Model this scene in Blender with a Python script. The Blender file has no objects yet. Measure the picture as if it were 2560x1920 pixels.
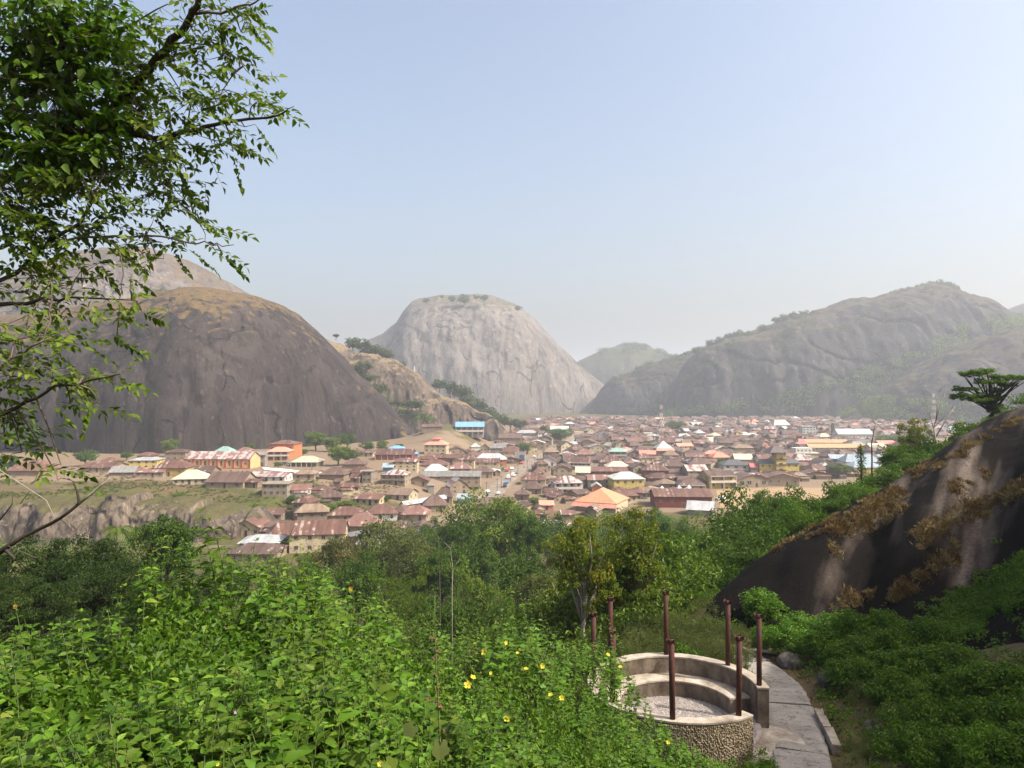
import bpy, math, random
import numpy as np
from mathutils import Vector, Matrix, Euler

# ------------------------------------------------------------------ camera, sky, sun, exposure
SC = bpy.context.scene
COL = SC.collection
F, CX, HY, CZ = 1862.0, 1280.0, 980.0, 45.0        # focal length in photo pixels, centre column, horizon row, eye height
cam_d = bpy.data.cameras.new('camera')
cam_d.sensor_width = 36.0
cam_d.lens = 36.0 * F / 2560.0
cam_d.shift_y = (HY - 960.0) / 2560.0
cam_d.clip_start, cam_d.clip_end = 0.1, 20000
cam = bpy.data.objects.new('camera', cam_d)
cam.location = (0, 0, CZ)
cam.rotation_euler = (math.radians(90), 0, 0)
COL.objects.link(cam)
SC.camera = cam

SUN_EL = math.radians(47)
SUN_AZ = (0.94, -0.34)                              # horizontal direction towards the sun
world = bpy.data.worlds.new('World')
SC.world = world
world.use_nodes = True
wn = world.node_tree
sky = wn.nodes.new('ShaderNodeTexSky')
sky.sky_type = 'NISHITA'
sky.sun_disc = False
sky.sun_elevation = SUN_EL
sky.sun_rotation = math.atan2(SUN_AZ[0], SUN_AZ[1])
sky.altitude = 300
sky.air_density = 1.12
sky.dust_density = 9.0
sky.ozone_density = 0.25
wn.links.new(sky.outputs[0], wn.nodes['Background'].inputs[0])
wn.nodes['Background'].inputs[1].default_value = 0.15

sun_d = bpy.data.lights.new('sun', 'SUN')
sun_d.energy = 4.0
sun_d.angle = math.radians(0.6)
sun_d.color = (1.0, 0.95, 0.86)
sun = bpy.data.objects.new('sun', sun_d)
n = math.hypot(*SUN_AZ)
sdir = Vector((SUN_AZ[0] / n * math.cos(SUN_EL), SUN_AZ[1] / n * math.cos(SUN_EL), math.sin(SUN_EL)))
sun.rotation_euler = (-sdir).to_track_quat('-Z', 'Y').to_euler()
sun.location = (60, -30, 200)
COL.objects.link(sun)

SC.view_settings.view_transform = 'Standard'
SC.view_settings.look = 'None'
SC.view_settings.exposure = 0.88
SC.view_settings.gamma = 1.0
SC.render.engine = 'CYCLES'
cy = SC.cycles
cy.max_bounces = 5
cy.diffuse_bounces = 2
cy.glossy_bounces = 1
cy.transmission_bounces = 3
cy.transparent_max_bounces = 4
cy.volume_bounces = 0
cy.use_denoising = True
cy.caustics_reflective = cy.caustics_refractive = False
cy.sample_clamp_indirect = 4.0
HAZE_DENSITY = 0.00027

# ------------------------------------------------------------------ helpers
rng = np.random.default_rng(7)
rnd = random.Random(11)

def P(px, py, D):
    return np.array([(px - CX) / F * D, D, CZ - (py - HY) / F * D])

def to_px(x, y, z):
    return CX + x / y * F, HY - (z - CZ) / y * F

def smooth(a, b, x):
    t = np.clip((np.asarray(x, float) - a) / (b - a), 0, 1)
    return t * t * (3 - 2 * t)

def _hash(ix, iy, s):
    h = (ix.astype(np.int64) * 374761393 + iy.astype(np.int64) * 668265263 + s * 974634777) & 0xffffffff
    h = ((h ^ (h >> 13)) * 1274126177) & 0xffffffff
    return ((h ^ (h >> 16)) & 0xffff) / 65535.0

def vnoise(x, y, s=0):
    x = np.asarray(x, float); y = np.asarray(y, float)
    x0, y0 = np.floor(x), np.floor(y)
    fx, fy = x - x0, y - y0
    fx = fx * fx * (3 - 2 * fx); fy = fy * fy * (3 - 2 * fy)
    a = _hash(x0, y0, s); b = _hash(x0 + 1, y0, s); c = _hash(x0, y0 + 1, s); d = _hash(x0 + 1, y0 + 1, s)
    return (a * (1 - fx) + b * fx) * (1 - fy) + (c * (1 - fx) + d * fx) * fy - 0.5

def fbm(x, y, s=0, o=4):
    t, a = 0.0, 1.0
    for i in range(o):
        t = t + a * vnoise(np.asarray(x) * 2 ** i, np.asarray(y) * 2 ** i, s + i * 17)
        a *= 0.5
    return t

def mesh_np(name, V, Fa, mats=(), rnd_face=None, mat_idx=None, shade=False):
    V = np.ascontiguousarray(V, dtype=np.float32); Fa = np.ascontiguousarray(Fa, dtype=np.int32)
    me = bpy.data.meshes.new(name)
    nf, k = Fa.shape
    me.vertices.add(len(V)); me.vertices.foreach_set('co', V.ravel())
    me.loops.add(nf * k); me.loops.foreach_set('vertex_index', Fa.ravel())
    me.polygons.add(nf)
    me.polygons.foreach_set('loop_start', np.arange(0, nf * k, k, dtype=np.int32))
    me.polygons.foreach_set('loop_total', np.full(nf, k, dtype=np.int32))
    if mat_idx is not None: me.polygons.foreach_set('material_index', np.asarray(mat_idx, dtype=np.int32))
    me.polygons.foreach_set('use_smooth', np.full(nf, shade, dtype=bool))
    for m in mats: me.materials.append(m)
    if rnd_face is not None:
        at = me.attributes.new('rnd', 'FLOAT', 'FACE')
        at.data.foreach_set('value', np.asarray(rnd_face, dtype=np.float32))
    me.update(calc_edges=True)
    return me

def add(name, me, parent=None, loc=None, rot=None, scale=None):
    o = bpy.data.objects.new(name, me)
    COL.objects.link(o)
    if parent is not None: o.parent = parent
    if loc is not None: o.location = [float(v) for v in loc]
    if rot is not None: o.rotation_euler = rot
    if scale is not None: o.scale = (scale, scale, scale) if np.isscalar(scale) else scale
    return o

USED = {}
def tag(o, label, cat, group=None):
    o['label'] = label; o['category'] = cat
    if group: o['group'] = group
    USED[label] = USED.get(label, 0) + 1
    return o

def struct(o, label=None, kind='structure'):
    o['kind'] = kind
    if label: o['label'] = label
    return o

def empty(name, loc, rz=0.0, s=1.0):
    o = bpy.data.objects.new(name, None)
    o.empty_display_size = 0.3
    COL.objects.link(o)
    o.location = [float(v) for v in loc]; o.rotation_euler = (0, 0, rz); o.scale = (s, s, s)
    return o

class MB:
    """collects polygons, builds one mesh"""
    def __init__(s): s.v, s.f, s.m = [], [], []
    def poly(s, pts, m=0):
        i = len(s.v); s.v += [tuple(map(float, p)) for p in pts]; s.f.append(tuple(range(i, i + len(pts)))); s.m.append(m)
    def mesh(s, v, f, m=0):
        i = len(s.v); s.v += [tuple(map(float, p)) for p in v]
        for q in f: s.f.append(tuple(i + k for k in q)); s.m.append(m)
    def box(s, x0, x1, y0, y1, z0, z1, m=0):
        s.mesh([(x0, y0, z0), (x1, y0, z0), (x1, y1, z0), (x0, y1, z0), (x0, y0, z1), (x1, y0, z1), (x1, y1, z1), (x0, y1, z1)],
               [(0, 3, 2, 1), (4, 5, 6, 7), (0, 1, 5, 4), (1, 2, 6, 5), (2, 3, 7, 6), (3, 0, 4, 7)], m)
    def tube(s, pts, radii, k=6, m=0, cap=True):
        pts = [Vector(p) for p in pts]; n = len(pts); rings = []
        up = Vector((0.31, 0.17, 0.93))
        for i, p in enumerate(pts):
            d = (pts[min(i + 1, n - 1)] - pts[max(i - 1, 0)])
            d = d.normalized() if d.length > 1e-9 else Vector((0, 0, 1))
            a = d.cross(up)
            if a.length < 1e-4: a = d.cross(Vector((1, 0, 0)))
            a.normalize(); b = d.cross(a)
            r = radii[i] if not np.isscalar(radii) else radii
            rings.append([p + a * (r * math.cos(2 * math.pi * j / k)) + b * (r * math.sin(2 * math.pi * j / k)) for j in range(k)])
        v = [q for rg in rings for q in rg]; f = []
        for i in range(n - 1):
            for j in range(k):
                f.append((i * k + j, i * k + (j + 1) % k, (i + 1) * k + (j + 1) % k, (i + 1) * k + j))
        if cap:
            f.append(tuple(range(k - 1, -1, -1))); f.append(tuple((n - 1) * k + j for j in range(k)))
        s.mesh(v, f, m)
    def build(s, name, mats, smooth_=False):
        me = bpy.data.meshes.new(name); me.from_pydata(s.v, [], s.f)
        for m in (mats if isinstance(mats, (list, tuple)) else [mats]): me.materials.append(m)
        if max(s.m, default=0) > 0: me.polygons.foreach_set('material_index', s.m)
        if smooth_: me.polygons.foreach_set('use_smooth', [True] * len(s.f))
        me.update()
        return me

# ------------------------------------------------------------------ materials
class NT:
    def __init__(s, name):
        s.mat = bpy.data.materials.new(name); s.mat.use_nodes = True
        s.t = s.mat.node_tree; s.b = s.t.nodes['Principled BSDF']; s.out = s.t.nodes['Material Output']
    def n(s, typ, **kw):
        nd = s.t.nodes.new('ShaderNode' + typ)
        for k, v in kw.items(): setattr(nd, k, v)
        return nd
    def l(s, a, b): s.t.links.new(a, b)
    def obj(s): return s.n('TexCoord').outputs['Object']
    def pos(s): return s.n('NewGeometry').outputs['Position']
    def noise(s, vec, scale, detail=4.0, rough=0.55, vs=None, off=None):
        if vs or off is not None:
            mp = s.n('Mapping'); s.l(vec, mp.inputs[0])
            if vs: mp.inputs['Scale'].default_value = vs
            if off is not None: s.l(off, mp.inputs['Location'])
            vec = mp.outputs[0]
        nd = s.n('TexNoise'); nd.inputs['Scale'].default_value = scale; nd.inputs['Detail'].default_value = detail
        nd.inputs['Roughness'].default_value = rough; s.l(vec, nd.inputs['Vector'])
        return nd.outputs['Fac']
    def ramp(s, fac, stops, interp='LINEAR'):
        r = s.n('ValToRGB'); r.color_ramp.interpolation = interp
        el = r.color_ramp.elements
        while len(el) < len(stops): el.new(0.5)
        for e, (p, c) in zip(el, stops):
            e.position = p; e.color = (*c, 1) if not np.isscalar(c) else (c, c, c, 1)
        s.l(fac, r.inputs[0]); return r.outputs[0]
    def mix(s, fac, a, b, typ='MIX'):
        m = s.n('MixRGB', blend_type=typ)
        for i, v in ((0, fac), (1, a), (2, b)):
            if hasattr(v, 'links'): s.l(v, m.inputs[i])
            else: m.inputs[i].default_value = v if np.isscalar(v) else (*v, 1)
        return m.outputs[0]
    def math(s, op, a, b=0.0):
        m = s.n('Math', operation=op)
        for i, v in ((0, a), (1, b)):
            if hasattr(v, 'links'): s.l(v, m.inputs[i])
            else: m.inputs[i].default_value = v
        return m.outputs[0]
    def bump(s, h, strength=0.4, dist=0.1):
        b = s.n('Bump'); b.inputs['Strength'].default_value = strength; b.inputs['Distance'].default_value = dist
        s.l(h, b.inputs['Height']); s.l(b.outputs[0], s.b.inputs['Normal'])
    def fin(s, col, rough=0.85, spec=0.25):
        if hasattr(col, 'links'): s.l(col, s.b.inputs['Base Color'])
        else: s.b.inputs['Base Color'].default_value = (*col, 1)
        s.b.inputs['Roughness'].default_value = rough
        s.b.inputs['Specular IOR Level'].default_value = spec
        return s.mat

def leaf_mat(name, stops, trans=0.35, rough=0.5, tint=1.25):
    m = NT(name)
    at = m.n('Attribute', attribute_name='rnd')
    oi = m.n('ObjectInfo')
    f = m.math('FRACT', m.math('ADD', at.outputs['Fac'], m.math('MULTIPLY', oi.outputs['Random'], 0.13)))
    c = m.ramp(f, stops)
    m.fin(c, rough, 0.18)
    tr = m.n('BsdfTranslucent')
    c2 = m.mix(1.0, c, (tint * 1.1, tint * 1.25, tint * 0.45), 'MULTIPLY')
    m.l(c2, tr.inputs[0])
    mx = m.n('MixShader'); mx.inputs[0].default_value = trans
    m.l(m.b.outputs[0], mx.inputs[1]); m.l(tr.outputs[0], mx.inputs[2]); m.l(mx.outputs[0], m.out.inputs[0])
    return m.mat

def plain_mat(name, c, rough=0.85, var=0.25, scale=1.5, spec=0.25, dirt=None):
    m = NT(name)
    oi = m.n('ObjectInfo')
    nz = m.noise(m.obj(), scale, 5)
    c2 = tuple(max(0.0, v * (1 - var)) for v in c); c3 = tuple(v * (1 + var * 0.5) for v in c)
    col = m.ramp(nz, [(0.3, c2), (0.72, c3)])
    col = m.mix(m.math('MULTIPLY', oi.outputs['Random'], 0.22), col, tuple(v * 0.62 for v in c))
    if dirt: col = m.mix(m.ramp(m.noise(m.obj(), scale * 3.1, 6), [(0.5, 0.0), (0.68, 0.8)]), col, dirt)
    return m.fin(col, rough, spec)

def rock_mat(name, dark, light, grass, gcov=0.5, streak=0.03, lightness=0.5, patch=(0.45, 0.62), vz=0.16, gnz=0.72, crack=0.03):
    m = NT(name)
    p = m.pos()
    wob = m.n('TexNoise'); wob.inputs['Scale'].default_value = streak * 2.5; wob.inputs['Detail'].default_value = 4; m.l(p, wob.inputs['Vector'])
    va = m.n('VectorMath', operation='MULTIPLY_ADD'); m.l(wob.outputs['Color'], va.inputs[0]); va.inputs[1].default_value = (0.5 / streak,) * 3; m.l(p, va.inputs[2])
    pw_ = va.outputs[0]
    st = m.noise(p, streak, 5, 0.6, vs=(1, 1, vz))
    bl = m.noise(p, streak * 0.35, 4, 0.6)
    fac = m.math('ADD', m.math('MULTIPLY', st, 0.62), m.math('MULTIPLY', bl, 0.38))
    col = m.ramp(fac, [(lightness - 0.12, dark), (lightness + 0.14, light)])
    fine = m.noise(p, streak * 9, 8, 0.75, vs=(1, 1, 0.5))
    col = m.mix(0.8, col, m.ramp(fine, [(0.3, 0.35), (0.7, 1.15)]), 'MULTIPLY')
    # dark water stains and pale runs down the face
    wt = m.noise(p, streak * 5, 4, 0.6, vs=(1, 1, 0.035))
    col = m.mix(m.ramp(wt, [(0.36, 0.75), (0.46, 0.0)]), col, tuple(v * 0.45 for v in dark))
    col = m.mix(m.ramp(wt, [(0.60, 0.0), (0.68, 0.5)]), col, tuple(min(1, v * 1.25) for v in light))
    sp = m.noise(p, streak * 7, 5, 0.6, vs=(1, 1, 0.45))
    col = m.mix(m.ramp(sp, [(0.63, 0.0), (0.67, 0.75)]), col, tuple(min(1, v * 1.5) for v in light))
    # joints
    vo = m.n('TexVoronoi', feature='DISTANCE_TO_EDGE'); vo.inputs['Scale'].default_value = crack
    mp = m.n('Mapping'); mp.inputs['Scale'].default_value = (1, 1, 0.55); m.l(pw_, mp.inputs[0]); m.l(mp.outputs[0], vo.inputs['Vector'])
    cr = m.ramp(vo.outputs['Distance'], [(0.0, 1.0), (0.022, 0.0)])
    gate = m.ramp(m.noise(p, streak * 1.3, 3), [(0.47, 0.0), (0.56, 0.85)])
    crk = m.mix(1.0, cr, gate, 'MULTIPLY')
    col = m.mix(crk, col, tuple(v * 0.25 for v in dark))
    geo = m.n('NewGeometry'); sx = m.n('SeparateXYZ'); m.l(geo.outputs['Normal'], sx.inputs[0])
    g = m.noise(p, streak * 3.6, 6, 0.7)
    g = m.math('ADD', m.math('MULTIPLY', m.math('SUBTRACT', sx.outputs['Z'], gnz), 0.9), g)
    col = m.mix(m.ramp(g, [(patch[0] + 0.5 - gcov, 0.0), (patch[1] + 0.5 - gcov, 0.85)]), col, m.mix(0.7, grass, m.ramp(fine, [(0.3, 0.35), (0.7, 1.2)]), 'MULTIPLY'))
    h = m.math('SUBTRACT', m.math('ADD', st, m.math('MULTIPLY', fine, 0.6)), m.math('MULTIPLY', crk, 0.5))
    m.bump(h, 0.8, 0.09 / streak)
    return m.fin(col, 0.92, 0.1)
# ------------------------------------------------------------------ terrain
PATH_C = [(5.6, 9.0, 38.9), (6.6, 14.0, 37.0), (7.35, 18.6, 35.65), (8.1, 21.0, 35.35), (8.75, 23.3, 35.2), (9.2, 25.2, 35.05), (9.25, 27.3, 34.9), (9.0, 29.8, 34.7)]
CP = np.array([
 # under and behind the viewer, the bank of weeds
 (0, 0, 43.2), (0, -15, 46), (-20, -10, 44), (-45, -20, 44), (22, -18, 56), (-1.2, 3, 42.4), (-2.6, 5, 42.2), (-3.6, 8, 41.7), (-5, 6, 42.1),
 (0.3, 4, 41.9), (1.4, 7, 40.4), (-0.8, 9, 40.6), (3, 8, 39.8), (5, 12, 37.6), (2.4, 13, 38.0), (1.6, 17, 36.7), (3.2, 17.6, 35.7),
 (-4, 13, 37.2), (-4, 20, 31), (-12, 12, 39), (-14, 22, 30), (-24, 25, 29), (-60, 15, 36),
 # the round shelter and the path
 (4.7, 21.4, 35.45), (2.2, 20, 35.4), (2.2, 23.5, 35.0), (4.7, 25, 35.1), (4.7, 18.6, 35.5), (6.7, 18, 35.7), (7.4, 16, 36.2), (8.5, 21, 35.3), (8.5, 24, 35.05),
 (8.4, 28, 34.7), (7.5, 13, 37.3), (6.8, 9, 38.7), (5, 29, 34.0), (6, 33, 33.5), (2, 28, 33.0), (5, 40, 30.3), (8.0, 38.5, 31.6),
 # bank right of the path up to the rock foot
 (10.3, 19, 35.8), (11.5, 15, 37.4), (9.2, 10, 39.6), (10.4, 25, 35.1), (13.0, 24, 35.5), (13.5, 20, 36.9), (16.5, 24, 37.4), (12.5, 30, 34.9), (17, 31, 36.2),
 # rock crest as seen from the camera
 (9.2, 34.5, 35.2), (12.0, 36, 36.7), (14.7, 38, 37.5), (17.6, 40, 38.3), (20.8, 42, 39.2), (24.1, 44, 40.5), (28.3, 47, 41.9), (32.2, 50, 42.9), (36.4, 53, 43.3),
 # face of the hill right of the frame, and the high ridge that shades it
 (24, 28, 42.5), (30, 36, 44.0), (38, 44, 48), (22, 10, 50), (32, 12, 64), (45, -2, 78.5), (50, 10, 79.3), (57, 20, 79.3), (65, 31, 78), (76, 46, 78), (38, -25, 80), (95, 60, 82), (70, -10, 84), (110, 20, 86), (48, 60, 47), (60, 72, 51),
 # behind the crest
 (11, 46, 29), (14, 50, 31.0), (19, 50, 33.2), (24, 55, 35.0), (33, 60, 36.5), (41.5, 66, 38.4), (49.5, 74, 41), (10, 80, 16), (25, 90, 20), (42, 98, 25), (62, 105, 32),
 (20, 125, 5), (45, 135, 9), (0, 120, 4), (85, 130, 26), (30, 175, 0), (62, 190, 2), (110, 190, 14), (0, 175, 0), (140, 240, 6), (90, 250, 0),
 # left valley side
 (-5, 33, 26), (-16, 42, 22.5), (-32, 62, 14), (-62, 60, 15), (-10, 62, 20), (-8, 100, 11), (-42, 112, 4), (-5, 145, 3), (-75, 125, 0), (-105, 200, 0), (-35, 205, 0), (0, 225, 0), (-105, 60, 20), (-130, 125, 3),
 (40, 240, 0), (-150, 230, 0), (-60, 170, 0), (0, 300, 0), (60, 320, 0), (-90, 300, 0), (140, 320, 0), (-160, 320, 0), (0, 360, 0), (-150, 380, 0), (150, 380, 0),
], float)

def _tps_fit(C):
    n = len(C); d = np.hypot(C[:, None, 0] - C[None, :, 0], C[:, None, 1] - C[None, :, 1])
    K = d * d * np.log(d + 1e-9) + np.eye(n) * 0.15
    Pm = np.c_[np.ones(n), C[:, 0], C[:, 1]]
    A = np.block([[K, Pm], [Pm.T, np.zeros((3, 3))]])
    return np.linalg.solve(A, np.r_[C[:, 2], 0, 0, 0])
TPW = _tps_fit(CP)
def tps(x, y):
    x = np.asarray(x, float); y = np.asarray(y, float); sh = np.broadcast(x, y).shape
    x = np.broadcast_to(x, sh).ravel(); y = np.broadcast_to(y, sh).ravel()
    z = TPW[-3] + TPW[-2] * x + TPW[-1] * y
    for i in range(len(CP)):
        d2 = (x - CP[i, 0]) ** 2 + (y - CP[i, 1]) ** 2
        z = z + TPW[i] * d2 * 0.5 * np.log(d2 + 1e-9)
    return z.reshape(sh)

def shelf_front(x):      # front edge of the raised bank of bare rock at the left
    return 230 + 0.05 * (x + 90) + 9 * vnoise(x * 0.06, 0.3, 5) + 5 * vnoise(x * 0.17, 4.3, 9)

def town_z(x, y):
    x = np.asarray(x, float); y = np.asarray(y, float)
    edge = -36 - 0.02 * (y - 240)
    side = smooth(edge + 22, edge - 14, x)
    z = (8.6 + 2.2 * smooth(300, 245, y)) * side * smooth(shelf_front(x) + 2 - 25 * smooth(-92, -72, x), shelf_front(x) + 18 + 80 * smooth(-92, -72, x), y)
    z = z + 0.9 * fbm(x * 0.02, y * 0.02, 3, 3) * side
    # rise towards the foot of the left ridge
    z = z + 14.0 * np.exp(-(((x + 42) / 30.0) ** 2 + ((y - 560) / 62.0) ** 2))
    return z

def G(x, y):
    x = np.asarray(x, float); y = np.asarray(y, float)
    w = smooth(215, 300, y) + smooth(120, 190, np.abs(x - 5)) * smooth(60, 120, y)
    w = np.clip(w, 0, 1)
    far = smooth(-40, -150, y)
    xc, yc = np.clip(x, -165, 165), np.clip(y, -45, 385)
    zn = tps(xc, yc)
    # level pad of the round shelter
    r = np.hypot(x - 4.75, y - 21.4)
    zn = zn + (35.45 - zn) * (1 - smooth(2.6, 4.2, r))
    # bed of the path
    best = np.full(np.broadcast(x, y).shape, 1e9); zp = np.zeros_like(best)
    for (a, b) in zip(PATH_C[:-1], PATH_C[1:]):
        ax, ay, az = a; bx, by, bz = b
        t = np.clip(((x - ax) * (bx - ax) + (y - ay) * (by - ay)) / ((bx - ax) ** 2 + (by - ay) ** 2), 0, 1)
        d = np.hypot(x - ax - t * (bx - ax), y - ay - t * (by - ay))
        zp = np.where(d < best, az + t * (bz - az), zp); best = np.minimum(best, d)
    zn = zn + (zp - 0.12 - zn) * (1 - smooth(0.75, 1.7, best))
    zn = zn + 0.25 * fbm(x * 0.35, y * 0.35, 8, 3) * smooth(3.0, 5.5, r) * smooth(1.0, 2.2, best)
    zt = town_z(x, y)
    z = zn * (1 - w) + zt * w
    return z

_DS = np.concatenate([np.arange(2, 60, 0.1), np.arange(60, 300, 0.5), np.arange(300, 2500, 2.0)])
def hit(px, py, lift=0.0):
    """first point of the ground along the sight line of a photo pixel"""
    x = (px - CX) / F * _DS; z = CZ - (py - HY) / F * _DS
    g = G(x, _DS) + lift
    k = np.argmax(z < g)
    if not (z < g).any(): k = len(_DS) - 1
    return x[k], _DS[k], G(x[k], _DS[k])

def ground_axis(segs):
    out = [np.arange(a, b, s) for a, b, s in segs]
    return np.unique(np.round(np.concatenate(out), 4))

def grid_mesh(name, xs, ys, zf, mats, shade=True):
    X, Y = np.meshgrid(xs, ys); Z = zf(X, Y)
    V = np.c_[X.ravel(), Y.ravel(), Z.ravel()]
    nx, ny = len(xs), len(ys); i = np.arange(nx * ny).reshape(ny, nx)
    Fq = np.c_[i[:-1, :-1].ravel(), i[:-1, 1:].ravel(), i[1:, 1:].ravel(), i[1:, :-1].ravel()]
    return mesh_np(name, V, Fq, mats, shade=shade), V, Fq

# soil, with dry grass and weeds on the slopes
m = NT('ground_soil')
p = m.pos()
n1 = m.noise(p, 0.05, 6, 0.6); n2 = m.noise(p, 0.9, 5, 0.6); n3 = m.noise(p, 0.018, 4, 0.6)
soil = m.ramp(n2, [(0.3, (0.12, 0.085, 0.055)), (0.7, (0.225, 0.165, 0.105))])
soil = m.mix(m.ramp(n3, [(0.4, 0.0), (0.6, 0.7)]), soil, (0.185, 0.14, 0.10))
grass = m.ramp(n2, [(0.3, (0.035, 0.048, 0.012)), (0.7, (0.095, 0.088, 0.03))])
dry = m.ramp(n2, [(0.3, (0.07, 0.046, 0.024)), (0.7, (0.155, 0.11, 0.058))])
grass = m.mix(m.ramp(n1, [(0.45, 0.0), (0.6, 1.0)]), grass, dry)
at = m.n('Attribute', attribute_name='green')
gf = m.math('ADD', at.outputs['Fac'], m.math('MULTIPLY', m.math('SUBTRACT', n1, 0.5), 1.3))
col = m.mix(m.ramp(gf, [(0.42, 0.0), (0.56, 1.0)]), soil, grass)
m.bump(m.math('ADD', n2, n1), 0.5, 0.25)
M_GROUND = m.fin(col, 0.95, 0.1)

gx_ = ground_axis([(-6000, -400, 400), (-400, -160, 16), (-160, -24, 2.5), (-24, 12, 0.5), (12, 60, 1.0), (60, 160, 4), (160, 400, 16), (400, 6001, 400)])
gy_ = ground_axis([(-800, -40, 60), (-40, 0, 3), (0, 34, 0.5), (34, 70, 1.0), (70, 230, 3), (230, 300, 1.5), (300, 480, 5), (480, 1300, 25), (1300, 9001, 350)])
ROCK_EDGE = np.array([(8.0, 32.5), (10.5, 31.2), (13.5, 29.6), (15.2, 26.2), (16.0, 22.6), (18, 18), (22, 11), (27, 2), (30, -14), (36, -40), (125, -40), (125, 62), (98, 66), (80, 56), (66, 55), (52, 60.5), (44, 59.5), (36.6, 54.6), (32.2, 51.4), (28.3, 48.3), (24.1, 45.2), (20.8, 43.2), (17.6, 41.1), (14.7, 39.0), (12.0, 37.2), (9.4, 35.6)])
def edge_dist(x, y, Pg):
    """signed distance to a closed polygon, positive inside"""
    sh = x.shape; x = x.ravel(); y = y.ravel()
    best = np.full(x.shape, 1e9); ins = np.zeros(x.shape, bool)
    n = len(Pg)
    for i in range(n):
        (ax, ay), (bx, by) = Pg[i], Pg[(i + 1) % n]
        t = np.clip(((x - ax) * (bx - ax) + (y - ay) * (by - ay)) / ((bx - ax) ** 2 + (by - ay) ** 2), 0, 1)
        best = np.minimum(best, np.hypot(x - ax - t * (bx - ax), y - ay - t * (by - ay)))
        c = ((ay > y) != (by > y))
        with np.errstate(divide='ignore', invalid='ignore'):
            xi = (bx - ax) * (y - ay) / (by - ay) + ax
        ins ^= c & (x < xi)
    return np.where(ins, best, -best).reshape(sh)
me, V, Fq = grid_mesh('ground', gx_, gy_, lambda x, y: G(x, y) - 2.5 * smooth(0.4, 3.0, edge_dist(x, y, ROCK_EDGE)), [M_GROUND])
gr = np.full(len(V), 0.30)
x, y = V[:, 0], V[:, 1]
gr = np.maximum(gr, 0.9 * smooth(262, 215, y + 0.35 * np.clip(-x, 0, 120)))
gr = np.maximum(gr, 0.85 * smooth(292, 268, y) * smooth(-22, -2, x))
gr = np.maximum(gr, 0.80 * smooth(300, 262, y) * smooth(-30, -44, x) * smooth(222, 236, y))
gr = np.maximum(gr, 0.66 * smooth(335, 290, y) * smooth(-60, -80, x))
gr = np.maximum(gr, 0.75 * np.exp(-(((x + 72) / 22.) ** 2 + ((y - 262) / 26.) ** 2)))
gr = np.maximum(gr, 0.62 * np.exp(-(((x + 42) / 34.) ** 2 + ((y - 545) / 70.) ** 2)))
gr = np.maximum(gr, 0.7 * smooth(1000, 1150, y))
at = me.attributes.new('green', 'FLOAT', 'POINT'); at.data.foreach_set('value', gr.astype(np.float32))
struct(add('ground', me))

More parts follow.
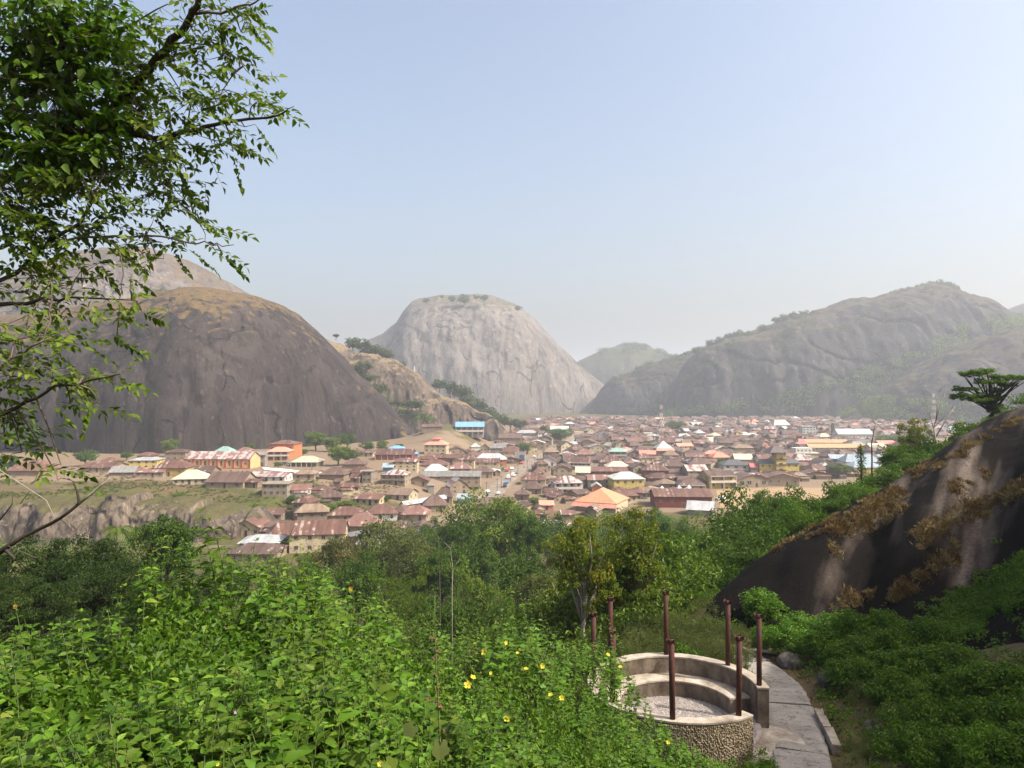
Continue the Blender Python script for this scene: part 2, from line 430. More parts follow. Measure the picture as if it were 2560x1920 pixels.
# ------------------------------------------------------------------ granite hills
def hill(name, label, crest, Yc, front, back, zb, mat, pw=2.3, q=1.5, nu=150, nv=70, seed=1, rough=1.0, gullies=(), Yslope=0.0, flank=1.0, dmin=0.18, ledge=1.0):
    """crest: photo pixels of the skyline; the hill stands at distance Yc and falls to its foot in front and behind"""
    c = np.array(crest, float)
    Yk = Yc + Yslope * (c[:, 0] - c[0, 0])
    cx = (c[:, 0] - CX) / F * Yk; cz = CZ - (c[:, 1] - HY) / F * Yk
    u = np.r_[0, np.cumsum(np.hypot(np.diff(cx), np.diff(cz)))]
    uu = np.linspace(0, u[-1], nu)
    X = np.interp(uu, u, cx); Z = np.interp(uu, u, cz); YC = np.interp(uu, u, Yk)
    ker = np.array([1, 2, 3, 2, 1.]) / 9
    for _ in range(2):
        Zs = np.convolve(np.pad(Z, 2, 'edge'), ker, 'valid'); Xs = np.convolve(np.pad(X, 2, 'edge'), ker, 'valid')
        Z, X = Zs, Xs
    h = np.maximum(Z - zb, 0.5); hm = h.max()
    dep = np.maximum((h / hm) ** flank, dmin)
    v = np.r_[np.linspace(-1, 0, int(nv * 0.7)) , np.linspace(0, 1, int(nv * 0.3))[1:]]
    vv = np.sign(v) * (1 - (1 - np.abs(v)) ** 1.0)
    prof = (1 - np.abs(vv) ** pw) ** (1 / q)
    UX = np.repeat(X[None, :], len(v), 0); H = h[None, :] * prof[:, None]
    VD = np.where(vv[:, None] < 0, front, back) * vv[:, None] * dep[None, :]
    UY = YC[None, :] + VD
    # vertical runnels, hollows and shelves
    amp = rough * hm * 0.02
    n_run = fbm(UX / hm * 9 + seed, H / hm * 1.3 + 3, seed, 5)
    n_big = fbm(UX / hm * 2.2 + seed * 3, H / hm * 2.2, seed + 5, 4)
    w = np.sin(np.pi * np.clip(prof, 0, 1))[:, None] * 0.9 + 0.15
    UY = UY + (n_run * 1.5 + n_big * 2.2) * amp * w
    UY = UY + amp * 0.9 * fbm(UX / hm * 26, H / hm * 12, seed + 31, 4) * w
    led = np.abs(vnoise(UX / hm * 4.5 + seed, (H / hm * 7 + UX / hm * 1.5), seed + 40)) * 2
    UY = UY + ledge * hm * 0.02 * smooth(0.25, 0.0, led) * w
    H = H + (fbm(UX / hm * 5, UY / hm * 5, seed + 9, 4) * 1.6) * amp * np.minimum(1, 2 * prof)[:, None]
    for (gpx, gd, gw, gtop) in gullies:
        gx = (gpx - CX) / F * (Yc - front * 0.5)
        UY = UY + gd * np.exp(-((UX - gx + H * 0.12) / gw) ** 2) * smooth(gtop, gtop * 0.55, H)
    Zf = zb + H
    Zf[0, :] = zb - 8; Zf[-1, :] = zb - 8
    V = np.c_[UX.ravel(), UY.ravel(), Zf.ravel()]
    nvv = len(v); i = np.arange(nvv * nu).reshape(nvv, nu)
    Fq = np.c_[i[:-1, :-1].ravel(), i[:-1, 1:].ravel(), i[1:, 1:].ravel(), i[1:, :-1].ravel()]
    o = add(name, mesh_np(name, V, Fq, [mat], shade=True))
    struct(o, label)
    return UX, UY, Zf

MR_DARK = rock_mat('gneiss_dark', (0.024, 0.0185, 0.017), (0.060, 0.048, 0.0435), (0.14, 0.095, 0.042), 0.465, 0.045, 0.5, (0.53, 0.58), 0.12, 0.72, 0.022)
MR_REAR = rock_mat('gneiss_rear', (0.06, 0.05, 0.044), (0.19, 0.165, 0.145), (0.13, 0.09, 0.045), 0.44, 0.03, 0.49, (0.53, 0.6), 0.14, 0.72, 0.015)
MR_PALE = rock_mat('granite_pale', (0.085, 0.074, 0.065), (0.205, 0.178, 0.155), (0.09, 0.08, 0.04), 0.47, 0.02, 0.44, (0.52, 0.62), 0.06, 0.72, 0.010)
MR_RIDGE = rock_mat('granite_ridge', (0.05, 0.04, 0.034), (0.15, 0.115, 0.085), (0.21, 0.155, 0.085), 0.50, 0.06, 0.52, (0.5, 0.6), 0.2, 0.72, 0.03)
MR_FAR = rock_mat('granite_scrubby', (0.05, 0.046, 0.042), (0.12, 0.11, 0.095), (0.07, 0.075, 0.03), 0.54, 0.02, 0.52, (0.5, 0.6), 0.2, 0.72, 0.012)
MR_RIGHT = rock_mat('granite_right', (0.025, 0.0225, 0.022), (0.095, 0.083, 0.075), (0.085, 0.07, 0.034), 0.5, 0.022, 0.54, (0.52, 0.6), 0.13, 0.78, 0.014)

HILLS = {}
HILLS['L0'] = hill('rock_hill', 'steep grey rock peak rising behind the big brown dome', [(-420, 900), (-150, 800), (0, 755), (120, 700), (200, 655), (270, 632), (335, 625), (420, 627), (475, 654), (545, 692), (624, 735), (700, 790), (800, 880), (900, 985)], 950, 300, 200, 5, MR_REAR, pw=2.0, q=1.3, seed=3, nu=240, nv=120, rough=1.2)
HILLS['L1'] = hill('rock_hill', 'huge bare brown rock dome above the orange church', [(-420, 1020), (-260, 905), (-100, 835), (60, 800), (180, 785), (335, 764), (425, 745), (524, 731), (601, 732), (678, 752), (723, 778), (768, 818), (827, 870), (881, 932), (949, 992), (1000, 1048), (1050, 1100), (1075, 1125)], 585, 145, 170, 6, MR_DARK, pw=2.5, q=1.9, seed=5, nu=350, nv=150, gullies=[(285, 17, 3.5, 62)], rough=0.75)
HILLS['L2'] = hill('rock_hill', 'low tan rock ridge trailing down behind the blue roof', [(700, 800), (780, 828), (830, 852), (870, 868), (885, 885), (950, 893), (1020, 922), (1060, 950), (1100, 978), (1180, 1020), (1235, 1056), (1275, 1092)], 690, 80, 120, 4, MR_RIDGE, pw=1.8, q=1.3, seed=8, nu=240, nv=110, rough=2.2, ledge=2.0)
HILLS['C'] = hill('rock_hill', 'pale flat-topped granite dome in the centre of the valley', [(700, 1010), (820, 900), (900, 862), (960, 838), (1000, 812), (1020, 780), (1042, 758), (1100, 744), (1160, 740), (1225, 744), (1290, 764), (1330, 800), (1380, 850), (1440, 905), (1490, 948), (1560, 1000), (1640, 1045)], 1720, 250, 300, 0, MR_PALE, pw=2.9, q=1.7, seed=13, nu=360, nv=170, rough=0.9, ledge=0.5)
HILLS['F'] = hill('rock_hill', 'distant scrubby hill in the gap beside the pale dome', [(1330, 1010), (1400, 935), (1450, 900), (1510, 875), (1560, 862), (1610, 864), (1680, 888), (1740, 905), (1850, 960), (1950, 1020)], 2200, 260, 300, 0, MR_FAR, pw=2.0, q=1.4, seed=17)
HILLS['R1'] = hill('rock_hill', 'dark sloping rock nose at the far edge of the town', [(1425, 1062), (1450, 1046), (1480, 1010), (1512, 966), (1530, 946), (1560, 936), (1620, 912), (1700, 888), (1760, 872), (1850, 890), (2000, 960)], 1560, 190, 260, 0, MR_RIGHT, pw=2.2, q=1.6, seed=21, nu=220, nv=110, rough=1.5, ledge=1.5)
HILLS['R2'] = hill('rock_hill', 'long dark rock massif climbing to a wooded summit', [(1640, 1060), (1668, 1030), (1690, 960), (1715, 915), (1750, 882), (1800, 862), (1850, 840), (1900, 822), (1960, 795), (2060, 775), (2160, 745), (2230, 728), (2280, 722), (2330, 716), (2400, 735), (2430, 752), (2480, 778), (2560, 800), (2700, 870), (2900, 1000)], 1330, 210, 300, 0, MR_RIGHT, pw=2.3, q=1.6, seed=25, nu=340, nv=150, Yslope=0.12, rough=2.0, ledge=2.2)
HILLS['R3'] = hill('rock_hill', 'lower dark hill shoulder at the right behind the flat-topped tree', [(2080, 1062), (2150, 1020), (2230, 965), (2300, 925), (2380, 880), (2450, 850), (2520, 828), (2620, 810), (2800, 800), (3000, 860), (3200, 960)], 1090, 190, 260, 0, MR_RIGHT, pw=2.0, q=1.5, seed=29, nu=260, nv=130, rough=2.0, ledge=2.0)
HILLS['R4'] = hill('rock_hill', 'hill edge on the skyline at the far right', [(2380, 900), (2440, 835), (2500, 785), (2530, 768), (2580, 752), (2680, 745), (2850, 790), (3000, 900)], 1900, 250, 300, 0, MR_FAR, pw=2.0, q=1.5, seed=33)

# ------------------------------------------------------------------ rock slope at the right of the path
m = NT('rock_slope')
p = m.pos()
mp = m.n('Mapping'); mp.inputs['Rotation'].default_value = (0, 0, math.radians(36.87)); m.l(p, mp.inputs[0])
st = m.noise(mp.outputs[0], 0.42, 4, 0.5, vs=(1, 0.13, 0.13)); fine = m.noise(p, 7, 8, 0.8); bl = m.noise(p, 0.16, 4, 0.6)
st2 = m.noise(mp.outputs[0], 1.6, 3, 0.5, vs=(1, 0.08, 0.08))
fac = m.math('ADD', m.math('MULTIPLY', st, 0.62), m.math('ADD', m.math('MULTIPLY', bl, 0.2), m.math('MULTIPLY', st2, 0.18)))
col = m.ramp(fac, [(0.40, (0.0035, 0.0029, 0.0026)), (0.52, (0.010, 0.008, 0.007)), (0.56, (0.055, 0.043, 0.035)), (0.63, (0.15, 0.12, 0.098))])
col = m.mix(0.85, col, m.ramp(fine, [(0.32, 0.25), (0.68, 1.25)]), 'MULTIPLY')
m.bump(m.math('ADD', st, m.math('MULTIPLY', fine, 0.5)), 0.7, 0.2)
M_SLOPE = m.fin(col, 0.95, 0.06)

def rock_z(x, y):
    d = edge_dist(x, y, ROCK_EDGE)
    # folds that run down the slope, from the crest towards the viewer and the left
    s = (x * 0.80 - y * 0.60); t = (x * 0.60 + y * 0.80)
    warp = 2.2 * fbm(t * 0.08, s * 0.08, 41, 3)
    fold = np.abs(vnoise((s + warp) * 0.22, t * 0.03, 44)) * 2.0
    fold = 1.0 - fold
    z = tps(np.clip(x, -165, 165), np.clip(y, -45, 385))
    near = smooth(80, 50, np.hypot(x - 15, y - 30))
    fold = np.abs(vnoise((s + warp) * 0.2, t * 0.025, 44)) * 2.0
    fold2 = vnoise((s + warp) * 0.62, t * 0.05, 45)
    bump = -1.0 * (1 - smooth(0.0, 0.40, fold)) + 0.6 * fold2 + 0.45 * fbm(s * 0.5, t * 0.16, 47, 5)
    lift = np.where(d > 0, 0.35 * (1 - np.exp(-np.clip(d, 0, 9) * 1.6)), d * 0.55)
    z = z + np.clip(lift, -1.4, 0.4) + bump * smooth(0.2, 3.5, d) * near + 0.12 * fbm(x * 1.4, y * 1.4, 49, 5)
    far = smooth(60, 90, np.hypot(x - 15, y - 30))
    return z + far * (2.2 * fbm(x * 0.07, y * 0.07, 52, 4)) * smooth(0, 6, d)
rx = ground_axis([(7, 40, 0.35), (40, 126, 2.0)]); ry = ground_axis([(-40, 14, 2.0), (14, 56, 0.35), (56, 68, 1.0)])
X, Y = np.meshgrid(rx, ry); Z = rock_z(X, Y); D = edge_dist(X, Y, ROCK_EDGE)
V = np.c_[X.ravel(), Y.ravel(), Z.ravel()]
i = np.arange(X.size).reshape(X.shape)
Fq = np.c_[i[:-1, :-1].ravel(), i[:-1, 1:].ravel(), i[1:, 1:].ravel(), i[1:, :-1].ravel()]
keep = (D.ravel()[Fq] > -1.3).any(1)
Fq = Fq[keep]; us, inv = np.unique(Fq, return_inverse=True)
struct(add('rock_slope', mesh_np('rock_slope', V[us], inv.reshape(Fq.shape), [M_SLOPE], shade=True)), 'dark streaked rock slope rising at the right of the path')

# bare rock bank in front of the left quarter
M_BANK = rock_mat('bank_rock', (0.05, 0.041, 0.036), (0.21, 0.165, 0.125), (0.085, 0.078, 0.028), 0.5, 0.16, 0.5, (0.5, 0.58), 0.14, 0.74, 0.10)
def bank():
    r = np.random.default_rng(4)
    xs = np.arange(-190, -68, 0.4); ts = np.linspace(0, 1, 56)
    ed = [-192.0]
    while ed[-1] < -28: ed.append(ed[-1] + r.uniform(7, 26))
    ed = np.array(ed); k = np.clip(np.searchsorted(ed, xs) - 1, 0, len(ed) - 2)
    u = (xs - ed[k]) / (ed[k + 1] - ed[k]) * 2 - 1
    out = r.uniform(1.0, 4.2, len(ed))[k] * np.sqrt(np.clip(1 - u * u, 0, 1)) + r.uniform(-1.5, 1.5, len(ed))[k]
    topk = r.uniform(0.55, 1.08, len(ed))[k] + 0.08 * np.sqrt(np.clip(1 - u * u, 0, 1))
    ln = r.uniform(0.7, 1.5, len(ed))[k]
    T, X = np.meshgrid(ts, xs, indexing='ij')
    top = 12.0 * topk[None] * smooth(-72, -92, X)
    z = -2.5 + (top + 2.5) * np.sin(np.clip(T * 1.3, 0, 1) * math.pi / 2)
    y = shelf_front(X) + 8 - (out[None] + 10.0) * np.cos(np.clip(T * 1.15, 0, 1) * math.pi / 2) ** (0.8 * ln[None]) + 10 * smooth(0.7, 1.0, T)
    z = z - 3.5 * smooth(0.84, 1.0, T)
    y = y + 3.4 * fbm(X * 0.10 + T, T * 2.5, 64, 4) + 1.1 * fbm(X * 0.7, T * 9, 67, 5); z = z + 0.9 * fbm(X * 0.2, T * 4, 65, 5)
    V = np.c_[X.ravel(), y.ravel(), z.ravel()]; i = np.arange(X.size).reshape(X.shape)
    Fq = np.c_[i[:-1, :-1].ravel(), i[:-1, 1:].ravel(), i[1:, 1:].ravel(), i[1:, :-1].ravel()]
    struct(add('rock_bank', mesh_np('rock_bank', V, Fq, [M_BANK], shade=True)), 'bare grey and tan rock bank below the left quarter of town')
bank()
# ------------------------------------------------------------------ town: materials
def roof_mat(name, a, b, stripe=0.35, patch=None, pcov=0.66, metal=0.0):
    """sheet-metal roofing: every sheet a little different, rust and faded patches"""
    m = NT(name)
    o = m.obj(); sx = m.n('SeparateXYZ'); m.l(o, sx.inputs[0]); oi = m.n('ObjectInfo')
    sheet = m.math('FLOOR', m.math('MULTIPLY', m.math('ADD', sx.outputs['X'], m.math('MULTIPLY', oi.outputs['Random'], 37.0)), 1.15))
    wn_ = m.n('TexWhiteNoise', noise_dimensions='1D'); m.l(sheet, wn_.inputs['W'])
    nz = m.noise(o, 0.55, 6, 0.65, vs=(1.6, 0.5, 0.5))
    f = m.math('ADD', m.math('MULTIPLY', m.math('SUBTRACT', wn_.outputs['Value'], 0.5), stripe), nz)
    f = m.math('ADD', f, m.math('MULTIPLY', m.math('SUBTRACT', oi.outputs['Random'], 0.5), 0.28))
    c = m.ramp(f, [(0.3, a), (0.72, b)])
    if patch:
        pf = m.math('ADD', m.math('MULTIPLY', wn_.outputs['Value'], 0.3), m.noise(o, 0.35, 4, 0.6))
        c = m.mix(m.ramp(pf, [(pcov, 0.0), (pcov + 0.05, 0.9)]), c, patch)
    rib = m.n('TexWave', wave_type='BANDS', bands_direction='X'); rib.inputs['Scale'].default_value = 1.6; m.l(o, rib.inputs['Vector'])
    m.bump(rib.outputs['Fac'], 0.5, 0.05)
    m.b.inputs['Metallic'].default_value = metal
    return m.fin(c, 0.62, 0.35)

RM = {
 'rust': roof_mat('roof_rust', (0.075, 0.036, 0.025), (0.155, 0.08, 0.056), 0.3, (0.30, 0.24, 0.21), 0.80),
 'brown': roof_mat('roof_brown', (0.06, 0.036, 0.027), (0.125, 0.077, 0.058), 0.3, (0.27, 0.22, 0.19), 0.84),
 'dark': roof_mat('roof_dark', (0.05, 0.04, 0.036), (0.11, 0.085, 0.075), 0.2),
 'pink': roof_mat('roof_pinkish_rust', (0.115, 0.058, 0.045), (0.205, 0.112, 0.088), 0.3, (0.42, 0.36, 0.32), 0.76),
 'striped': roof_mat('roof_striped', (0.13, 0.06, 0.05), (0.22, 0.12, 0.10), 0.3, (0.36, 0.33, 0.31), 0.62),
 'tan': roof_mat('roof_tan', (0.13, 0.09, 0.06), (0.24, 0.175, 0.12), 0.3, (0.14, 0.09, 0.06), 0.7),
 'white': roof_mat('roof_white', (0.27, 0.27, 0.255), (0.42, 0.41, 0.39), 0.15, (0.22, 0.16, 0.12), 0.84),
 'cream': roof_mat('roof_cream', (0.32, 0.295, 0.21), (0.47, 0.435, 0.325), 0.12),
 'silver': roof_mat('roof_silver', (0.22, 0.225, 0.225), (0.38, 0.385, 0.385), 0.35, (0.2, 0.15, 0.12), 0.82),
 'grey': roof_mat('roof_grey', (0.14, 0.135, 0.125), (0.26, 0.25, 0.23), 0.2),
 'slate': roof_mat('roof_slate', (0.055, 0.055, 0.058), (0.10, 0.098, 0.098), 0.15),
 'mint': roof_mat('roof_mint', (0.16, 0.27, 0.23), (0.28, 0.4, 0.35), 0.12),
 'palemint': roof_mat('roof_pale_mint', (0.36, 0.4, 0.33), (0.5, 0.53, 0.44), 0.12, (0.2, 0.13, 0.1), 0.86),
 'blue': roof_mat('roof_blue', (0.10, 0.24, 0.52), (0.17, 0.33, 0.62), 0.12),
 'paleblue': roof_mat('roof_pale_blue', (0.18, 0.23, 0.26), (0.29, 0.34, 0.37), 0.15),
 'salmon': roof_mat('roof_salmon', (0.50, 0.17, 0.12), (0.62, 0.25, 0.18), 0.12),
 'red': roof_mat('roof_red', (0.38, 0.10, 0.10), (0.50, 0.16, 0.15), 0.12),
 'orange': roof_mat('roof_orange', (0.40, 0.185, 0.095), (0.50, 0.25, 0.14), 0.08),
 'ochre': roof_mat('roof_ochre', (0.32, 0.19, 0.095), (0.42, 0.27, 0.145), 0.12),
}
DIRT = (0.16, 0.12, 0.085)
WM = {k: plain_mat('wall_' + k, c, 0.9, 0.25, 0.6, 0.15, d) for k, c, d in [
 ('cream', (0.448, 0.376, 0.248), DIRT), ('tan', (0.272, 0.216, 0.152), DIRT), ('mud', (0.208, 0.16, 0.116), DIRT), ('white', (0.544, 0.528, 0.496), (0.4, 0.36, 0.3)), ('yellow', (0.48, 0.376, 0.112), DIRT),
 ('mustard', (0.36, 0.256, 0.08), DIRT), ('red', (0.16, 0.04, 0.032), (0.09, 0.05, 0.04)), ('pink', (0.4, 0.192, 0.152), DIRT), ('orange', (0.4, 0.152, 0.064), (0.3, 0.14, 0.08)), ('grey', (0.24, 0.224, 0.2), DIRT),
 ('block', (0.24, 0.2, 0.152), (0.2, 0.16, 0.12)), ('apricot', (0.544, 0.336, 0.16), (0.45, 0.3, 0.18)), ('bluewall', (0.08, 0.192, 0.336), DIRT), ('tarp', (0.8, 0.8, 0.78), None), ('redtarp', (0.55, 0.1, 0.1), None)]}
M_PANE = plain_mat('window_pane', (0.03, 0.03, 0.032), 0.3, 0.3, 2.0, 0.5)
M_FRAME = plain_mat('window_frame', (0.30, 0.25, 0.19), 0.7)
M_DOOR = plain_mat('door_wood', (0.07, 0.045, 0.03), 0.6)
M_TRIM = plain_mat('painted_trim', (0.5, 0.45, 0.38), 0.8)
M_REDTRIM = plain_mat('red_pilaster', (0.36, 0.09, 0.05), 0.8)
M_CONC = plain_mat('concrete_old', (0.3, 0.27, 0.23), 0.9, 0.3, 1.2, 0.15, (0.13, 0.11, 0.09))

def make_window():
    b = MB()
    for (x0, x1, z0, z1) in ((-.5, .5, .42, .5), (-.5, .5, -.5, -.42), (-.5, -.42, -.42, .42), (.42, .5, -.42, .42), (-.035, .035, -.42, .42)):
        b.box(x0, x1, -0.06, 0.04, z0, z1, 0)
    b.poly([(-.42, -.015, -.42), (.42, -.015, -.42), (.42, -.015, .42), (-.42, -.015, .42)], 1)
    return b.build('window', [M_FRAME, M_PANE])
ME_WIN = make_window()
def make_door():
    b = MB()
    b.box(-.5, -.42, -.07, .04, 0, 1, 0); b.box(.42, .5, -.07, .04, 0, 1, 0); b.box(-.42, .42, -.07, .04, .93, 1, 0)
    b.poly([(-.42, -.02, 0), (.42, -.02, 0), (.42, -.02, .93), (-.42, -.02, .93)], 1)
    return b.build('door', [M_FRAME, M_DOOR])
ME_DOOR = make_door()

def roof_geo(b, typ, w, d, h, r, o=0.5, t=0.14, m=0):
    """roof of an oblong w (x) by d (y), eaves at height h, rise r"""
    X, Y = w / 2 + o, d / 2 + o
    if typ in ('hip', 'pyr'):
        if w >= d: rl, ax = max((w - d) / 2 + (0.12 * w if typ == 'hip' else 0), 0.02), 0
        else: rl, ax = max((d - w) / 2 + 0.1 * d, 0.02), 1
        if typ == 'pyr': rl = 0.02
        A, B = ((-rl, 0), (rl, 0)) if ax == 0 else ((0, -rl), (0, rl))
        v = [(-X, -Y, h), (X, -Y, h), (X, Y, h), (-X, Y, h), (-X, -Y, h - t), (X, -Y, h - t), (X, Y, h - t), (-X, Y, h - t), (*A, h + r), (*B, h + r)]
        side = [(0, 1, 9, 8), (1, 2, 9), (2, 3, 8, 9), (3, 0, 8)] if ax == 0 else [(0, 1, 8), (1, 2, 9, 8), (2, 3, 9), (3, 0, 8, 9)]
        b.mesh(v, side + [(0, 4, 5, 1), (1, 5, 6, 2), (2, 6, 7, 3), (3, 7, 4, 0), (7, 6, 5, 4)], m)
        # ridge capping
        b.box(A[0] - 0.15, B[0] + 0.15, A[1] - 0.12, B[1] + 0.12, h + r - 0.05, h + r + 0.06, m)
    elif typ in ('gx', 'gy'):
        if typ == 'gy': X, Y = Y, X
        sl = r / (d / 2 if typ == 'gx' else w / 2); ez = h - sl * o
        v = [(-X, -Y, ez), (X, -Y, ez), (X, 0, h + r), (-X, 0, h + r), (X, Y, ez), (-X, Y, ez)]
        v += [(a, c, z - t) for a, c, z in v]
        f = [(0, 1, 2, 3), (3, 2, 4, 5), (7, 6, 9, 8), (8, 9, 11, 10), (0, 6, 7, 1), (1, 7, 8, 2), (2, 8, 10, 4), (4, 10, 11, 5), (5, 11, 9, 3), (3, 9, 6, 0)]
        if typ == 'gy': v = [(-c, a, z) for a, c, z in v]
        b.mesh(v, f, m)
    else:   # shed / flat slab
        r0 = r if typ == 'shed' else 0.0
        v = [(-X, -Y, h), (X, -Y, h), (X, Y, h + r0), (-X, Y, h + r0)]
        v += [(a, c, z - 0.22) for a, c, z in v]
        b.mesh(v, [(0, 1, 2, 3), (7, 6, 5, 4), (0, 4, 5, 1), (1, 5, 6, 2), (2, 6, 7, 3), (3, 7, 4, 0)], m)

def wall_geo(b, typ, w, d, h, r, m=0, zb=-1.2):
    x, y = w / 2, d / 2
    b.box(-x, x, -y, y, zb, h - 0.06, m)
    if typ == 'gx':
        for s in (-1, 1):
            q = [(s * x, -y, h - 0.06), (s * x, y, h - 0.06), (s * x, 0, h + r - 0.18)]
            b.poly(q if s > 0 else q[::-1], m)
    elif typ == 'gy':
        for s in (-1, 1):
            q = [(-x, s * y, h - 0.06), (x, s * y, h - 0.06), (0, s * y, h + r - 0.18)]
            b.poly(q if s < 0 else q[::-1], m)
    elif typ == 'shed':
        b.mesh([(-x, -y, h - .06), (x, -y, h - .06), (x, y, h - .06), (-x, y, h - .06), (x, y, h + r - .24), (-x, y, h + r - .24)], [(0, 1, 4, 5), (1, 2, 4), (3, 0, 5), (2, 3, 5, 4)], m)

PLACED = []          # (x, y, radius) footprints, (px0, px1, pyt, pyb) on the photo
LANDMARKS = []       # (px, py, short phrase)

def put_windows(root, w, d, h, cols, rows, ww=1.1, wh=1.15, door=True, sides=1, hide=()):
    st = h / rows
    for r_ in range(rows):
        zc = st * r_ + st * 0.56
        for c in range(cols):
            xc = -w / 2 + w * (c + 0.5) / cols
            if (r_, c) in hide: continue
            if door and r_ == 0 and c == cols // 2:
                add('door', ME_DOOR, root, (xc, -d / 2 - 0.003, 0), None, (1.15, 1, min(2.1, st * 0.85)))
            else:
                add('window', ME_WIN, root, (xc, -d / 2 - 0.003, zc), None, (ww, 1, min(wh, st * 0.5)))
        nc = max(1, int(d / 4))
        if sides:
            s = 1 if root.location.x < 0 else -1
            for c in range(nc):
                yc = -d / 2 + d * (c + 0.5) / nc
                add('window', ME_WIN, root, (s * (w / 2 + 0.003), yc, zc), (0, 0, s * math.pi / 2), (ww, 1, min(wh, st * 0.5)))

def house(x0, x1, yb, ye, yt, typ, roof, wall, label, cat='house', rows=1, cols=0, depth=None, rz=None, name='house', group='town houses', over=0.5, extra=None, sides=1, short=None, door=True, ww=1.1, wh=1.15, D=None, name_roof='roof', hmin=2.4):
    pxc = (x0 + x1) / 2
    if D is None: x, y, z = hit(pxc, yb)
    else: y = D; x = (pxc - CX) / F * D; z = CZ - (yb - HY) / F * D
    s = y / F
    wt = (x1 - x0) * s
    over = min(over, wt * 0.08)
    rz = rnd.uniform(-0.16, 0.16) if rz is None else rz
    d = depth or max(6.0, min(wt * 0.8, 13.0))
    w = max(2.0, (wt - abs(math.sin(rz)) * d * 0.6) - 2 * over)
    h = max((yb - ye) * s, hmin if D is None else 1.0)
    r = (h if typ == 'none' else 0) + max(0.7, min((ye - yt) * s - d / 2 * CZ / y * 0.8, w * 0.45))
    if typ == 'flat': r = 0.0
    root = empty(name, (x, y + d / 2, G(x, y + d / 2) if D is None else z), rz)
    root.location.z = min(z, root.location.z) if D is None else z
    b = MB(); wall_geo(b, typ, w, d, h, r)
    add('wall', b.build('wall', WM[wall]), root)
    b = MB(); roof_geo(b, typ, w, d, h, r, over)
    add(name_roof, b.build('roof', RM[roof] if roof in RM else WM[roof]), root)
    if cols: put_windows(root, w, d, h, cols, rows, ww, wh, door, sides)
    if extra: extra(root, w, d, h, r)
    tag(root, label, cat, group)
    PLACED.append((x, y + d / 2, max(w, d) * 0.62, x0, x1, yt, yb))
    if short: LANDMARKS.append((pxc, (yb + yt) / 2, short))
    return root

# extras
def verandah(n=4, two=False, mat='M_TRIM'):
    def f(root, w, d, h, r):
        dp = 1.8
        b = MB()
        for i in range(n):
            x = -w / 2 + 0.15 + (w - 0.3) * i / (n - 1)
            p_ = MB(); p_.box(x - .13, x + .13, -d / 2 - dp, -d / 2 - dp + .26, -0.6, h - 0.2)
            add('post', p_.build('post', M_TRIM), root)
        b.box(-w / 2, w / 2, -d / 2 - dp - 0.1, -d / 2, h - 0.2, h - 0.02)
        add('porch_roof', b.build('porch_roof', M_CONC), root)
        if two:
            b = MB(); b.box(-w / 2, w / 2, -d / 2 - dp + 0.03, -d / 2, h * 0.47, h * 0.52); b.box(-w / 2, w / 2, -d / 2 - dp + .03, -d / 2 - dp + .15, h * .52, h * .66)
            add('balcony', b.build('balcony', M_TRIM), root)
    return f
def band(at=0.5, mat=None):
    def f(root, w, d, h, r):
        b = MB(); b.box(-w / 2 - .12, w / 2 + .12, -d / 2 - .5, d / 2 + .12, h * at - .12, h * at + .12)
        add('ledge', b.build('ledge', mat or M_CONC), root)
    return f
def church_extra(root, w, d, h, r):
    for i in range(9):
        x = -w / 2 + w * i / 8
        b = MB(); b.box(x - .38, x + .38, -d / 2 - .3, -d / 2 + .02, -0.8, h - 0.25)
        add('pilaster', b.build('pilaster', M_REDTRIM), root)
    for i in range(8):
        x = -w / 2 + w * (i + .5) / 8
        if i < 7: add('window', ME_WIN, root, (x, -d / 2 - .003, h * .52), None, (1.0, 1, h * 0.52))
        else: add('window', ME_WIN, root, (x, -d / 2 - .003, h * .5), None, (1.0, 1, 1.0))
    b = MB(); b.box(-w / 2 - .15, w / 2 + .15, -d / 2 - .34, -d / 2 + .01, -1.6, 0.35)
    add('plinth', b.build('plinth', M_REDTRIM), root)
def school_extra(root, w, d, h, r):
    for i in range(7):
        x = -w / 2 + w * i / 6
        b = MB(); b.box(x - .3, x + .3, -d / 2 - .3, -d / 2 + .02, -0.8, h - 0.2)
        add('pilaster', b.build('pilaster', WM['pink']), root)
    for i in range(6):
        add('window', ME_WIN, root, (-w / 2 + w * (i + .5) / 6, -d / 2 - .003, h * .5), None, (1.2, 1, 1.3))
def arch_mesh():
    b = MB(); n = 10
    pts = [(-.5, 0), (.5, 0), (.5, .6)] + [(.5 * math.cos(math.pi * i / n), .6 + .4 * math.sin(math.pi * i / n)) for i in range(1, n)] + [(-.5, .6)]
    b.poly([(x, -0.02, z) for x, z in pts], 1)
    for (a, c) in zip(pts[1:], pts[2:] + pts[:1]):
        b.mesh([(a[0], -.1, a[1]), (c[0], -.1, c[1]), (c[0] * 1.14, -.1, c[1] * 1.07), (a[0] * 1.14, -.1, a[1] * 1.07), (a[0], .03, a[1]), (c[0], .03, c[1]), (c[0] * 1.14, .03, c[1] * 1.07), (a[0] * 1.14, .03, a[1] * 1.07)],
               [(0, 1, 2, 3), (0, 4, 5, 1), (3, 2, 6, 7)], 0)
    return b.build('arch', [M_TRIM, M_PANE])
ME_ARCH = arch_mesh()
def arches(n, zf=0.0, hh=2.4, ww=None):
    def f(root, w, d, h, r):
        for i in range(n):
            add('arch', ME_ARCH, root, (-w / 2 + w * (i + .5) / n, -d / 2 - .004, h * zf + 0.05), None, (ww or w / n * .62, 1, hh))
    return f
def both(*fs):
    def f(*a):
        for g in fs: g(*a)
    return f
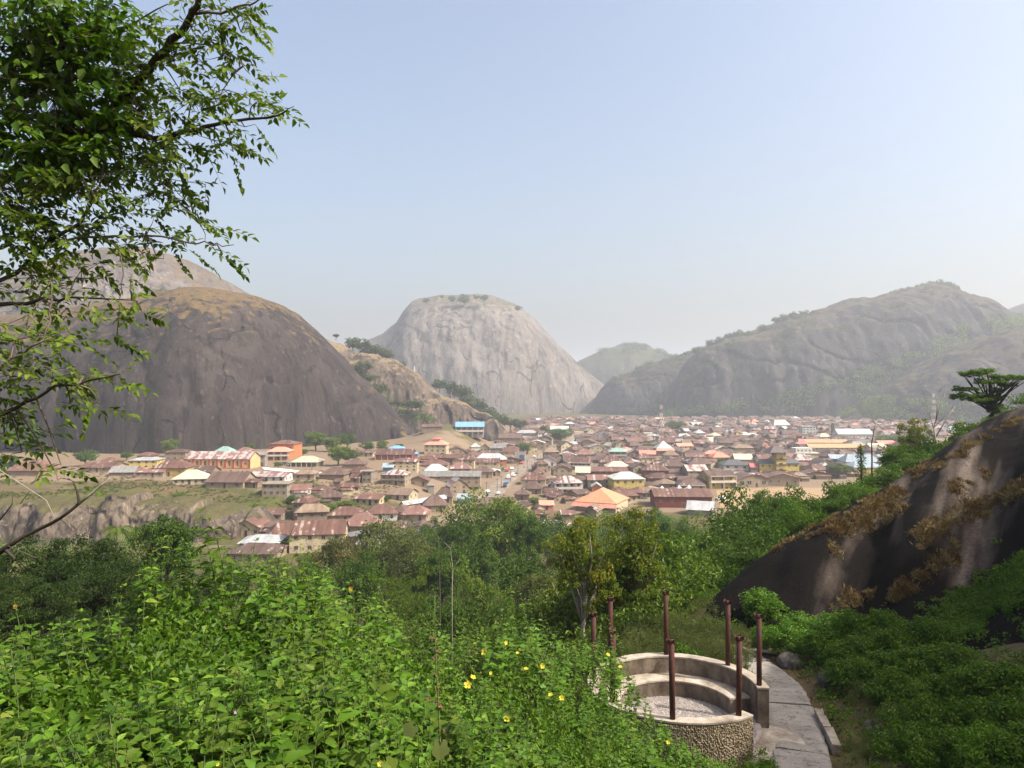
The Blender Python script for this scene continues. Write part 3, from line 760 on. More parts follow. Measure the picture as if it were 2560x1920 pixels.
def cupola(mat='red'):
    def f(root, w, d, h, r):
        b = MB(); b.box(-w * .16, w * .16, -w * .16, w * .16, h + r * .35, h + r + .5)
        c = add('cupola', b.build('cupola', WM['cream']), root)
        b = MB(); roof_geo(b, 'pyr', w * .36, w * .36, h + r + .5, w * .1, .3)
        add('cupola_roof', b.build('cupola_roof', RM[mat]), c)
    return f
def salmon_band(root, w, d, h, r):
    b = MB(); v = [(-w / 2 - .9, -d / 2 - 1.9, h - 1.5), (w / 2 + .9, -d / 2 - 1.9, h - 1.5), (w / 2 + .4, -d / 2 - .2, h + .02), (-w / 2 - .4, -d / 2 - .2, h + .02)]
    v += [(a, c, e - .12) for a, c, e in v]
    b.mesh(v, [(0, 1, 2, 3), (7, 6, 5, 4), (0, 4, 5, 1), (1, 5, 6, 2), (2, 6, 7, 3), (3, 7, 4, 0)])
    add('awning', b.build('awning', RM['salmon']), root)

H = house
# left quarter below the brown dome
H(13, 112, 1192, 1181, 1153, 'hip', 'rust', 'mud', 'wide rust-red hipped roof, outermost house of the left quarter', short='the outermost rust-red hipped roof', depth=13)
H(196, 287, 1182, 1174, 1161, 'gx', 'rust', 'tan', 'long low rust-roofed house left of the yellow house', cols=5)
H(266, 334, 1190, 1186, 1171, 'gx', 'grey', 'mud', 'low grey sheet roof with dark front below the yellow house', hmin=1.8)
H(312, 391, 1173, 1151, 1142, 'hip', 'silver', 'yellow', 'bright yellow two-storey house with grey roof', rows=2, cols=4, short='the bright yellow house', rz=0.15)
H(240, 293, 1168, 1158, 1146, 'hip', 'rust', 'cream', 'small pale house with rust roof behind trees, left of yellow house', cols=3)
H(340, 384, 1150, 1143, 1134, 'hip', 'rust', 'tan', 'rust roof peeping up behind the yellow house')
H(408, 466, 1151, 1131, 1122, 'hip', 'brown', 'tan', 'tall tan house with a shallow brown roof behind church end', rows=2, cols=3)
H(459, 631, 1172, 1147, 1128, 'gx', 'striped', 'apricot', 'long apricot church with red pilasters and tall dark windows', cat='church', name='church', group=None, extra=church_extra, rz=-0.05, depth=13, short='the apricot church', hmin=4)
H(533, 580, 1140, 1132, 1118, 'hip', 'mint', 'tan', 'mint green hipped roof showing above the church roof')
H(590, 628, 1138, 1131, 1121, 'hip', 'pink', 'tan', 'pinkish rust roof right of the mint roof, behind church')
H(376, 464, 1191, 1170, 1147, 'hip', 'rust', 'mustard', 'large rust hipped roof on mustard walls left of church', cols=3, short='the mustard house')
H(332, 408, 1195, 1184, 1172, 'gx', 'pink', 'tan', 'long low house with patchy rust roof below the mustard house', cols=4)
H(419, 512, 1212, 1201, 1177, 'hip', 'cream', 'cream', 'low house under a bright cream hipped roof', cols=5, short='the bright cream roof', rz=0.2)
H(478, 536, 1193, 1187, 1172, 'gx', 'brown', 'mud', 'brown roof between cream-roofed house and church')
H(512, 616, 1221, 1204, 1178, 'gx', 'brown', 'tan', 'broad brown-roofed house right of the cream roof', cols=3)
H(617, 718, 1206, 1194, 1181, 'gx', 'striped', 'white', 'long white house with red and white striped roof', rows=1, cols=5, short='the red and white striped roof', rz=-0.04)
H(651, 721, 1241, 1210, 1207, 'flat', 'block', 'block', 'roofless unfinished block-wall shell on the slope', cat='ruin', name='block_shell', group=None, cols=4, rows=2, door=False, rz=0.02)
H(606, 652, 1220, 1206, 1198, 'gx', 'rust', 'mud', 'tiny rust-roofed shack left of the block-wall shell', cols=2)
H(631, 664, 1166, 1137, 1130, 'shed', 'grey', 'grey', 'narrow grey two-storey building between church and orange building', rows=2, cols=2)
H(671, 742, 1146, 1111, 1100, 'hip', 'rust', 'orange', 'orange brick building with dark arches against the dome foot', rows=1, cols=0, extra=arches(4, .42, 3.0), short='the orange brick building', rz=-0.1)
H(664, 724, 1151, 1129, 1117, 'hip', 'salmon', 'orange', 'orange house with pink roof in front of the brick building', rows=2, cols=3, extra=verandah(4, True))
H(726, 798, 1167, 1157, 1141, 'hip', 'cream', 'mud', 'open pavilion with pale grey-cream hipped roof', extra=verandah(6), short='the pale-roofed pavilion', rz=0)
H(885, 940, 1142, 1132, 1125, 'gx', 'rust', 'cream', 'small cream classroom block left of the red school', cols=4)
H(936, 1033, 1150, 1136, 1122, 'gx', 'rust', 'red', 'dark red school block with rust roof and pink pilasters', cat='school', name='school', group=None, extra=school_extra, short='the dark red school', rz=0)
H(968, 1012, 1131, 1124, 1117, 'hip', 'blue', 'white', 'small light blue roof behind the red school')
H(1014, 1046, 1146, 1138, 1128, 'hip', 'blue', 'grey', 'blue roof corner at the right end of the red school')
H(973, 1045, 1179, 1154, 1144, 'hip', 'pink', 'cream', 'cream three-storey house under a rust roof below the school', rows=3, cols=4, short='the cream three-storey house')
H(852, 913, 1174, 1166, 1151, 'hip', 'brown', 'mud', 'brown hipped roof with white edge left of cream three-storey house')
H(795, 868, 1201, 1191, 1172, 'hip', 'brown', 'mud', 'low brown hipped house above the bare slope')
H(866, 934, 1196, 1183, 1166, 'hip', 'rust', 'mud', 'rusty hipped house joined to the block tower', cols=2)
H(729, 788, 1201, 1191, 1179, 'hip', 'tan', 'tan', 'small tan striped-roof house right of the striped roof', cols=2)
H(874, 905, 1209, 1198, 1187, 'gx', 'rust', 'mud', 'little rusty hut with dark front at the slope edge', cols=1)
H(903, 934, 1210, 1180, 1177, 'flat', 'block', 'block', 'bare block tower beside the little rusty hut', name='block_tower', cat='building', group=None, rows=2, cols=2, door=False)
H(832, 853, 1220, 1212, 1204, 'shed', 'rust', 'mud', 'tiny lone kiosk on the bare slope', depth=3)
H(950, 1023, 1213, 1187, 1173, 'hip', 'striped', 'tan', 'two-storey tan house with striped pinkish roof and ledge', rows=2, cols=4, extra=band(.5), short='the striped two-storey house')
H(1018, 1074, 1216, 1202, 1189, 'gy', 'rust', 'tan', 'gabled rust-roofed house facing the slope, right of striped house', cols=2)
H(955, 985, 1180, 1170, 1160, 'gx', 'paleblue', 'bluewall', 'small blue-walled shop with pale roof', depth=6)
H(1055, 1118, 1189, 1180, 1163, 'hip', 'white', 'tan', 'bright white hipped roof in the middle of town', short='the bright white hipped roof')
H(1048, 1120, 1175, 1168, 1153, 'hip', 'rust', 'tan', 'rust hipped roof just behind the bright white roof')
H(1118, 1178, 1183, 1172, 1155, 'hip', 'pink', 'tan', 'pair of pinkish roofs right of the bright white roof', cols=3)
H(1048, 1203, 1211, 1190, 1177, 'gx', 'grey', 'tan', 'long grey-roofed two-storey terrace near the main road', rows=2, cols=8, short='the long grey-roofed terrace', rz=0.0)
H(1110, 1172, 1234, 1214, 1193, 'gy', 'striped', 'tan', 'gabled house with rust and white patched roof by the road bend', rows=2, cols=2, rz=0.3)
H(1181, 1250, 1179, 1156, 1146, 'gx', 'rust', 'cream', 'cream two-storey house with rust roof beside the main road', rows=2, cols=3, short='the cream roadside house')
H(1184, 1268, 1168, 1150, 1134, 'hip', 'silver', 'orange', 'broad pale roof over orange wall behind cream roadside house', rows=2, cols=3)
H(1178, 1234, 1195, 1180, 1166, 'hip', 'brown', 'tan', 'brown hipped house in front of the cream roadside house', cols=2)
H(1059, 1120, 1142, 1112, 1099, 'hip', 'salmon', 'cream', 'three-storey cream and pink house with arches and red cupola', rows=3, cols=4, extra=both(cupola('red'), arches(3, 0, 2.2)), short='the red-topped three-storey house', door=False)
H(1119, 1161, 1138, 1126, 1117, 'gy', 'rust', 'tan', 'small gabled rust house right of the red-topped house', cols=2)
H(1173, 1202, 1126, 1118, 1107, 'hip', 'white', 'white', 'small white hipped roof below the blue-roofed building')
H(1136, 1211, 1091, 1067, 1055, 'shed', 'blue', 'grey', 'grey two-storey building with long bright blue roof on the slope', rows=2, cols=5, extra=verandah(6, True), short='the bright blue roof', rz=0.05)
H(1050, 1106, 1079, 1067, 1061, 'shed', 'rust', 'mud', 'low mud-brown house with flat roof left of the blue roof', cols=2)
H(1209, 1240, 1092, 1083, 1074, 'gx', 'brown', 'cream', 'small cream house right of the blue roof', cols=2)
H(1246, 1306, 1112, 1094, 1084, 'gx', 'brown', 'mud', 'brown two-storey house at the head of the slope right of blue roof', rows=2, cols=4)
H(1226, 1268, 1132, 1120, 1109, 'gx', 'grey', 'tan', 'tan house with thin grey roof left of the round roadside tree', rows=1, cols=3)
H(1256, 1300, 1141, 1129, 1119, 'gx', 'rust', 'cream', 'cream-gabled house close to the round roadside tree', cols=2)
# lower houses near the thicket
H(590, 705, 1305, 1291, 1275, 'gx', 'rust', 'tan', 'long low rust-roofed house below the rock bank', cols=5, short='the long rust roof below the rock bank', rz=0.03)
H(575, 664, 1343, 1318, 1294, 'gy', 'rust', 'cream', 'cream gabled house with rust roof among lower trees', cols=3, short='the cream gabled house')
H(588, 697, 1385, 1357, 1336, 'hip', 'silver', 'tan', 'house with weathered white-grey hipped roof low at left', cols=3)
H(560, 690, 1408, 1388, 1362, 'hip', 'brown', 'tan', 'brown hipped roof in front of the white-grey roof', cols=3)
H(322, 396, 1352, 1334, 1318, 'gx', 'rust', 'cream', 'rust-roofed cream house half hidden behind the dark round tree', cols=3)
H(711, 860, 1382, 1334, 1300, 'gx', 'rust', 'cream', 'large two-storey cream house with broad rust roof', rows=2, cols=4, short='the large cream house', rz=0.12, depth=11)
H(854, 945, 1338, 1315, 1281, 'hip', 'pink', 'tan', 'rust hipped house with pale hip lines right of large cream house', cols=3)
H(809, 906, 1306, 1288, 1266, 'hip', 'rust', 'tan', 'rust hipped house with blank tan wall uphill of large cream house', cols=1)
H(900, 994, 1302, 1287, 1264, 'hip', 'rust', 'white', 'rust hipped house with a white end wall', cols=3)
H(974, 1026, 1298, 1285, 1265, 'hip', 'brown', 'tan', 'small brown hipped house between two rust roofs', cols=2)
H(1000, 1074, 1304, 1292, 1269, 'hip', 'pink', 'tan', 'rust hipped house with pale ridges at the thicket edge', cols=2)
H(884, 963, 1264, 1250, 1237, 'gx', 'rust', 'cream', 'long rust-roofed house with white gable on the weedy slope', cols=4, rz=-0.2)
H(964, 1039, 1252, 1239, 1223, 'gx', 'tan', 'cream', 'cream house with pale weathered roof near slope bottom', cols=3, rz=-0.25)
H(1018, 1082, 1278, 1262, 1226, 'gy', 'silver', 'grey', 'long silver-roofed shed running back from the thicket', cat='shed', rz=-0.65, depth=22, short='the silver-roofed shed')
H(1050, 1118, 1280, 1266, 1240, 'hip', 'brown', 'tan', 'brown hipped house right of the silver-roofed shed', cols=2)
H(1083, 1134, 1257, 1247, 1223, 'hip', 'brown', 'tan', 'brown roof behind the silver-roofed shed, close to the road', cols=2)
H(1064, 1086, 1236, 1215, 1209, 'flat', 'grey', 'grey', 'narrow grey tank house beside the road bend', depth=5)
H(1140, 1178, 1262, 1248, 1238, 'shed', 'paleblue', 'bluewall', 'blue kiosk with pale roof at the road side', depth=5)
# right of the main road
H(1522, 1573, 1149, 1129, 1119, 'hip', 'mint', 'grey', 'grey two-storey house with mint roof and balcony', rows=2, cols=3, extra=verandah(4, True), short='the mint-roofed house')
H(1471, 1517, 1135, 1118, 1110, 'gy', 'grey', 'cream', 'cream two-storey house with three windows left of mint roof', rows=2, cols=3, short='the cream house by the mint roof')
H(1435, 1491, 1145, 1139, 1125, 'hip', 'pink', 'tan', 'broad pink-brown hipped roof left of the mint-roofed house', cols=3)
H(1498, 1562, 1168, 1156, 1138, 'hip', 'rust', 'mud', 'rust hipped house with white gutter band below mint roof', cols=4, short='the rust roof with white band')
H(1422, 1484, 1175, 1157, 1146, 'gx', 'rust', 'mud', 'rust-roofed two-storey house with dark gallery', rows=2, cols=4, extra=verandah(6, True))
H(1348, 1394, 1165, 1153, 1140, 'gy', 'brown', 'white', 'white-gabled house with brown roof close to the road', cols=2, short='the white-gabled house')
H(1337, 1372, 1182, 1161, 1151, 'hip', 'rust', 'tan', 'tall tan house with small rust hipped roof beside the road', rows=2, cols=2)
H(1378, 1432, 1195, 1173, 1161, 'gy', 'rust', 'tan', 'tan two-storey gabled house with three windows near the road', rows=2, cols=3, short='the tan gabled house')
H(1329, 1364, 1194, 1184, 1171, 'hip', 'rust', 'tan', 'small rust hipped hut at the roadside')
H(1300, 1370, 1214, 1201, 1183, 'hip', 'rust', 'cream', 'rust hipped house with two dark windows facing the thicket', cols=2, door=False)
H(1302, 1360, 1237, 1226, 1206, 'hip', 'brown', 'mud', 'brown hipped house with white ridge near the road end', cols=2)
H(1284, 1330, 1252, 1243, 1230, 'hip', 'brown', 'mud', 'low brown hut nearest the bend, above the pink kiosk', cols=1)
H(1378, 1458, 1236, 1207, 1190, 'hip', 'striped', 'white', 'white two-storey house with patched rust and silver roof and balconies', rows=2, cols=4, extra=verandah(5, True), short='the patched-roof balcony house')
H(1438, 1479, 1193, 1184, 1171, 'shed', 'cream', 'tan', 'cream sloping roof in the middle of the brown roofs', cols=2)
H(1477, 1572, 1192, 1178, 1167, 'gx', 'rust', 'red', 'long dark red house with a rust roof', cols=6, short='the long dark red house', rz=0)
H(1515, 1578, 1178, 1171, 1157, 'hip', 'cream', 'tan', 'pale cream hipped roof behind the long dark red house')
H(1468, 1530, 1224, 1199, 1187, 'gx', 'pink', 'tan', 'rust-roofed tan house left of the pale mint roof', rows=2, cols=3)
H(1526, 1613, 1233, 1198, 1180, 'hip', 'palemint', 'yellow', 'yellow two-storey house with pale mint hipped roof', rows=2, cols=4, short='the pale mint roof', rz=0.1)
H(1478, 1508, 1230, 1216, 1207, 'gy', 'silver', 'orange', 'small orange shed with silver gable above the orange hall', depth=7)
H(1441, 1582, 1280, 1257, 1220, 'hip', 'orange', 'cream', 'big hall with bright orange roof and pink lower eaves', cat='hall', name='hall', group=None, cols=6, rows=1, rz=-0.42, depth=17, extra=salmon_band, short='the orange-roofed hall', sides=1)
H(1346, 1386, 1277, 1263, 1253, 'gx', 'salmon', 'pink', 'small kiosk with bright pink roof left of the orange hall', depth=5, cols=1)
H(1346, 1434, 1334, 1318, 1304, 'gx', 'striped', 'orange', 'long striped rusty shed roof rising out of the thicket', cat='shed', depth=8)
H(1400, 1440, 1302, 1292, 1282, 'gx', 'pink', 'mud', 'small rust roof behind the striped shed', depth=6)
H(1636, 1786, 1270, 1241, 1221, 'gx', 'rust', 'red', 'wide dark red shop block with rust roof and open doorways', cols=5, short='the dark red shop block', rz=-0.05, depth=14, cat='shop', name='shop', group=None)
H(1720, 1800, 1290, 1274, 1253, 'gx', 'silver', 'grey', 'pale silver roof among the bushes below the dark red shop', rz=-0.3)
H(1606, 1679, 1196, 1176, 1161, 'hip', 'rust', 'red', 'dark red two-storey house with broad rust hipped roof', rows=2, cols=4, short='the dark red two-storey house')
H(1620, 1685, 1212, 1196, 1182, 'hip', 'rust', 'red', 'lower dark red house with rust roof in front of its twin', cols=3)
H(1639, 1696, 1223, 1212, 1199, 'pyr', 'tan', 'mud', 'tan pyramid-roofed house by the market tents', cols=2, short='the tan pyramid roof')
H(1696, 1769, 1228, 1213, 1196, 'hip', 'brown', 'cream', 'brown hipped house with porch posts by the sandy square', cols=3, extra=verandah(4))
H(1761, 1841, 1221, 1190, 1175, 'gx', 'brown', 'yellow', 'yellow two-storey house with brown roof and blue balcony', rows=2, cols=3, extra=verandah(3, True), short='the yellow balcony house')
H(1837, 1922, 1219, 1198, 1183, 'gy', 'brown', 'tan', 'wide tan gabled house with garage bays on the square', cols=4, short='the wide tan gabled house', ww=2.2, wh=2.4)
H(1808, 1877, 1188, 1163, 1149, 'hip', 'slate', 'white', 'bright white house with dark slate hipped roof', rows=2, cols=3, short='the white slate-roofed house', ww=1.7)
H(1712, 1772, 1198, 1177, 1162, 'gx', 'striped', 'tan', 'house with silver and rust striped roof left of white house', rows=2, cols=3, short='the silver striped roof')
H(1723, 1782, 1175, 1160, 1144, 'hip', 'brown', 'tan', 'brown hipped house behind the silver striped roof', cols=3)
H(1652, 1720, 1180, 1166, 1149, 'hip', 'brown', 'mud', 'broad brown hipped roof behind the dark red two-storey house', cols=3)
H(1778, 1827, 1153, 1145, 1132, 'hip', 'salmon', 'cream', 'bright salmon hipped roof in mid town', short='the bright salmon roof')
H(1639, 1684, 1140, 1121, 1098, 'pyr', 'white', 'grey', 'tall white pyramid roof over a salmon awning', extra=salmon_band, short='the white pyramid roof', rows=2, cols=2)
H(1599, 1644, 1146, 1135, 1126, 'gx', 'salmon', 'tan', 'salmon-roofed house left of the white pyramid roof')
H(1587, 1636, 1159, 1146, 1134, 'hip', 'rust', 'cream', 'rust hipped house with cream walls in front of salmon roof', cols=3)
H(1659, 1702, 1147, 1139, 1127, 'hip', 'tan', 'cream', 'pale tan hipped house right below the white pyramid roof', cols=4)
H(1715, 1768, 1152, 1142, 1134, 'gx', 'pink', 'cream', 'long pinkish roof on cream walls left of bright salmon roof', cols=5)
H(1832, 1889, 1130, 1120, 1111, 'hip', 'tan', 'mud', 'wide tan hipped roof behind the bright salmon roof', cols=4)
H(1837, 1885, 1157, 1150, 1137, 'gx', 'cream', 'tan', 'cream sheet roof between salmon roof and yellow tower', cols=2)
H(1876, 1898, 1190, 1168, 1156, 'gx', 'red', 'grey', 'narrow red-roofed house squeezed right of the white house', rows=2, cols=1)
# the yellow hotel with its tower
def hotel(root, w, d, h, r):
    b = MB(); b.box(-2.6, 2.6, -d / 2 - 2.2, -d / 2 + 4, -1, h * 1.85); add('tower', b.build('tower', WM['yellow']), root)
    b = MB(); roof_geo(b, 'hip', 9.5, 9, h * 1.85 + 0.02, 3.4, .6)
    t = add('tower_roof', b.build('tower_roof', RM['dark']), root); t.location = (-1.2, -d / 2 + 1.5, 0)
    for k in range(3):
        b = MB(); b.box(-2.9, 2.9, -d / 2 - 2.6, -d / 2 - 2.19, h * (.45 + .42 * k), h * (.5 + .42 * k)); add('ledge', b.build('ledge', M_DOOR), root)
        add('window', ME_WIN, root, (0, -d / 2 - 2.203, h * (.62 + .42 * k) - .6), None, (2.0, 1, 1.2))
H(1894, 2001, 1190, 1158, 1148, 'gx', 'slate', 'yellow', 'yellow multi-storey hotel block with a stair tower', cat='hotel', name='hotel', group=None, rows=2, cols=6, extra=hotel, short='the yellow tower block', rz=0.05, depth=10)
H(1918, 2007, 1216, 1195, 1181, 'gy', 'rust', 'tan', 'tan gabled house with dark doorways in front of yellow tower block', cols=4)
H(1838, 1846, 1222, 1215, 1211, 'pyr', 'tan', 'mud', 'tiny thatched-looking kiosk on the square', depth=3)
def penthouse(root, w, d, h, r):
    b = MB(); b.box(-w * .27, w * .2, -d * .3, d * .4, h, h + 3.4); q = add('penthouse', b.build('penthouse', WM['white']), root)
    for i in range(4): add('window', ME_WIN, q, (-w * .2 + i * w * .11, -d * .3 - .003, h + 1.7), None, (1, 1, 1.3))
H(1970, 2063, 1142, 1134, 1132, 'flat', 'cream', 'cream', 'flat cream roof with white penthouse storey', extra=penthouse, short='the white penthouse')
H(2022, 2176, 1127, 1118, 1109, 'gx', 'ochre', 'yellow', 'very long ochre-roofed school wing', cols=12, short='the long ochre roof', rz=0, depth=9)
H(2006, 2120, 1114, 1106, 1098, 'gx', 'ochre', 'tan', 'second ochre roof behind the long ochre wing', depth=9)
H(2095, 2183, 1101, 1085, 1072, 'gx', 'white', 'white', 'large white church with two-tier white roof', cat='church', name='church', group=None, cols=10, short='the large white church', rz=0, extra=band(.85, RM['white']), depth=14)
H(2084, 2099, 1097, 1058, 1054, 'flat', 'grey', 'grey', 'grey square tower beside the large white church', cat='tower', name='tower', group=None, depth=7, rows=4, cols=1, door=False)
H(2006, 2042, 1090, 1066, 1063, 'flat', 'white', 'white', 'grey-white apartment block with a grid of windows', cat='building', name='apartment_block', group=None, rows=4, cols=4, door=False, ww=2.0, wh=1.5, short='the windowed apartment block')
H(1990, 2021, 1117, 1110, 1097, 'hip', 'red', 'cream', 'crimson hipped roof left of the long ochre roof', short='the crimson roof')
H(2045, 2084, 1100, 1092, 1083, 'hip', 'cream', 'cream', 'cream hipped roof left of the large white church', cols=4)
H(1985, 2035, 1164, 1151, 1135, 'hip', 'striped', 'pink', 'pink house with rust roof and a silver patch', cols=3, rows=2)
H(2112, 2206, 1165, 1157, 1137, 'hip', 'paleblue', 'tan', 'broad pale blue hipped roof behind the ivy column', short='the pale blue roof')
H(2125, 2213, 1187, 1169, 1153, 'hip', 'paleblue', 'mustard', 'pale blue-grey hipped roof on a mustard house below the first', rows=2, cols=4)
H(2076, 2118, 1160, 1146, 1136, 'gx', 'paleblue', 'bluewall', 'blue shopfront left of the pale blue roof', cols=3)
H(2188, 2232, 1152, 1143, 1136, 'hip', 'paleblue', 'cream', 'small pale roof right of the broad pale blue roof', cols=3)
H(1930, 1978, 1072, 1063, 1049, 'hip', 'white', 'tan', 'large white and brown roof at the far edge under the hill')
H(2370, 2403, 1084, 1075, 1066, 'hip', 'mint', 'cream', 'teal roof far off between the right hand trees')
H(1290, 1345, 1096, 1083, 1075, 'hip', 'white', 'grey', 'white-roofed house with blue trim at the far road side', rows=2, cols=3, short='the far white roof')
H(1376, 1424, 1081, 1073, 1065, 'gx', 'palemint', 'tan', 'wide olive green roof behind the big street tree', cols=4)
H(1412, 1438, 1064, 1060, 1055, 'hip', 'white', 'tan', 'white hipped roof at the mouth of the valley')
H(1735, 1765, 1091, 1083, 1073, 'pyr', 'white', 'grey', 'white pyramid roof right of the radio mast')
H(2018, 2030, 1150, 1147, 1143, 'hip', 'white', 'tan', 'tiny white roof in front of the yellow tower block')

# ------------------------------------------------------------------ main road
ROAD_PX = [(1168, 1272), (1222, 1250), (1260, 1203), (1318, 1162), (1373, 1132), (1412, 1114), (1440, 1092), (1462, 1078)]
RP = np.array([[hit(a, b_)[0], hit(a, b_)[1]] for a, b_ in ROAD_PX])
def road_pts(n=140):
    s = np.r_[0, np.cumsum(np.hypot(*np.diff(RP, axis=0).T))]
    t = np.linspace(0, s[-1], n)
    x, y = np.interp(t, s, RP[:, 0]), np.interp(t, s, RP[:, 1])
    k = np.ones(15) / 15
    xs = np.convolve(np.pad(x, 7, 'edge'), k, 'valid'); ys = np.convolve(np.pad(y, 7, 'edge'), k, 'valid')
    return xs, ys
RX, RY = road_pts()
def ribbon(xs, ys, hw, dz, mat, name):
    dx, dy = np.gradient(xs), np.gradient(ys); l = np.hypot(dx, dy); nx, ny = dy / l, -dx / l
    offs = np.linspace(-hw, hw, 5)
    V = np.stack([np.c_[xs + nx * o, ys + ny * o, G(xs + nx * o, ys + ny * o) + dz] for o in offs], 1).reshape(-1, 3)
    i = np.arange(len(V)).reshape(-1, 5)
    Fq = np.c_[i[:-1, :-1].ravel(), i[:-1, 1:].ravel(), i[1:, 1:].ravel(), i[1:, :-1].ravel()]
    return mesh_np(name, V, Fq, [mat], shade=True)
m = NT('road_dusty')
n1 = m.noise(m.pos(), 0.25, 5); n2 = m.noise(m.pos(), 2.5, 4)
c = m.mix(m.ramp(n1, [(0.4, 0.0), (0.65, 0.8)]), m.ramp(n2, [(0.3, (0.12, 0.10, 0.085)), (0.7, (0.18, 0.155, 0.13))]), (0.30, 0.23, 0.16))
M_ROAD = m.fin(c, 0.95, 0.15)
struct(add('road', ribbon(RX, RY, 4.6, 0.06, M_ROAD, 'road')), 'dusty main road running through the town')
struct(add('sandy_square', (lambda b: (b.mesh([(*hit(a, c)[:2], 0.05) for a, c in [(1800, 1275), (1790, 1226), (1960, 1219), (2090, 1222), (2120, 1262), (1980, 1275)]], [(0, 1, 2, 3, 4, 5)]), b.build('sandy_square', plain_mat('sand_yellow', (0.28, 0.195, 0.105), 0.95, 0.2, 0.3)))[1])(MB())), 'open sandy square by the white tents')

# ------------------------------------------------------------------ filling the town with the houses between
def road_dist(x, y): return float(np.min(np.hypot(RX - x, RY - y)))
HILLBOX = []
def in_town(px, y):
    lo = np.interp(y, [260, 300, 400, 520, 700, 900, 1150], [1290, 1130, 990, 1235, 1265, 1300, 1330])
    hi = np.interp(y, [260, 300, 400, 520, 700, 900, 1150], [1400, 1640, 2160, 2230, 2330, 2420, 2300])
    return lo < px < hi
OR = {1: 'first', 2: 'second', 3: 'third', 4: 'fourth', 5: 'fifth', 6: 'sixth', 7: 'seventh', 8: 'eighth', 9: 'ninth'}
CNT = {}
def auto_label(look, px, py, marks=None):
    best = min(marks or LANDMARKS, key=lambda L: math.hypot(L[0] - px, (L[1] - py) * 2.2))
    dx, dy = px - best[0], py - best[1]
    if abs(dx) > abs(dy) * 1.8: rel = 'right of' if dx > 0 else 'left of'
    else: rel = 'behind' if dy < 0 else 'in front of'
    k = (look, rel, best[2]); CNT[k] = CNT.get(k, 0) + 1
    nn = CNT[k]
    if nn == 1: return '%s %s %s' % (look, rel, best[2])
    return '%s, %s one %s %s' % (look, OR.get(nn, 'farther'), rel, best[2])
LOOK_R = {'rust': 'rust-red', 'brown': 'brown', 'dark': 'dark brown', 'pink': 'faded pinkish-rust', 'tan': 'tan', 'white': 'white', 'cream': 'cream', 'silver': 'silver', 'grey': 'grey', 'striped': 'patched striped', 'paleblue': 'pale blue', 'mint': 'mint', 'salmon': 'salmon'}
def annexe(b, w, d, h, r, kind, m1, m2, sd):
    """lean-to along one side or a cross wing; returns (walls, roof) builders"""
    wb, rb = MB(), MB()
    if kind == 'lean_to':
        q = w * .55; x0 = sd * w * .18; hh = h if h < 4 else 2.8
        wb.box(x0 - q / 2, x0 + q / 2, -d / 2 - 2.4, -d / 2 + .05, -1, hh * .66, m1)
        v = [(x0 - q / 2 - .3, -d / 2 - 2.9, hh * .62), (x0 + q / 2 + .3, -d / 2 - 2.9, hh * .62), (x0 + q / 2 + .3, -d / 2 - .02, hh * .88), (x0 - q / 2 - .3, -d / 2 - .02, hh * .88)]
        v += [(a, c, e - .1) for a, c, e in v]
        rb.mesh(v, [(0, 1, 2, 3), (7, 6, 5, 4), (0, 4, 5, 1), (1, 5, 6, 2), (2, 6, 7, 3), (3, 7, 4, 0)], m2)
    else:
        q, l = w * .45, d * .55; x0 = sd * (w / 2 - q / 2 - .05); t_, u_ = MB(), MB()
        wall_geo(t_, 'gy', q, l, h * .97, r * .72, m1); roof_geo(u_, 'gy', q, l, h * .97, r * .72, .4, .12, m2)
        for s_, o_ in ((t_, wb), (u_, rb)):
            o_.mesh([(a + x0, c - d / 2 - l / 2 + .3, e) for a, c, e in s_.v], s_.f, s_.m[0])
    return wb, rb
def free(x, y, rad):
    return all((x - a[0]) ** 2 + (y - a[1]) ** 2 > (rad + a[2]) ** 2 * 0.62 for a in PLACED)
ROOFS = ['rust'] * 8 + ['brown'] * 9 + ['pink'] * 4 + ['dark'] * 2 + ['tan'] * 3 + ['rust'] * 14 + ['brown'] * 14 + ['white', 'cream', 'silver', 'grey', 'striped', 'salmon']
WALLS = ['tan'] * 7 + ['mud'] * 9 + ['cream'] * 3 + ['grey'] * 2 + ['white', 'yellow', 'pink']
cand = []
yy = 262.0
while yy < 1180:
    x0_, x1_ = (900 - CX) / F * yy, (2460 - CX) / F * yy
    stp = 11.0 if yy < 520 else 13.0
    for k in range(int((x1_ - x0_) / stp)):
        cand.append((x0_ + stp * (k + rnd.uniform(0.15, 0.85)), yy + rnd.uniform(-4, 4)))
    yy += 10.5 if yy < 520 else 13.5
for k in range(60): cand.insert(0, ((rnd.uniform(700, 1130) - CX) / F * 1.0, rnd.uniform(205, 300)))
cand = [((x * y, y) if i < 60 else (x, y)) for i, (x, y) in enumerate(cand)]
far_list, n_ind = [], 0
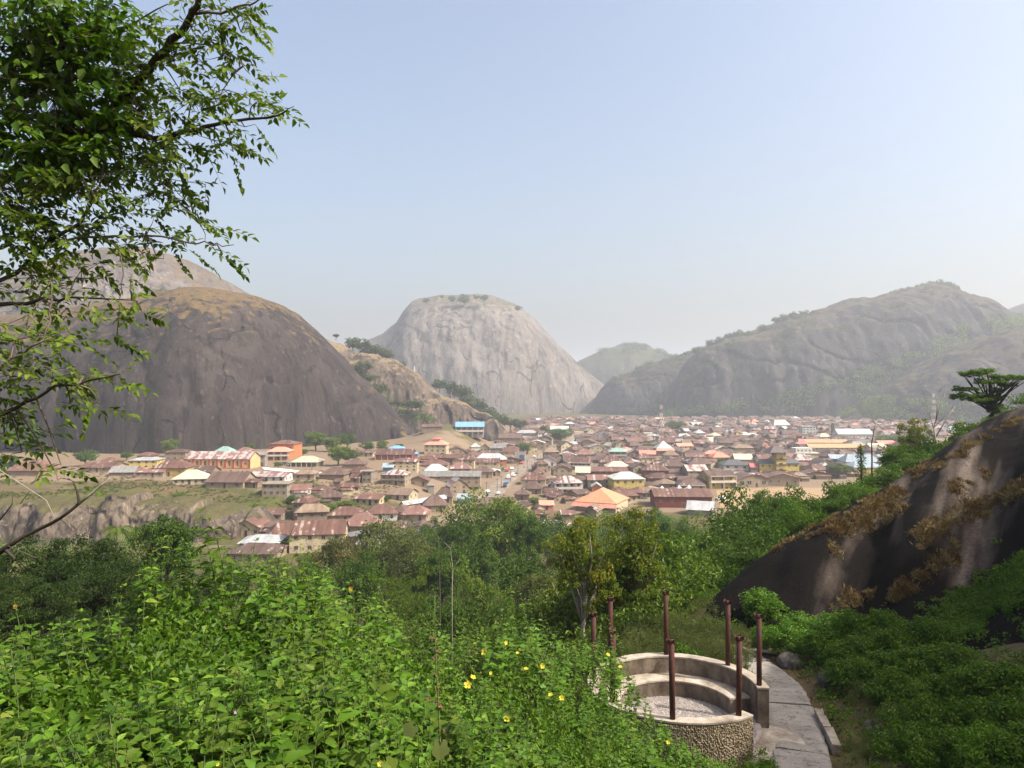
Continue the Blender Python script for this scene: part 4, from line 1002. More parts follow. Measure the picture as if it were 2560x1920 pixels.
for ci, (x, y) in enumerate(cand):
    px, py = to_px(x, y, 0)
    if ci >= 60 and not in_town(px, y): continue
    if road_dist(x, y) < 9.5: continue
    w, d = rnd.choice([rnd.uniform(5, 8), rnd.uniform(8, 13), rnd.uniform(9, 17)]), rnd.uniform(6, 10)
    if not free(x, y, 0.5 * max(w, d)): continue
    if 1790 < px < 2120 and 1216 < py < 1290: continue
    z = float(G(x, y))
    hw_ = w / 2 / y * F; h = rnd.choice([2.9, 3.0, 3.2, 3.2, 5.6, 5.9]); r = rnd.uniform(1.6, 3.0)
    hides = lambda tz, q: any(a[3] and a[1] > y and abs(px - (a[3] + a[4]) / 2) < (a[4] - a[3]) * .36 + hw_ * .9 and to_px(x, y, z + tz)[1] < a[6] - q * (a[6] - a[5]) and py > a[5] for a in PLACED)
    if hides(h + r, .3): h, r = 2.7, 1.5
    if hides(h + r, .3): w *= .62; d *= .8; hw_ *= .62; h, r = 2.4, 1.2
    if hides(h + r, .36): continue
    typ = rnd.choice(['hip', 'hip', 'hip', 'gx', 'gy']); rf = rnd.choice(ROOFS); wl = rnd.choice(WALLS); rz = rnd.gauss(0.08, 0.22)
    if n_ind < 185 and y < 620:
        root = empty('house', (x, y, z), rz)
        b = MB(); wall_geo(b, typ, w, d, h, r); add('wall', b.build('wall', WM[wl]), root)
        b = MB(); roof_geo(b, typ, w, d, h, r, 0.7); add('roof', b.build('roof', RM[rf]), root)
        put_windows(root, w, d, h, 3, 2 if h > 4 else 1, 1.1, 1.15, True, 1)
        ak = rnd.choice([None, 'lean_to', 'lean_to', 'wing'])
        if ak:
            wb, rb = annexe(None, w, d, h, r, ak, 0, 0, rnd.choice((-1, 1)))
            aw = add(ak, wb.build(ak, WM[wl]), root); add(ak + '_roof', rb.build(ak + '_roof', RM[rnd.choice([rf, rf, 'rust', 'pink'])]), aw)
        shape = {'hip': 'hipped', 'gx': 'gabled', 'gy': 'end-gabled'}[typ]
        tag(root, auto_label('%s %s %s house' % ('two-storey' if h > 4 else 'low', LOOK_R.get(rf, rf), shape), px, py - 8), 'house', 'town houses')
        PLACED.append((x, y, max(w, d) * 0.55, 0, 0, 0, 0)); n_ind += 1
    else:
        far_list.append((x, y, z, w, d, h, r, typ, rf, wl, rz))
        PLACED.append((x, y, max(w, d) * 0.45, 0, 0, 0, 0))
rk, wk = list(RM), list(WM)
allm = [RM[k] for k in rk] + [WM[k] for k in wk] + [M_PANE]
big = MB()
for (x, y, z, w, d, h, r, typ, rf, wl, rz) in far_list:
    b = MB(); wall_geo(b, typ, w, d, h, r, len(rk) + wk.index(wl)); roof_geo(b, typ, w, d, h, r, 0.6, 0.14, rk.index(rf))
    if y < 950:
        nw = 3; s = 1 if x < 0 else -1
        for rr in range(2 if h > 4 else 1):
            for c in range(nw):
                xc = -w / 2 + w * (c + .5) / nw; zc = 1.7 + rr * 2.8
                b.box(xc - .5, xc + .5, -d / 2 - .05, -d / 2 + .02, zc - .55, zc + .55, len(allm) - 1)
            for yc in (-d * .22, d * .22):
                b.box(min(s * (w / 2 - .02), s * (w / 2 + .05)), max(s * (w / 2 - .02), s * (w / 2 + .05)), yc - .5, yc + .5, 1.15 + rr * 2.8, 2.25 + rr * 2.8, len(allm) - 1)
    ak = rnd.choice([None, 'lean_to', 'wing'])
    if ak:
        wb, rb = annexe(None, w, d, h, r, ak, len(rk) + wk.index(wl), rk.index(rf), rnd.choice((-1, 1)))
        for o_ in (wb, rb): b.mesh(o_.v, o_.f, o_.m[0])
    c_, s_ = math.cos(rz), math.sin(rz); i0 = len(big.v)
    big.v += [(x + a * c_ - e * s_, y + a * s_ + e * c_, z + q) for a, e, q in b.v]
    big.f += [tuple(i0 + k for k in f_) for f_ in b.f]; big.m += b.m
fo = add('far_houses', big.build('far_houses', allm)); fo['kind'] = 'stuff'; fo['label'] = 'mass of small far houses with rust and brown roofs'
print('houses individual', n_ind, 'far', len(far_list), 'manual', len(LANDMARKS))
# ------------------------------------------------------------------ foliage
GREENS = {
 'deep': [(0.0, (0.024, 0.05376, 0.0066)), (0.5, (0.051, 0.09984, 0.0099)), (1.0, (0.105, 0.16, 0.0154))],
 'mid': [(0.0, (0.042, 0.0775, 0.0088)), (0.5, (0.084, 0.1313, 0.0143)), (1.0, (0.147, 0.1875, 0.022))],
 'grey': [(0.0, (0.048, 0.06325, 0.018)), (0.5, (0.084, 0.1035, 0.028)), (1.0, (0.138, 0.1495, 0.04))],
 'yellow': [(0.0, (0.0483, 0.0782, 0.008)), (0.45, (0.09775, 0.1357, 0.011)), (0.82, (0.1667, 0.184, 0.016)), (1.0, (0.299, 0.207, 0.02))],
 'fresh': [(0.0, (0.04, 0.095, 0.008)), (0.5, (0.09, 0.185, 0.015)), (0.86, (0.15, 0.25, 0.026)), (1.0, (0.24, 0.26, 0.045))],
 'vine': [(0.0, (0.028, 0.0672, 0.006)), (0.5, (0.063, 0.1288, 0.01)), (1.0, (0.126, 0.1904, 0.016))],
 'dusk': [(0.0, (0.012, 0.026, 0.006)), (0.5, (0.026, 0.05, 0.011)), (1.0, (0.06, 0.085, 0.02))],
 'spray': [(0.0, (0.04, 0.075, 0.008)), (0.5, (0.085, 0.135, 0.014)), (0.9, (0.15, 0.195, 0.022)), (1.0, (0.3, 0.24, 0.03))],
 'olive': [(0.0, (0.04, 0.05, 0.012)), (0.6, (0.08, 0.09, 0.022)), (1.0, (0.16, 0.115, 0.04))],
 'far': [(0.0, (0.028, 0.05, 0.012)), (0.6, (0.055, 0.08, 0.02)), (1.0, (0.10, 0.11, 0.04))],
 'straw': [(0.0, (0.095, 0.056, 0.02)), (0.5, (0.19, 0.125, 0.048)), (1.0, (0.33, 0.25, 0.115))],
}
LM = {k: leaf_mat('leaves_' + k, v, 0.3 if k != 'straw' else 0.15) for k, v in GREENS.items()}
def bark(name, a, b):
    m = NT(name); nz = m.noise(m.obj(), 3.0, 6, 0.65, vs=(1, 1, 0.3))
    m.bump(nz, 0.5, 0.05)
    return m.fin(m.ramp(nz, [(0.3, a), (0.7, b)]), 0.9, 0.15)
M_BARK = bark('bark', (0.06, 0.045, 0.035), (0.15, 0.12, 0.095))
M_BARKP = bark('bark_pale', (0.2, 0.17, 0.14), (0.38, 0.34, 0.29))
M_BARKD = bark('bark_dark', (0.025, 0.019, 0.016), (0.07, 0.055, 0.045))
M_STEM = plain_mat('green_stem', (0.11, 0.15, 0.045), 0.6)

def unit(v): return v / np.maximum(np.linalg.norm(v, axis=-1, keepdims=True), 1e-9)

def leaf_cloud(C, A, N, L, W, kind='diamond', fold=0.25, droop=0.2):
    """C base points, A leaf axis, N upper side, L length, W width -> verts, tris, leaf index of each tri"""
    n = len(C); A = unit(A); S = unit(np.cross(A, N)); U = unit(np.cross(S, A))
    L = np.broadcast_to(L, (n,))[:, None]; W = np.broadcast_to(W, (n,))[:, None]
    if kind == 'diamond':
        V = np.stack([C, C + A * L * .45 + S * W * .5 + U * W * fold, C + A * L - U * L * droop, C + A * L * .45 - S * W * .5 + U * W * fold], 1)
        T = np.array([(0, 1, 2), (0, 2, 3)])
    else:
        m1 = C + A * L * .38 - U * L * droop * .2
        V = np.stack([C, C + A * L * .3 + S * W * .5 + U * W * fold, C + A * L * .62 + S * W * .36 + U * (W * fold * .8 - L * droop * .4), C + A * L - U * L * droop,
                      C + A * L * .62 - S * W * .36 + U * (W * fold * .8 - L * droop * .4), C + A * L * .3 - S * W * .5 + U * W * fold, m1], 1)
        T = np.array([(0, 1, 6), (6, 1, 2), (6, 2, 3), (6, 3, 4), (6, 4, 5), (0, 6, 5)])
    k = V.shape[1]
    Fi = (np.arange(n) * k)[:, None, None] + T[None]
    return V.reshape(-1, 3), Fi.reshape(-1, 3), np.repeat(np.arange(n), len(T))

def clump_leaves(r, centers, radii, per, leafL, leafW, upbias=0.5, zsq=0.7, kind='diamond', shell=(0.55, 1.05), val=None):
    K = len(centers)
    d = unit(r.normal(size=(K, per, 3))); d[..., 2] = d[..., 2] * 0.85 + 0.12
    rad = r.uniform(shell[0], shell[1], (K, per, 1)) * np.asarray(radii)[:, None, None]
    C = np.asarray(centers)[:, None] + d * rad * np.array([1, 1, zsq])
    N = unit(d * 0.8 + np.array([0, 0, upbias]) + r.normal(size=d.shape) * 0.35)
    A = unit(np.cross(N, r.normal(size=d.shape)) + np.array([0, 0, -0.25]))
    n = K * per
    base = r.uniform(0, 1, (K, 1)) if val is None else np.asarray(val)[:, None]
    rv = np.clip(0.45 * base + 0.55 * r.uniform(0, 1, (K, per)), 0, 0.86).ravel()
    V, Fi, li = leaf_cloud(C.reshape(-1, 3), A.reshape(-1, 3), N.reshape(-1, 3), leafL * r.uniform(.6, 1.25, n), leafW * r.uniform(.7, 1.2, n), kind)
    return V, Fi, rv[li]

def tree_proto(seed, H=10.0, R=4.0, c0=0.35, nclump=46, per=80, leafL=0.34, leafW=0.2, cr=0.3, green='mid', trunk_r=0.22, bark_m=None, limbs=9, lean=0.0, squash=0.8, sparse=False, kind='diamond', layers=None):
    """trunk and crown meshes of a tree of height H and crown radius R"""
    r = np.random.default_rng(seed)
    cz0, cz1 = H * c0, H
    cen = []
    if layers:
        for (lz, lr, lx, ly, cnt) in layers:
            a = r.uniform(0, 2 * np.pi, cnt); q = np.sqrt(r.uniform(0.02, 1, cnt)) * lr * R
            cen += [(lx * R + q[i] * np.cos(a[i]), ly * R + q[i] * np.sin(a[i]), lz * H + r.normal() * 0.02 * H) for i in range(cnt)]
        cen = np.array(cen)
    else:
        d = unit(r.normal(size=(nclump * 3, 3)))
        q = r.uniform(0.35 if not sparse else 0.2, 0.86, (nclump * 3, 1))
        p = d * q
        lob = 0.75 + 0.5 * (fbm(np.arctan2(p[:, 1], p[:, 0]) * 1.1 + seed, p[:, 2] * 1.6, seed, 2) + 0.25)
        p = p * np.clip(lob, .6, 1.2)[:, None]
        p = p[p[:, 2] > -0.75][:nclump]
        hc = (cz1 - cz0) / 2
        cen = p * np.array([R, R, hc]) + np.array([lean * R, 0, cz0 + hc])
    rad = R * cr * r.uniform(0.6, 1.25, len(cen))
    V, Fi, rv = clump_leaves(r, cen, rad, per, leafL, leafW, kind=kind, zsq=squash)
    crown = mesh_np('crown', V, Fi, [LM[green]], rv)
    b = MB()
    tp = Vector((lean * R * .5, 0, cz0 + (H - cz0) * 0.35))
    k = 5; pts = [Vector((0, 0, -0.4 * H * 0.2))] + [Vector((tp.x * (i / k) ** 1.5 + r.normal() * .03 * R, r.normal() * .03 * R, tp.z * i / k)) for i in range(1, k + 1)]
    b.tube(pts, [trunk_r * (1.25 - 0.75 * i / k) for i in range(k + 1)], 7)
    idx = r.choice(len(cen), min(limbs, len(cen)), replace=False)
    for j in idx:
        e = Vector(cen[j]); s = pts[2 + int(r.integers(0, k - 2))]
        mid = s.lerp(e, .5) + Vector((r.normal() * .05 * R, r.normal() * .05 * R, .06 * R))
        b.tube([s, s.lerp(mid, .55), mid, mid.lerp(e, .6), e], [trunk_r * .5, trunk_r * .4, trunk_r * .3, trunk_r * .2, trunk_r * .08], 5)
    return b.build('trunk', bark_m or M_BARK, True), crown, H, R

PROTO = {
 'broad0': tree_proto(1, 14, 7.5, .22, 90, 90, .42, .26, .22, 'mid', .4),
 'broad1': tree_proto(2, 13, 6.5, .2, 80, 90, .42, .26, .23, 'deep', .38),
 'broad2': tree_proto(3, 13, 6.5, .25, 75, 85, .4, .24, .22, 'grey', .35),
 'olive': tree_proto(4, 10, 4.5, .25, 60, 80, .32, .18, .22, 'olive', .25, M_BARKP),
 'feather': tree_proto(5, 9, 4.2, .1, 80, 110, .34, .07, .23, 'mid', .16),
 'dense': tree_proto(6, 8, 4.2, .12, 95, 100, .3, .19, .2, 'deep', .25),
 'yellow0': tree_proto(7, 9.5, 3.4, .14, 130, 62, .2, .115, .145, 'yellow', .17, M_BARKP, 34, 0.1, .8, True),
 'yellow1': tree_proto(8, 9, 3.0, .14, 130, 62, .2, .115, .145, 'yellow', .16, M_BARKP, 34, -0.1, .8, True),
 'acacia': tree_proto(9, 8, 6.5, .12, 210, 90, .27, .09, .115, 'dusk', .22, M_BARKD, 60, 0, .5, True),
 'town0': tree_proto(10, 9, 4.2, .18, 46, 60, .5, .32, .28, 'mid', .22),
 'town1': tree_proto(11, 8, 4.2, .1, 46, 60, .5, .32, .28, 'deep', .2),
 'bush0': tree_proto(12, 3.6, 2.6, -.1, 60, 90, .16, .12, .24, 'vine', .06, None, 5),
 'bush1': tree_proto(13, 3.2, 2.8, -.1, 60, 90, .16, .12, .24, 'vine', .06, None, 5),
 'bush2': tree_proto(14, 4.4, 2.4, -.05, 60, 90, .17, .12, .25, 'deep', .07, None, 5),
 'bush3': tree_proto(15, 3.0, 2.8, -.15, 70, 100, .2, .055, .22, 'vine', .06, None, 5),
 'shrub0': tree_proto(16, 1.9, 1.3, 0, 46, 60, .12, .065, .24, 'fresh', .03, None, 10),
 'shrub1': tree_proto(17, 1.7, 1.3, -.05, 46, 60, .13, .075, .26, 'vine', .03, None, 8),
 'shrub2': tree_proto(18, 1.4, 1.2, 0, 50, 80, .06, .025, .22, 'grey', .02, None, 6),
 'flat': tree_proto(19, 8, 3.4, .3, 0, 46, .2, .12, .11, 'vine', .2, M_BARKD, 60, 0, .6,
    layers=[(.93, .3, -.45, 0, 30), (.98, .22, -.15, .1, 18), (.88, .2, .25, .1, 12), (.86, .36, .55, -.1, 38), (.78, .34, .0, 0, 26), (.72, .2, .4, 0, 10), (.66, .3, -.5, .1, 22), (.52, .32, -.62, 0, 34), (.45, .22, -.35, -.1, 20), (.5, .12, .1, 0, 18), (.36, .14, .12, 0, 22), (.62, .12, .12, 0, 14), (.26, .12, .1, 0, 12)]),
 'far0': tree_proto(20, 8, 4.5, .1, 26, 26, 1.0, .7, .36, 'far', .2, None, 5),
 'far1': tree_proto(21, 9, 4.5, .3, 16, 24, 1.0, .7, .34, 'far', .22, None, 6),
}
def make_stem(bm):
    b = MB(); b.tube([(0, 0, -.15), (.02, .01, .3), (-.01, .02, .65), (0, 0, 1.02)], [1.15, 1.0, .95, .92], 7)
    return b.build('lower_trunk', bm, True)
STEMS = {}
def place_tree(name, kind, px, wpx, ytop, D, label, cat='tree', group=None, ybase=None, zbase=None, rz=None, crown_name='crown', maxr=1.25):
    tm, cm, H0, R0 = PROTO[kind]
    x = (px - CX) / F * D; y = D
    zt = CZ - (ytop - HY) / F * D
    zb = zbase if zbase is not None else (CZ - (ybase - HY) / F * D if ybase is not None else float(G(x, y)))
    R = wpx / 2 * D / F * 1.06
    Ht = max((zt - zb) * 1.0 + 0.16 * R, 0.5 * R)
    Hc = min(Ht, H0 / R0 * R * maxr)
    root = empty(name, (x, y, zb), rnd.uniform(0, 6.28) if rz is None else rz)
    sc = (R / R0, R / R0, Hc / H0); off = (0, 0, Ht - Hc)
    add('trunk', tm, root, off, None, sc); add(crown_name, cm, root, off, None, sc)
    if Ht - Hc > 0.3:
        bm = tm.materials[0]
        if bm.name not in STEMS: STEMS[bm.name] = make_stem(bm)
        tr_ = 0.05 * R + 0.04
        add('lower_trunk', STEMS[bm.name], root, (0, 0, 0), None, (tr_, tr_, Ht - Hc + 0.1 * Hc))
    tag(root, label, cat, group)
    return root

# trees of the thicket below, nearest last
T = place_tree
g = 'trees of the thicket below the town'
for a in [
 ('leafy_tree', 'broad0', 1238, 300, 1232, 150, 'largest round-crowned tree standing at the near end of the road'),
 ('leafy_tree', 'broad1', 1145, 130, 1288, 142, 'small dark tree left of the largest round tree'),
 ('leafy_tree', 'dense', 1318, 120, 1284, 132, 'dark compact tree right of the largest round tree'),
 ('leafy_tree', 'broad2', 960, 210, 1305, 122, 'grey-green tree in front of the rust hipped houses'),
 ('leafy_tree', 'olive', 852, 150, 1328, 112, 'olive brown tree half covering the large cream house'),
 ('leafy_tree', 'broad2', 1040, 170, 1345, 105, 'grey-green tree with pale twigs in the thicket centre'),
 ('leafy_tree', 'dense', 1105, 150, 1370, 100, 'dark tree left of the white patch in the thicket'),
 ('leafy_tree', 'broad1', 1310, 190, 1375, 92, 'dark tree below the largest round tree'),
 ('leafy_tree', 'broad2', 1420, 130, 1345, 92, 'grey-green tree below the striped shed roof'),
 ('leafy_tree', 'broad1', 900, 170, 1385, 85, 'dark green tree behind the weeds near the large cream house'),
 ('feathery_tree', 'feather', 1010, 190, 1420, 74, 'feathery light green tree above the weed bank'),
 ('leafy_tree', 'broad0', 1210, 200, 1440, 74, 'mid green tree beside the thin bare saplings'),
 ('leafy_tree', 'broad2', 1355, 170, 1430, 70, 'grey-green tree left of the yellow-green trees'),
 ('leafy_tree', 'dense', 1120, 170, 1500, 56, 'dark tree behind the tip of the weed bank'),
 ('leafy_tree', 'dense', 1260, 170, 1510, 52, 'dark tree in the gap left of the climbing vine'),
 ('leafy_tree', 'dense', 1385, 150, 1500, 48, 'dark tree just behind the leftmost rusty posts'),
 ('leafy_tree', 'broad1', 780, 150, 1415, 70, 'dark tree crown showing over the weeds at left of centre'),
 ('leafy_tree', 'dense', 1590, 150, 1330, 70, 'dark tree behind the yellow-green trees under the orange hall'),
 ('leafy_tree', 'broad1', 1680, 140, 1310, 78, 'dark tree at the corner below the dark red shop'),
 ('leafy_tree', 'broad1', 1380, 150, 1290, 185, 'dark tree at the far edge of the thicket left of the orange hall'),
 ('leafy_tree', 'broad0', 1480, 170, 1292, 190, 'mid green tree in front of the orange hall'),
 ('leafy_tree', 'broad2', 1560, 150, 1284, 200, 'grey-green tree below the right end of the orange hall'),
 ('leafy_tree', 'broad1', 1640, 150, 1276, 200, 'dark tree left in front of the dark red shop'),
 ('leafy_tree', 'broad0', 1725, 150, 1290, 180, 'mid green tree in front of the pale silver roof'),
 ('leafy_tree', 'broad2', 1000, 150, 1322, 165, 'grey-green tree under the thicket-edge rust house'),
 ('leafy_tree', 'broad1', 1075, 140, 1300, 175, 'dark tree in front of the silver-roofed shed'),
 ('leafy_tree', 'broad0', 770, 140, 1375, 130, 'mid green tree before the large cream house wall'),
 ('leafy_tree', 'broad2', 690, 120, 1395, 120, 'grey-green tree left of the large cream house'),
 ('leafy_tree', 'dense', 560, 150, 1400, 80, 'dark tree behind the tall weed shoots at left'),
 ('leafy_tree', 'broad1', 1190, 170, 1340, 120, 'dark tree before the largest round tree'),
 ('leafy_tree', 'broad0', 1480, 160, 1345, 110, 'mid green tree left behind the tall yellow-green tree'),
 ('leafy_tree', 'broad1', 1560, 160, 1350, 100, 'dark tree filling the gap behind the yellow-green trees'),
 ('leafy_tree', 'broad0', 1655, 150, 1345, 100, 'mid green tree right behind the yellow-green trees'),
 ('yellowing_tree', 'yellow0', 1462, 230, 1235, 34, 'tall thin yellow-green tree behind the left posts'),
 ('yellowing_tree', 'yellow1', 1602, 220, 1250, 35, 'yellow-green tree with bent pale trunk right of its twin'),
 ('yellowing_tree', 'yellow1', 1530, 160, 1370, 37, 'lower yellow-green tree between the two taller ones'),
 ('yellowing_tree', 'yellow0', 1430, 150, 1400, 38, 'lower yellow-green tree at the left of the tall one'),
 ('yellowing_tree', 'yellow0', 1650, 130, 1420, 38, 'yellow-green bushy tree above the middle back post'),
 ('round_tree', 'dense', 418, 175, 1290, 60, 'dark round tree behind the tall weed shoots'),
 ('wide_tree', 'acacia', 165, 480, 1335, 29, 'wide dark fine-leaved tree at the left below the dead branch'),
 ('wide_tree', 'acacia', 420, 260, 1470, 21, 'second dark fine-leaved tree behind the weeds'),
 ('wide_tree', 'acacia', 290, 330, 1400, 26, 'dark fine-leaved tree in the middle of the left clump'),
 ('wide_tree', 'acacia', 60, 330, 1440, 23, 'lower dark fine-leaved tree of the left clump'),
 ('wide_tree', 'acacia', 240, 300, 1520, 18, 'nearest dark fine-leaved tree just behind the weeds'),
 ('wide_tree', 'acacia', -60, 300, 1420, 24, 'dark fine-leaved tree cut by the left frame edge'),
]: T(*a, group=g)

# bushes on the hillside right
RMARK = [(2480, 1000, 'the flat-topped tree'), (2153, 1150, 'the ivy column'), (2178, 1130, 'the thin dead trunk'), (1940, 1240, 'the white tents'), (1800, 1470, 'the rock foot'), (2100, 1310, 'the rock crest'), (2330, 1060, 'the bare pale tree'), (1590, 1400, 'the yellow-green trees')]
BUSH = [(1855, 190, 1222, 80), (1905, 90, 1225, 82), (1968, 140, 1212, 76), (2045, 130, 1262, 70), (2095, 130, 1205, 72), (2150, 110, 1205, 70), (2215, 130, 1160, 74), (2240, 90, 1110, 76), (2300, 120, 1092, 72), (2370, 120, 1088, 70), (2440, 130, 1050, 70), (2530, 120, 1022, 70), (2600, 130, 985, 72),
 (1745, 170, 1330, 68), (1700, 120, 1350, 64), (1820, 180, 1290, 66), (1905, 170, 1270, 62), (1990, 160, 1240, 62), (2070, 150, 1225, 60), (2140, 140, 1200, 60), (2210, 140, 1170, 60), (2280, 130, 1130, 62), (2350, 130, 1110, 62), (2420, 120, 1075, 64), (2500, 120, 1050, 64),
 (1690, 150, 1400, 54), (1770, 160, 1370, 54), (1850, 170, 1340, 52), (1940, 160, 1300, 51), (2020, 140, 1265, 51), (1660, 130, 1450, 47), (1740, 150, 1425, 46), (1810, 140, 1400, 46), (1880, 140, 1350, 46), (1700, 130, 1490, 42), (1770, 110, 1470, 41), (1640, 110, 1500, 41), (1590, 120, 1470, 44), (2090, 110, 1240, 51), (2160, 110, 1215, 52), (2230, 110, 1180, 53), (2300, 110, 1140, 56), (2370, 100, 1110, 58)]
for i, (px, w_, yt_, D_) in enumerate(sorted(BUSH, key=lambda t: -t[3])):
    k = ['bush0', 'bush1', 'bush2', 'bush3'][i % 4] if yt_ > 1240 else ['bush0', 'bush2', 'bush2', 'bush1'][i % 4]
    look = {'bush0': 'vine-covered bush mound', 'bush1': 'broad green bush', 'bush2': 'tall dark bush', 'bush3': 'grassy-leaved bush'}[k]
    T('bush', k, px, w_ * 1.15, yt_, D_, auto_label(look, px, yt_ + 40, RMARK), 'bush', 'bushes on the hillside', crown_name='foliage')

# trees standing in the town
TM = []
g2 = 'trees standing in the town'
for (px, w_, yt_, yb_, k, lab) in [
 (1308, 42, 1105, 1136, 'town0', 'small round green tree beside the main road'), (1400, 54, 1071, 1109, 'town1', 'big dark round tree at the far end of the road'),
 (1360, 22, 1062, 1096, 'town1', 'dark narrow tree behind the far white roof'), (1812, 42, 1145, 1176, 'town1', 'dark tree left of the white slate-roofed house'),
 (790, 58, 1077, 1128, 'town0', 'largest tree of the clump under the dome, left one'), (832, 46, 1090, 1130, 'town0', 'middle tree of the clump under the dome'), (868, 44, 1082, 1124, 'town1', 'dark right tree of the clump under the dome'),
 (845, 66, 1113, 1165, 'town0', 'leafy tree in front of the clump under the dome'), (878, 40, 1122, 1162, 'town1', 'dark tree right in front of the clump under the dome'),
 (918, 34, 1104, 1132, 'town1', 'small tree left above the red school'), (956, 34, 1100, 1130, 'town0', 'small tree above the red school'), (1000, 20, 1110, 1124, 'town1', 'low tree right of the blue roof behind school'),
 (424, 48, 1096, 1142, 'town0', 'spreading tree on the dome foot left of church'), (623, 26, 1108, 1130, 'town1', 'small round tree behind the church'), (214, 54, 1127, 1166, 'town1', 'dark bushy tree left of the yellow house'),
 (316, 30, 1130, 1152, 'town1', 'small dark tree behind the yellow house'), (296, 28, 1150, 1174, 'town0', 'little tree hiding the pale house corner'), (18, 56, 1138, 1182, 'town1', 'dark tree by the outermost rust roof'),
 (60, 90, 1060, 1130, 'town1', 'hazy green tree against the dome, far left'), (694, 24, 1154, 1172, 'town0', 'small bush below the orange house'), (757, 26, 1122, 1140, 'town0', 'bush right of the orange house'),
 (605, 34, 1180, 1204, 'town0', 'small tree at the end of the striped roof'), (770, 62, 1236, 1282, 'town1', 'dark bush clump on the weedy slope'), (730, 26, 1238, 1264, 'town1', 'small bush left on the weedy slope'),
 (833, 30, 1226, 1252, 'town0', 'bush on the upper weedy slope'), (812, 74, 1262, 1290, 'town0', 'wide bush at the bottom of the weedy slope'), (865, 60, 1254, 1276, 'town0', 'low bushes left of the rust house with white gable'),
 (966, 26, 1240, 1254, 'town1', 'small bush before the pale-roofed cream house'), (1334, 34, 1242, 1270, 'town0', 'small tree above the pink kiosk'), (2102, 60, 1160, 1196, 'town0', 'pale green tree left of the ivy column'),
 (1690, 52, 1054, 1080, 'town1', 'dark round tree right of the radio mast'), (1622, 34, 1110, 1130, 'town1', 'dark tree left of the white pyramid roof'), (2007, 16, 1163, 1182, 'town1', 'bush right of the yellow tower block'),
 (450, 40, 1232, 1256, 'town0', 'bush on top of the rock bank'), (400, 26, 1240, 1258, 'town0', 'low bush left on top of the rock bank'), (640, 60, 1262, 1282, 'town0', 'green patch of bush beside the long rust roof'), (428, 12, 1264, 1281, 'town1', 'tiny bush clinging to the rock bank'),
 (505, 26, 1284, 1304, 'town1', 'bush at the right foot of the rock bank'), (120, 50, 1320, 1350, 'town0', 'bright bush at the foot of the rock bank'),
 (2270, 90, 1092, 1122, 'town1', 'hazy tree right of the pale blue roofs'), (2215, 60, 1088, 1116, 'town0', 'hazy green tree at the end of the long ochre roof'),
]:
    x, y, z = hit((px), yb_)
    T('town_tree', k, px, w_ * 1.1, yt_, y, lab, 'tree', g2)

# trees on the hills
HM = [(1140, 742, 'the pale dome top'), (2320, 710, 'the wooded summit'), (1930, 810, 'the long ridge'), (1570, 860, 'the distant hill'), (1640, 900, 'the rock nose ridge'), (920, 870, 'the saddle by the brown dome'), (1150, 1000, 'the tan ridge'), (2480, 770, 'the right skyline notch'), (360, 755, 'the brown dome top')]
HT = [(2215, 735, 22, 1400), (2232, 728, 26, 1400), (2252, 722, 30, 1402), (2275, 716, 30, 1404), (2298, 712, 32, 1405), (2322, 705, 34, 1408), (2345, 700, 34, 1410), (2368, 706, 30, 1412), (2388, 714, 22, 1415), (2405, 730, 18, 1416), (2450, 752, 24, 1424), (2465, 765, 24, 1424), (2492, 770, 20, 1428),
 (1775, 850, 22, 1345), (1800, 842, 26, 1347), (1825, 832, 30, 1350), (1850, 826, 30, 1352), (1872, 828, 24, 1355), (1940, 792, 24, 1365), (1960, 786, 24, 1367), (1985, 780, 22, 1370), (2010, 776, 26, 1373), (2035, 776, 20, 1376), (2100, 757, 10, 1385), (2140, 752, 12, 1390), (1905, 812, 20, 1360), (1745, 868, 24, 1340),
 (1530, 870, 24, 2200), (1548, 862, 24, 2200), (1566, 857, 26, 2200), (1584, 856, 26, 2200), (1602, 859, 26, 2200), (1620, 865, 24, 2200), (1640, 874, 20, 2200), (1660, 880, 18, 2200), (1690, 884, 14, 2200), (1712, 880, 12, 1215),
 (1105, 738, 8, 1560), (1160, 736, 26, 1560), (1210, 737, 22, 1560), (1296, 764, 14, 1560), (1065, 745, 14, 1560), (1190, 738, 16, 1562), (1130, 740, 16, 1562),
 (882, 846, 30, 760), (905, 850, 40, 770), (930, 862, 36, 780), (955, 872, 34, 780), (840, 835, 12, 640), (1000, 905, 20, 790), (1098, 950, 26, 770), (1125, 955, 34, 775), (1150, 965, 36, 778), (1175, 990, 36, 770), (1200, 1005, 34, 765), (1222, 1020, 32, 760), (1250, 1036, 34, 750), (1275, 1046, 30, 745), (1300, 1050, 24, 750), (905, 905, 30, 660), (920, 935, 34, 640), (945, 960, 30, 625), (1040, 1000, 26, 650),
 (345, 745, 40, 800), (390, 738, 30, 800), (300, 755, 44, 800), (250, 765, 44, 800), (560, 735, 10, 700)]
for i, (px, yt_, w_, D_) in enumerate(HT):
    x = (px - CX) / F * D_; Rm = w_ / 2 * D_ / F
    zt = CZ - (yt_ - HY) / F * D_
    T('hill_tree', 'far0' if i % 3 else 'far1', px, w_ * (1.3 if D_ > 1000 else 1.7), yt_, D_, auto_label('small tree on the skyline' if D_ > 1000 else 'small tree', px, yt_, HM), 'tree', 'trees on the hills', zbase=zt - max(2.6 * Rm * 0.85, 5) )

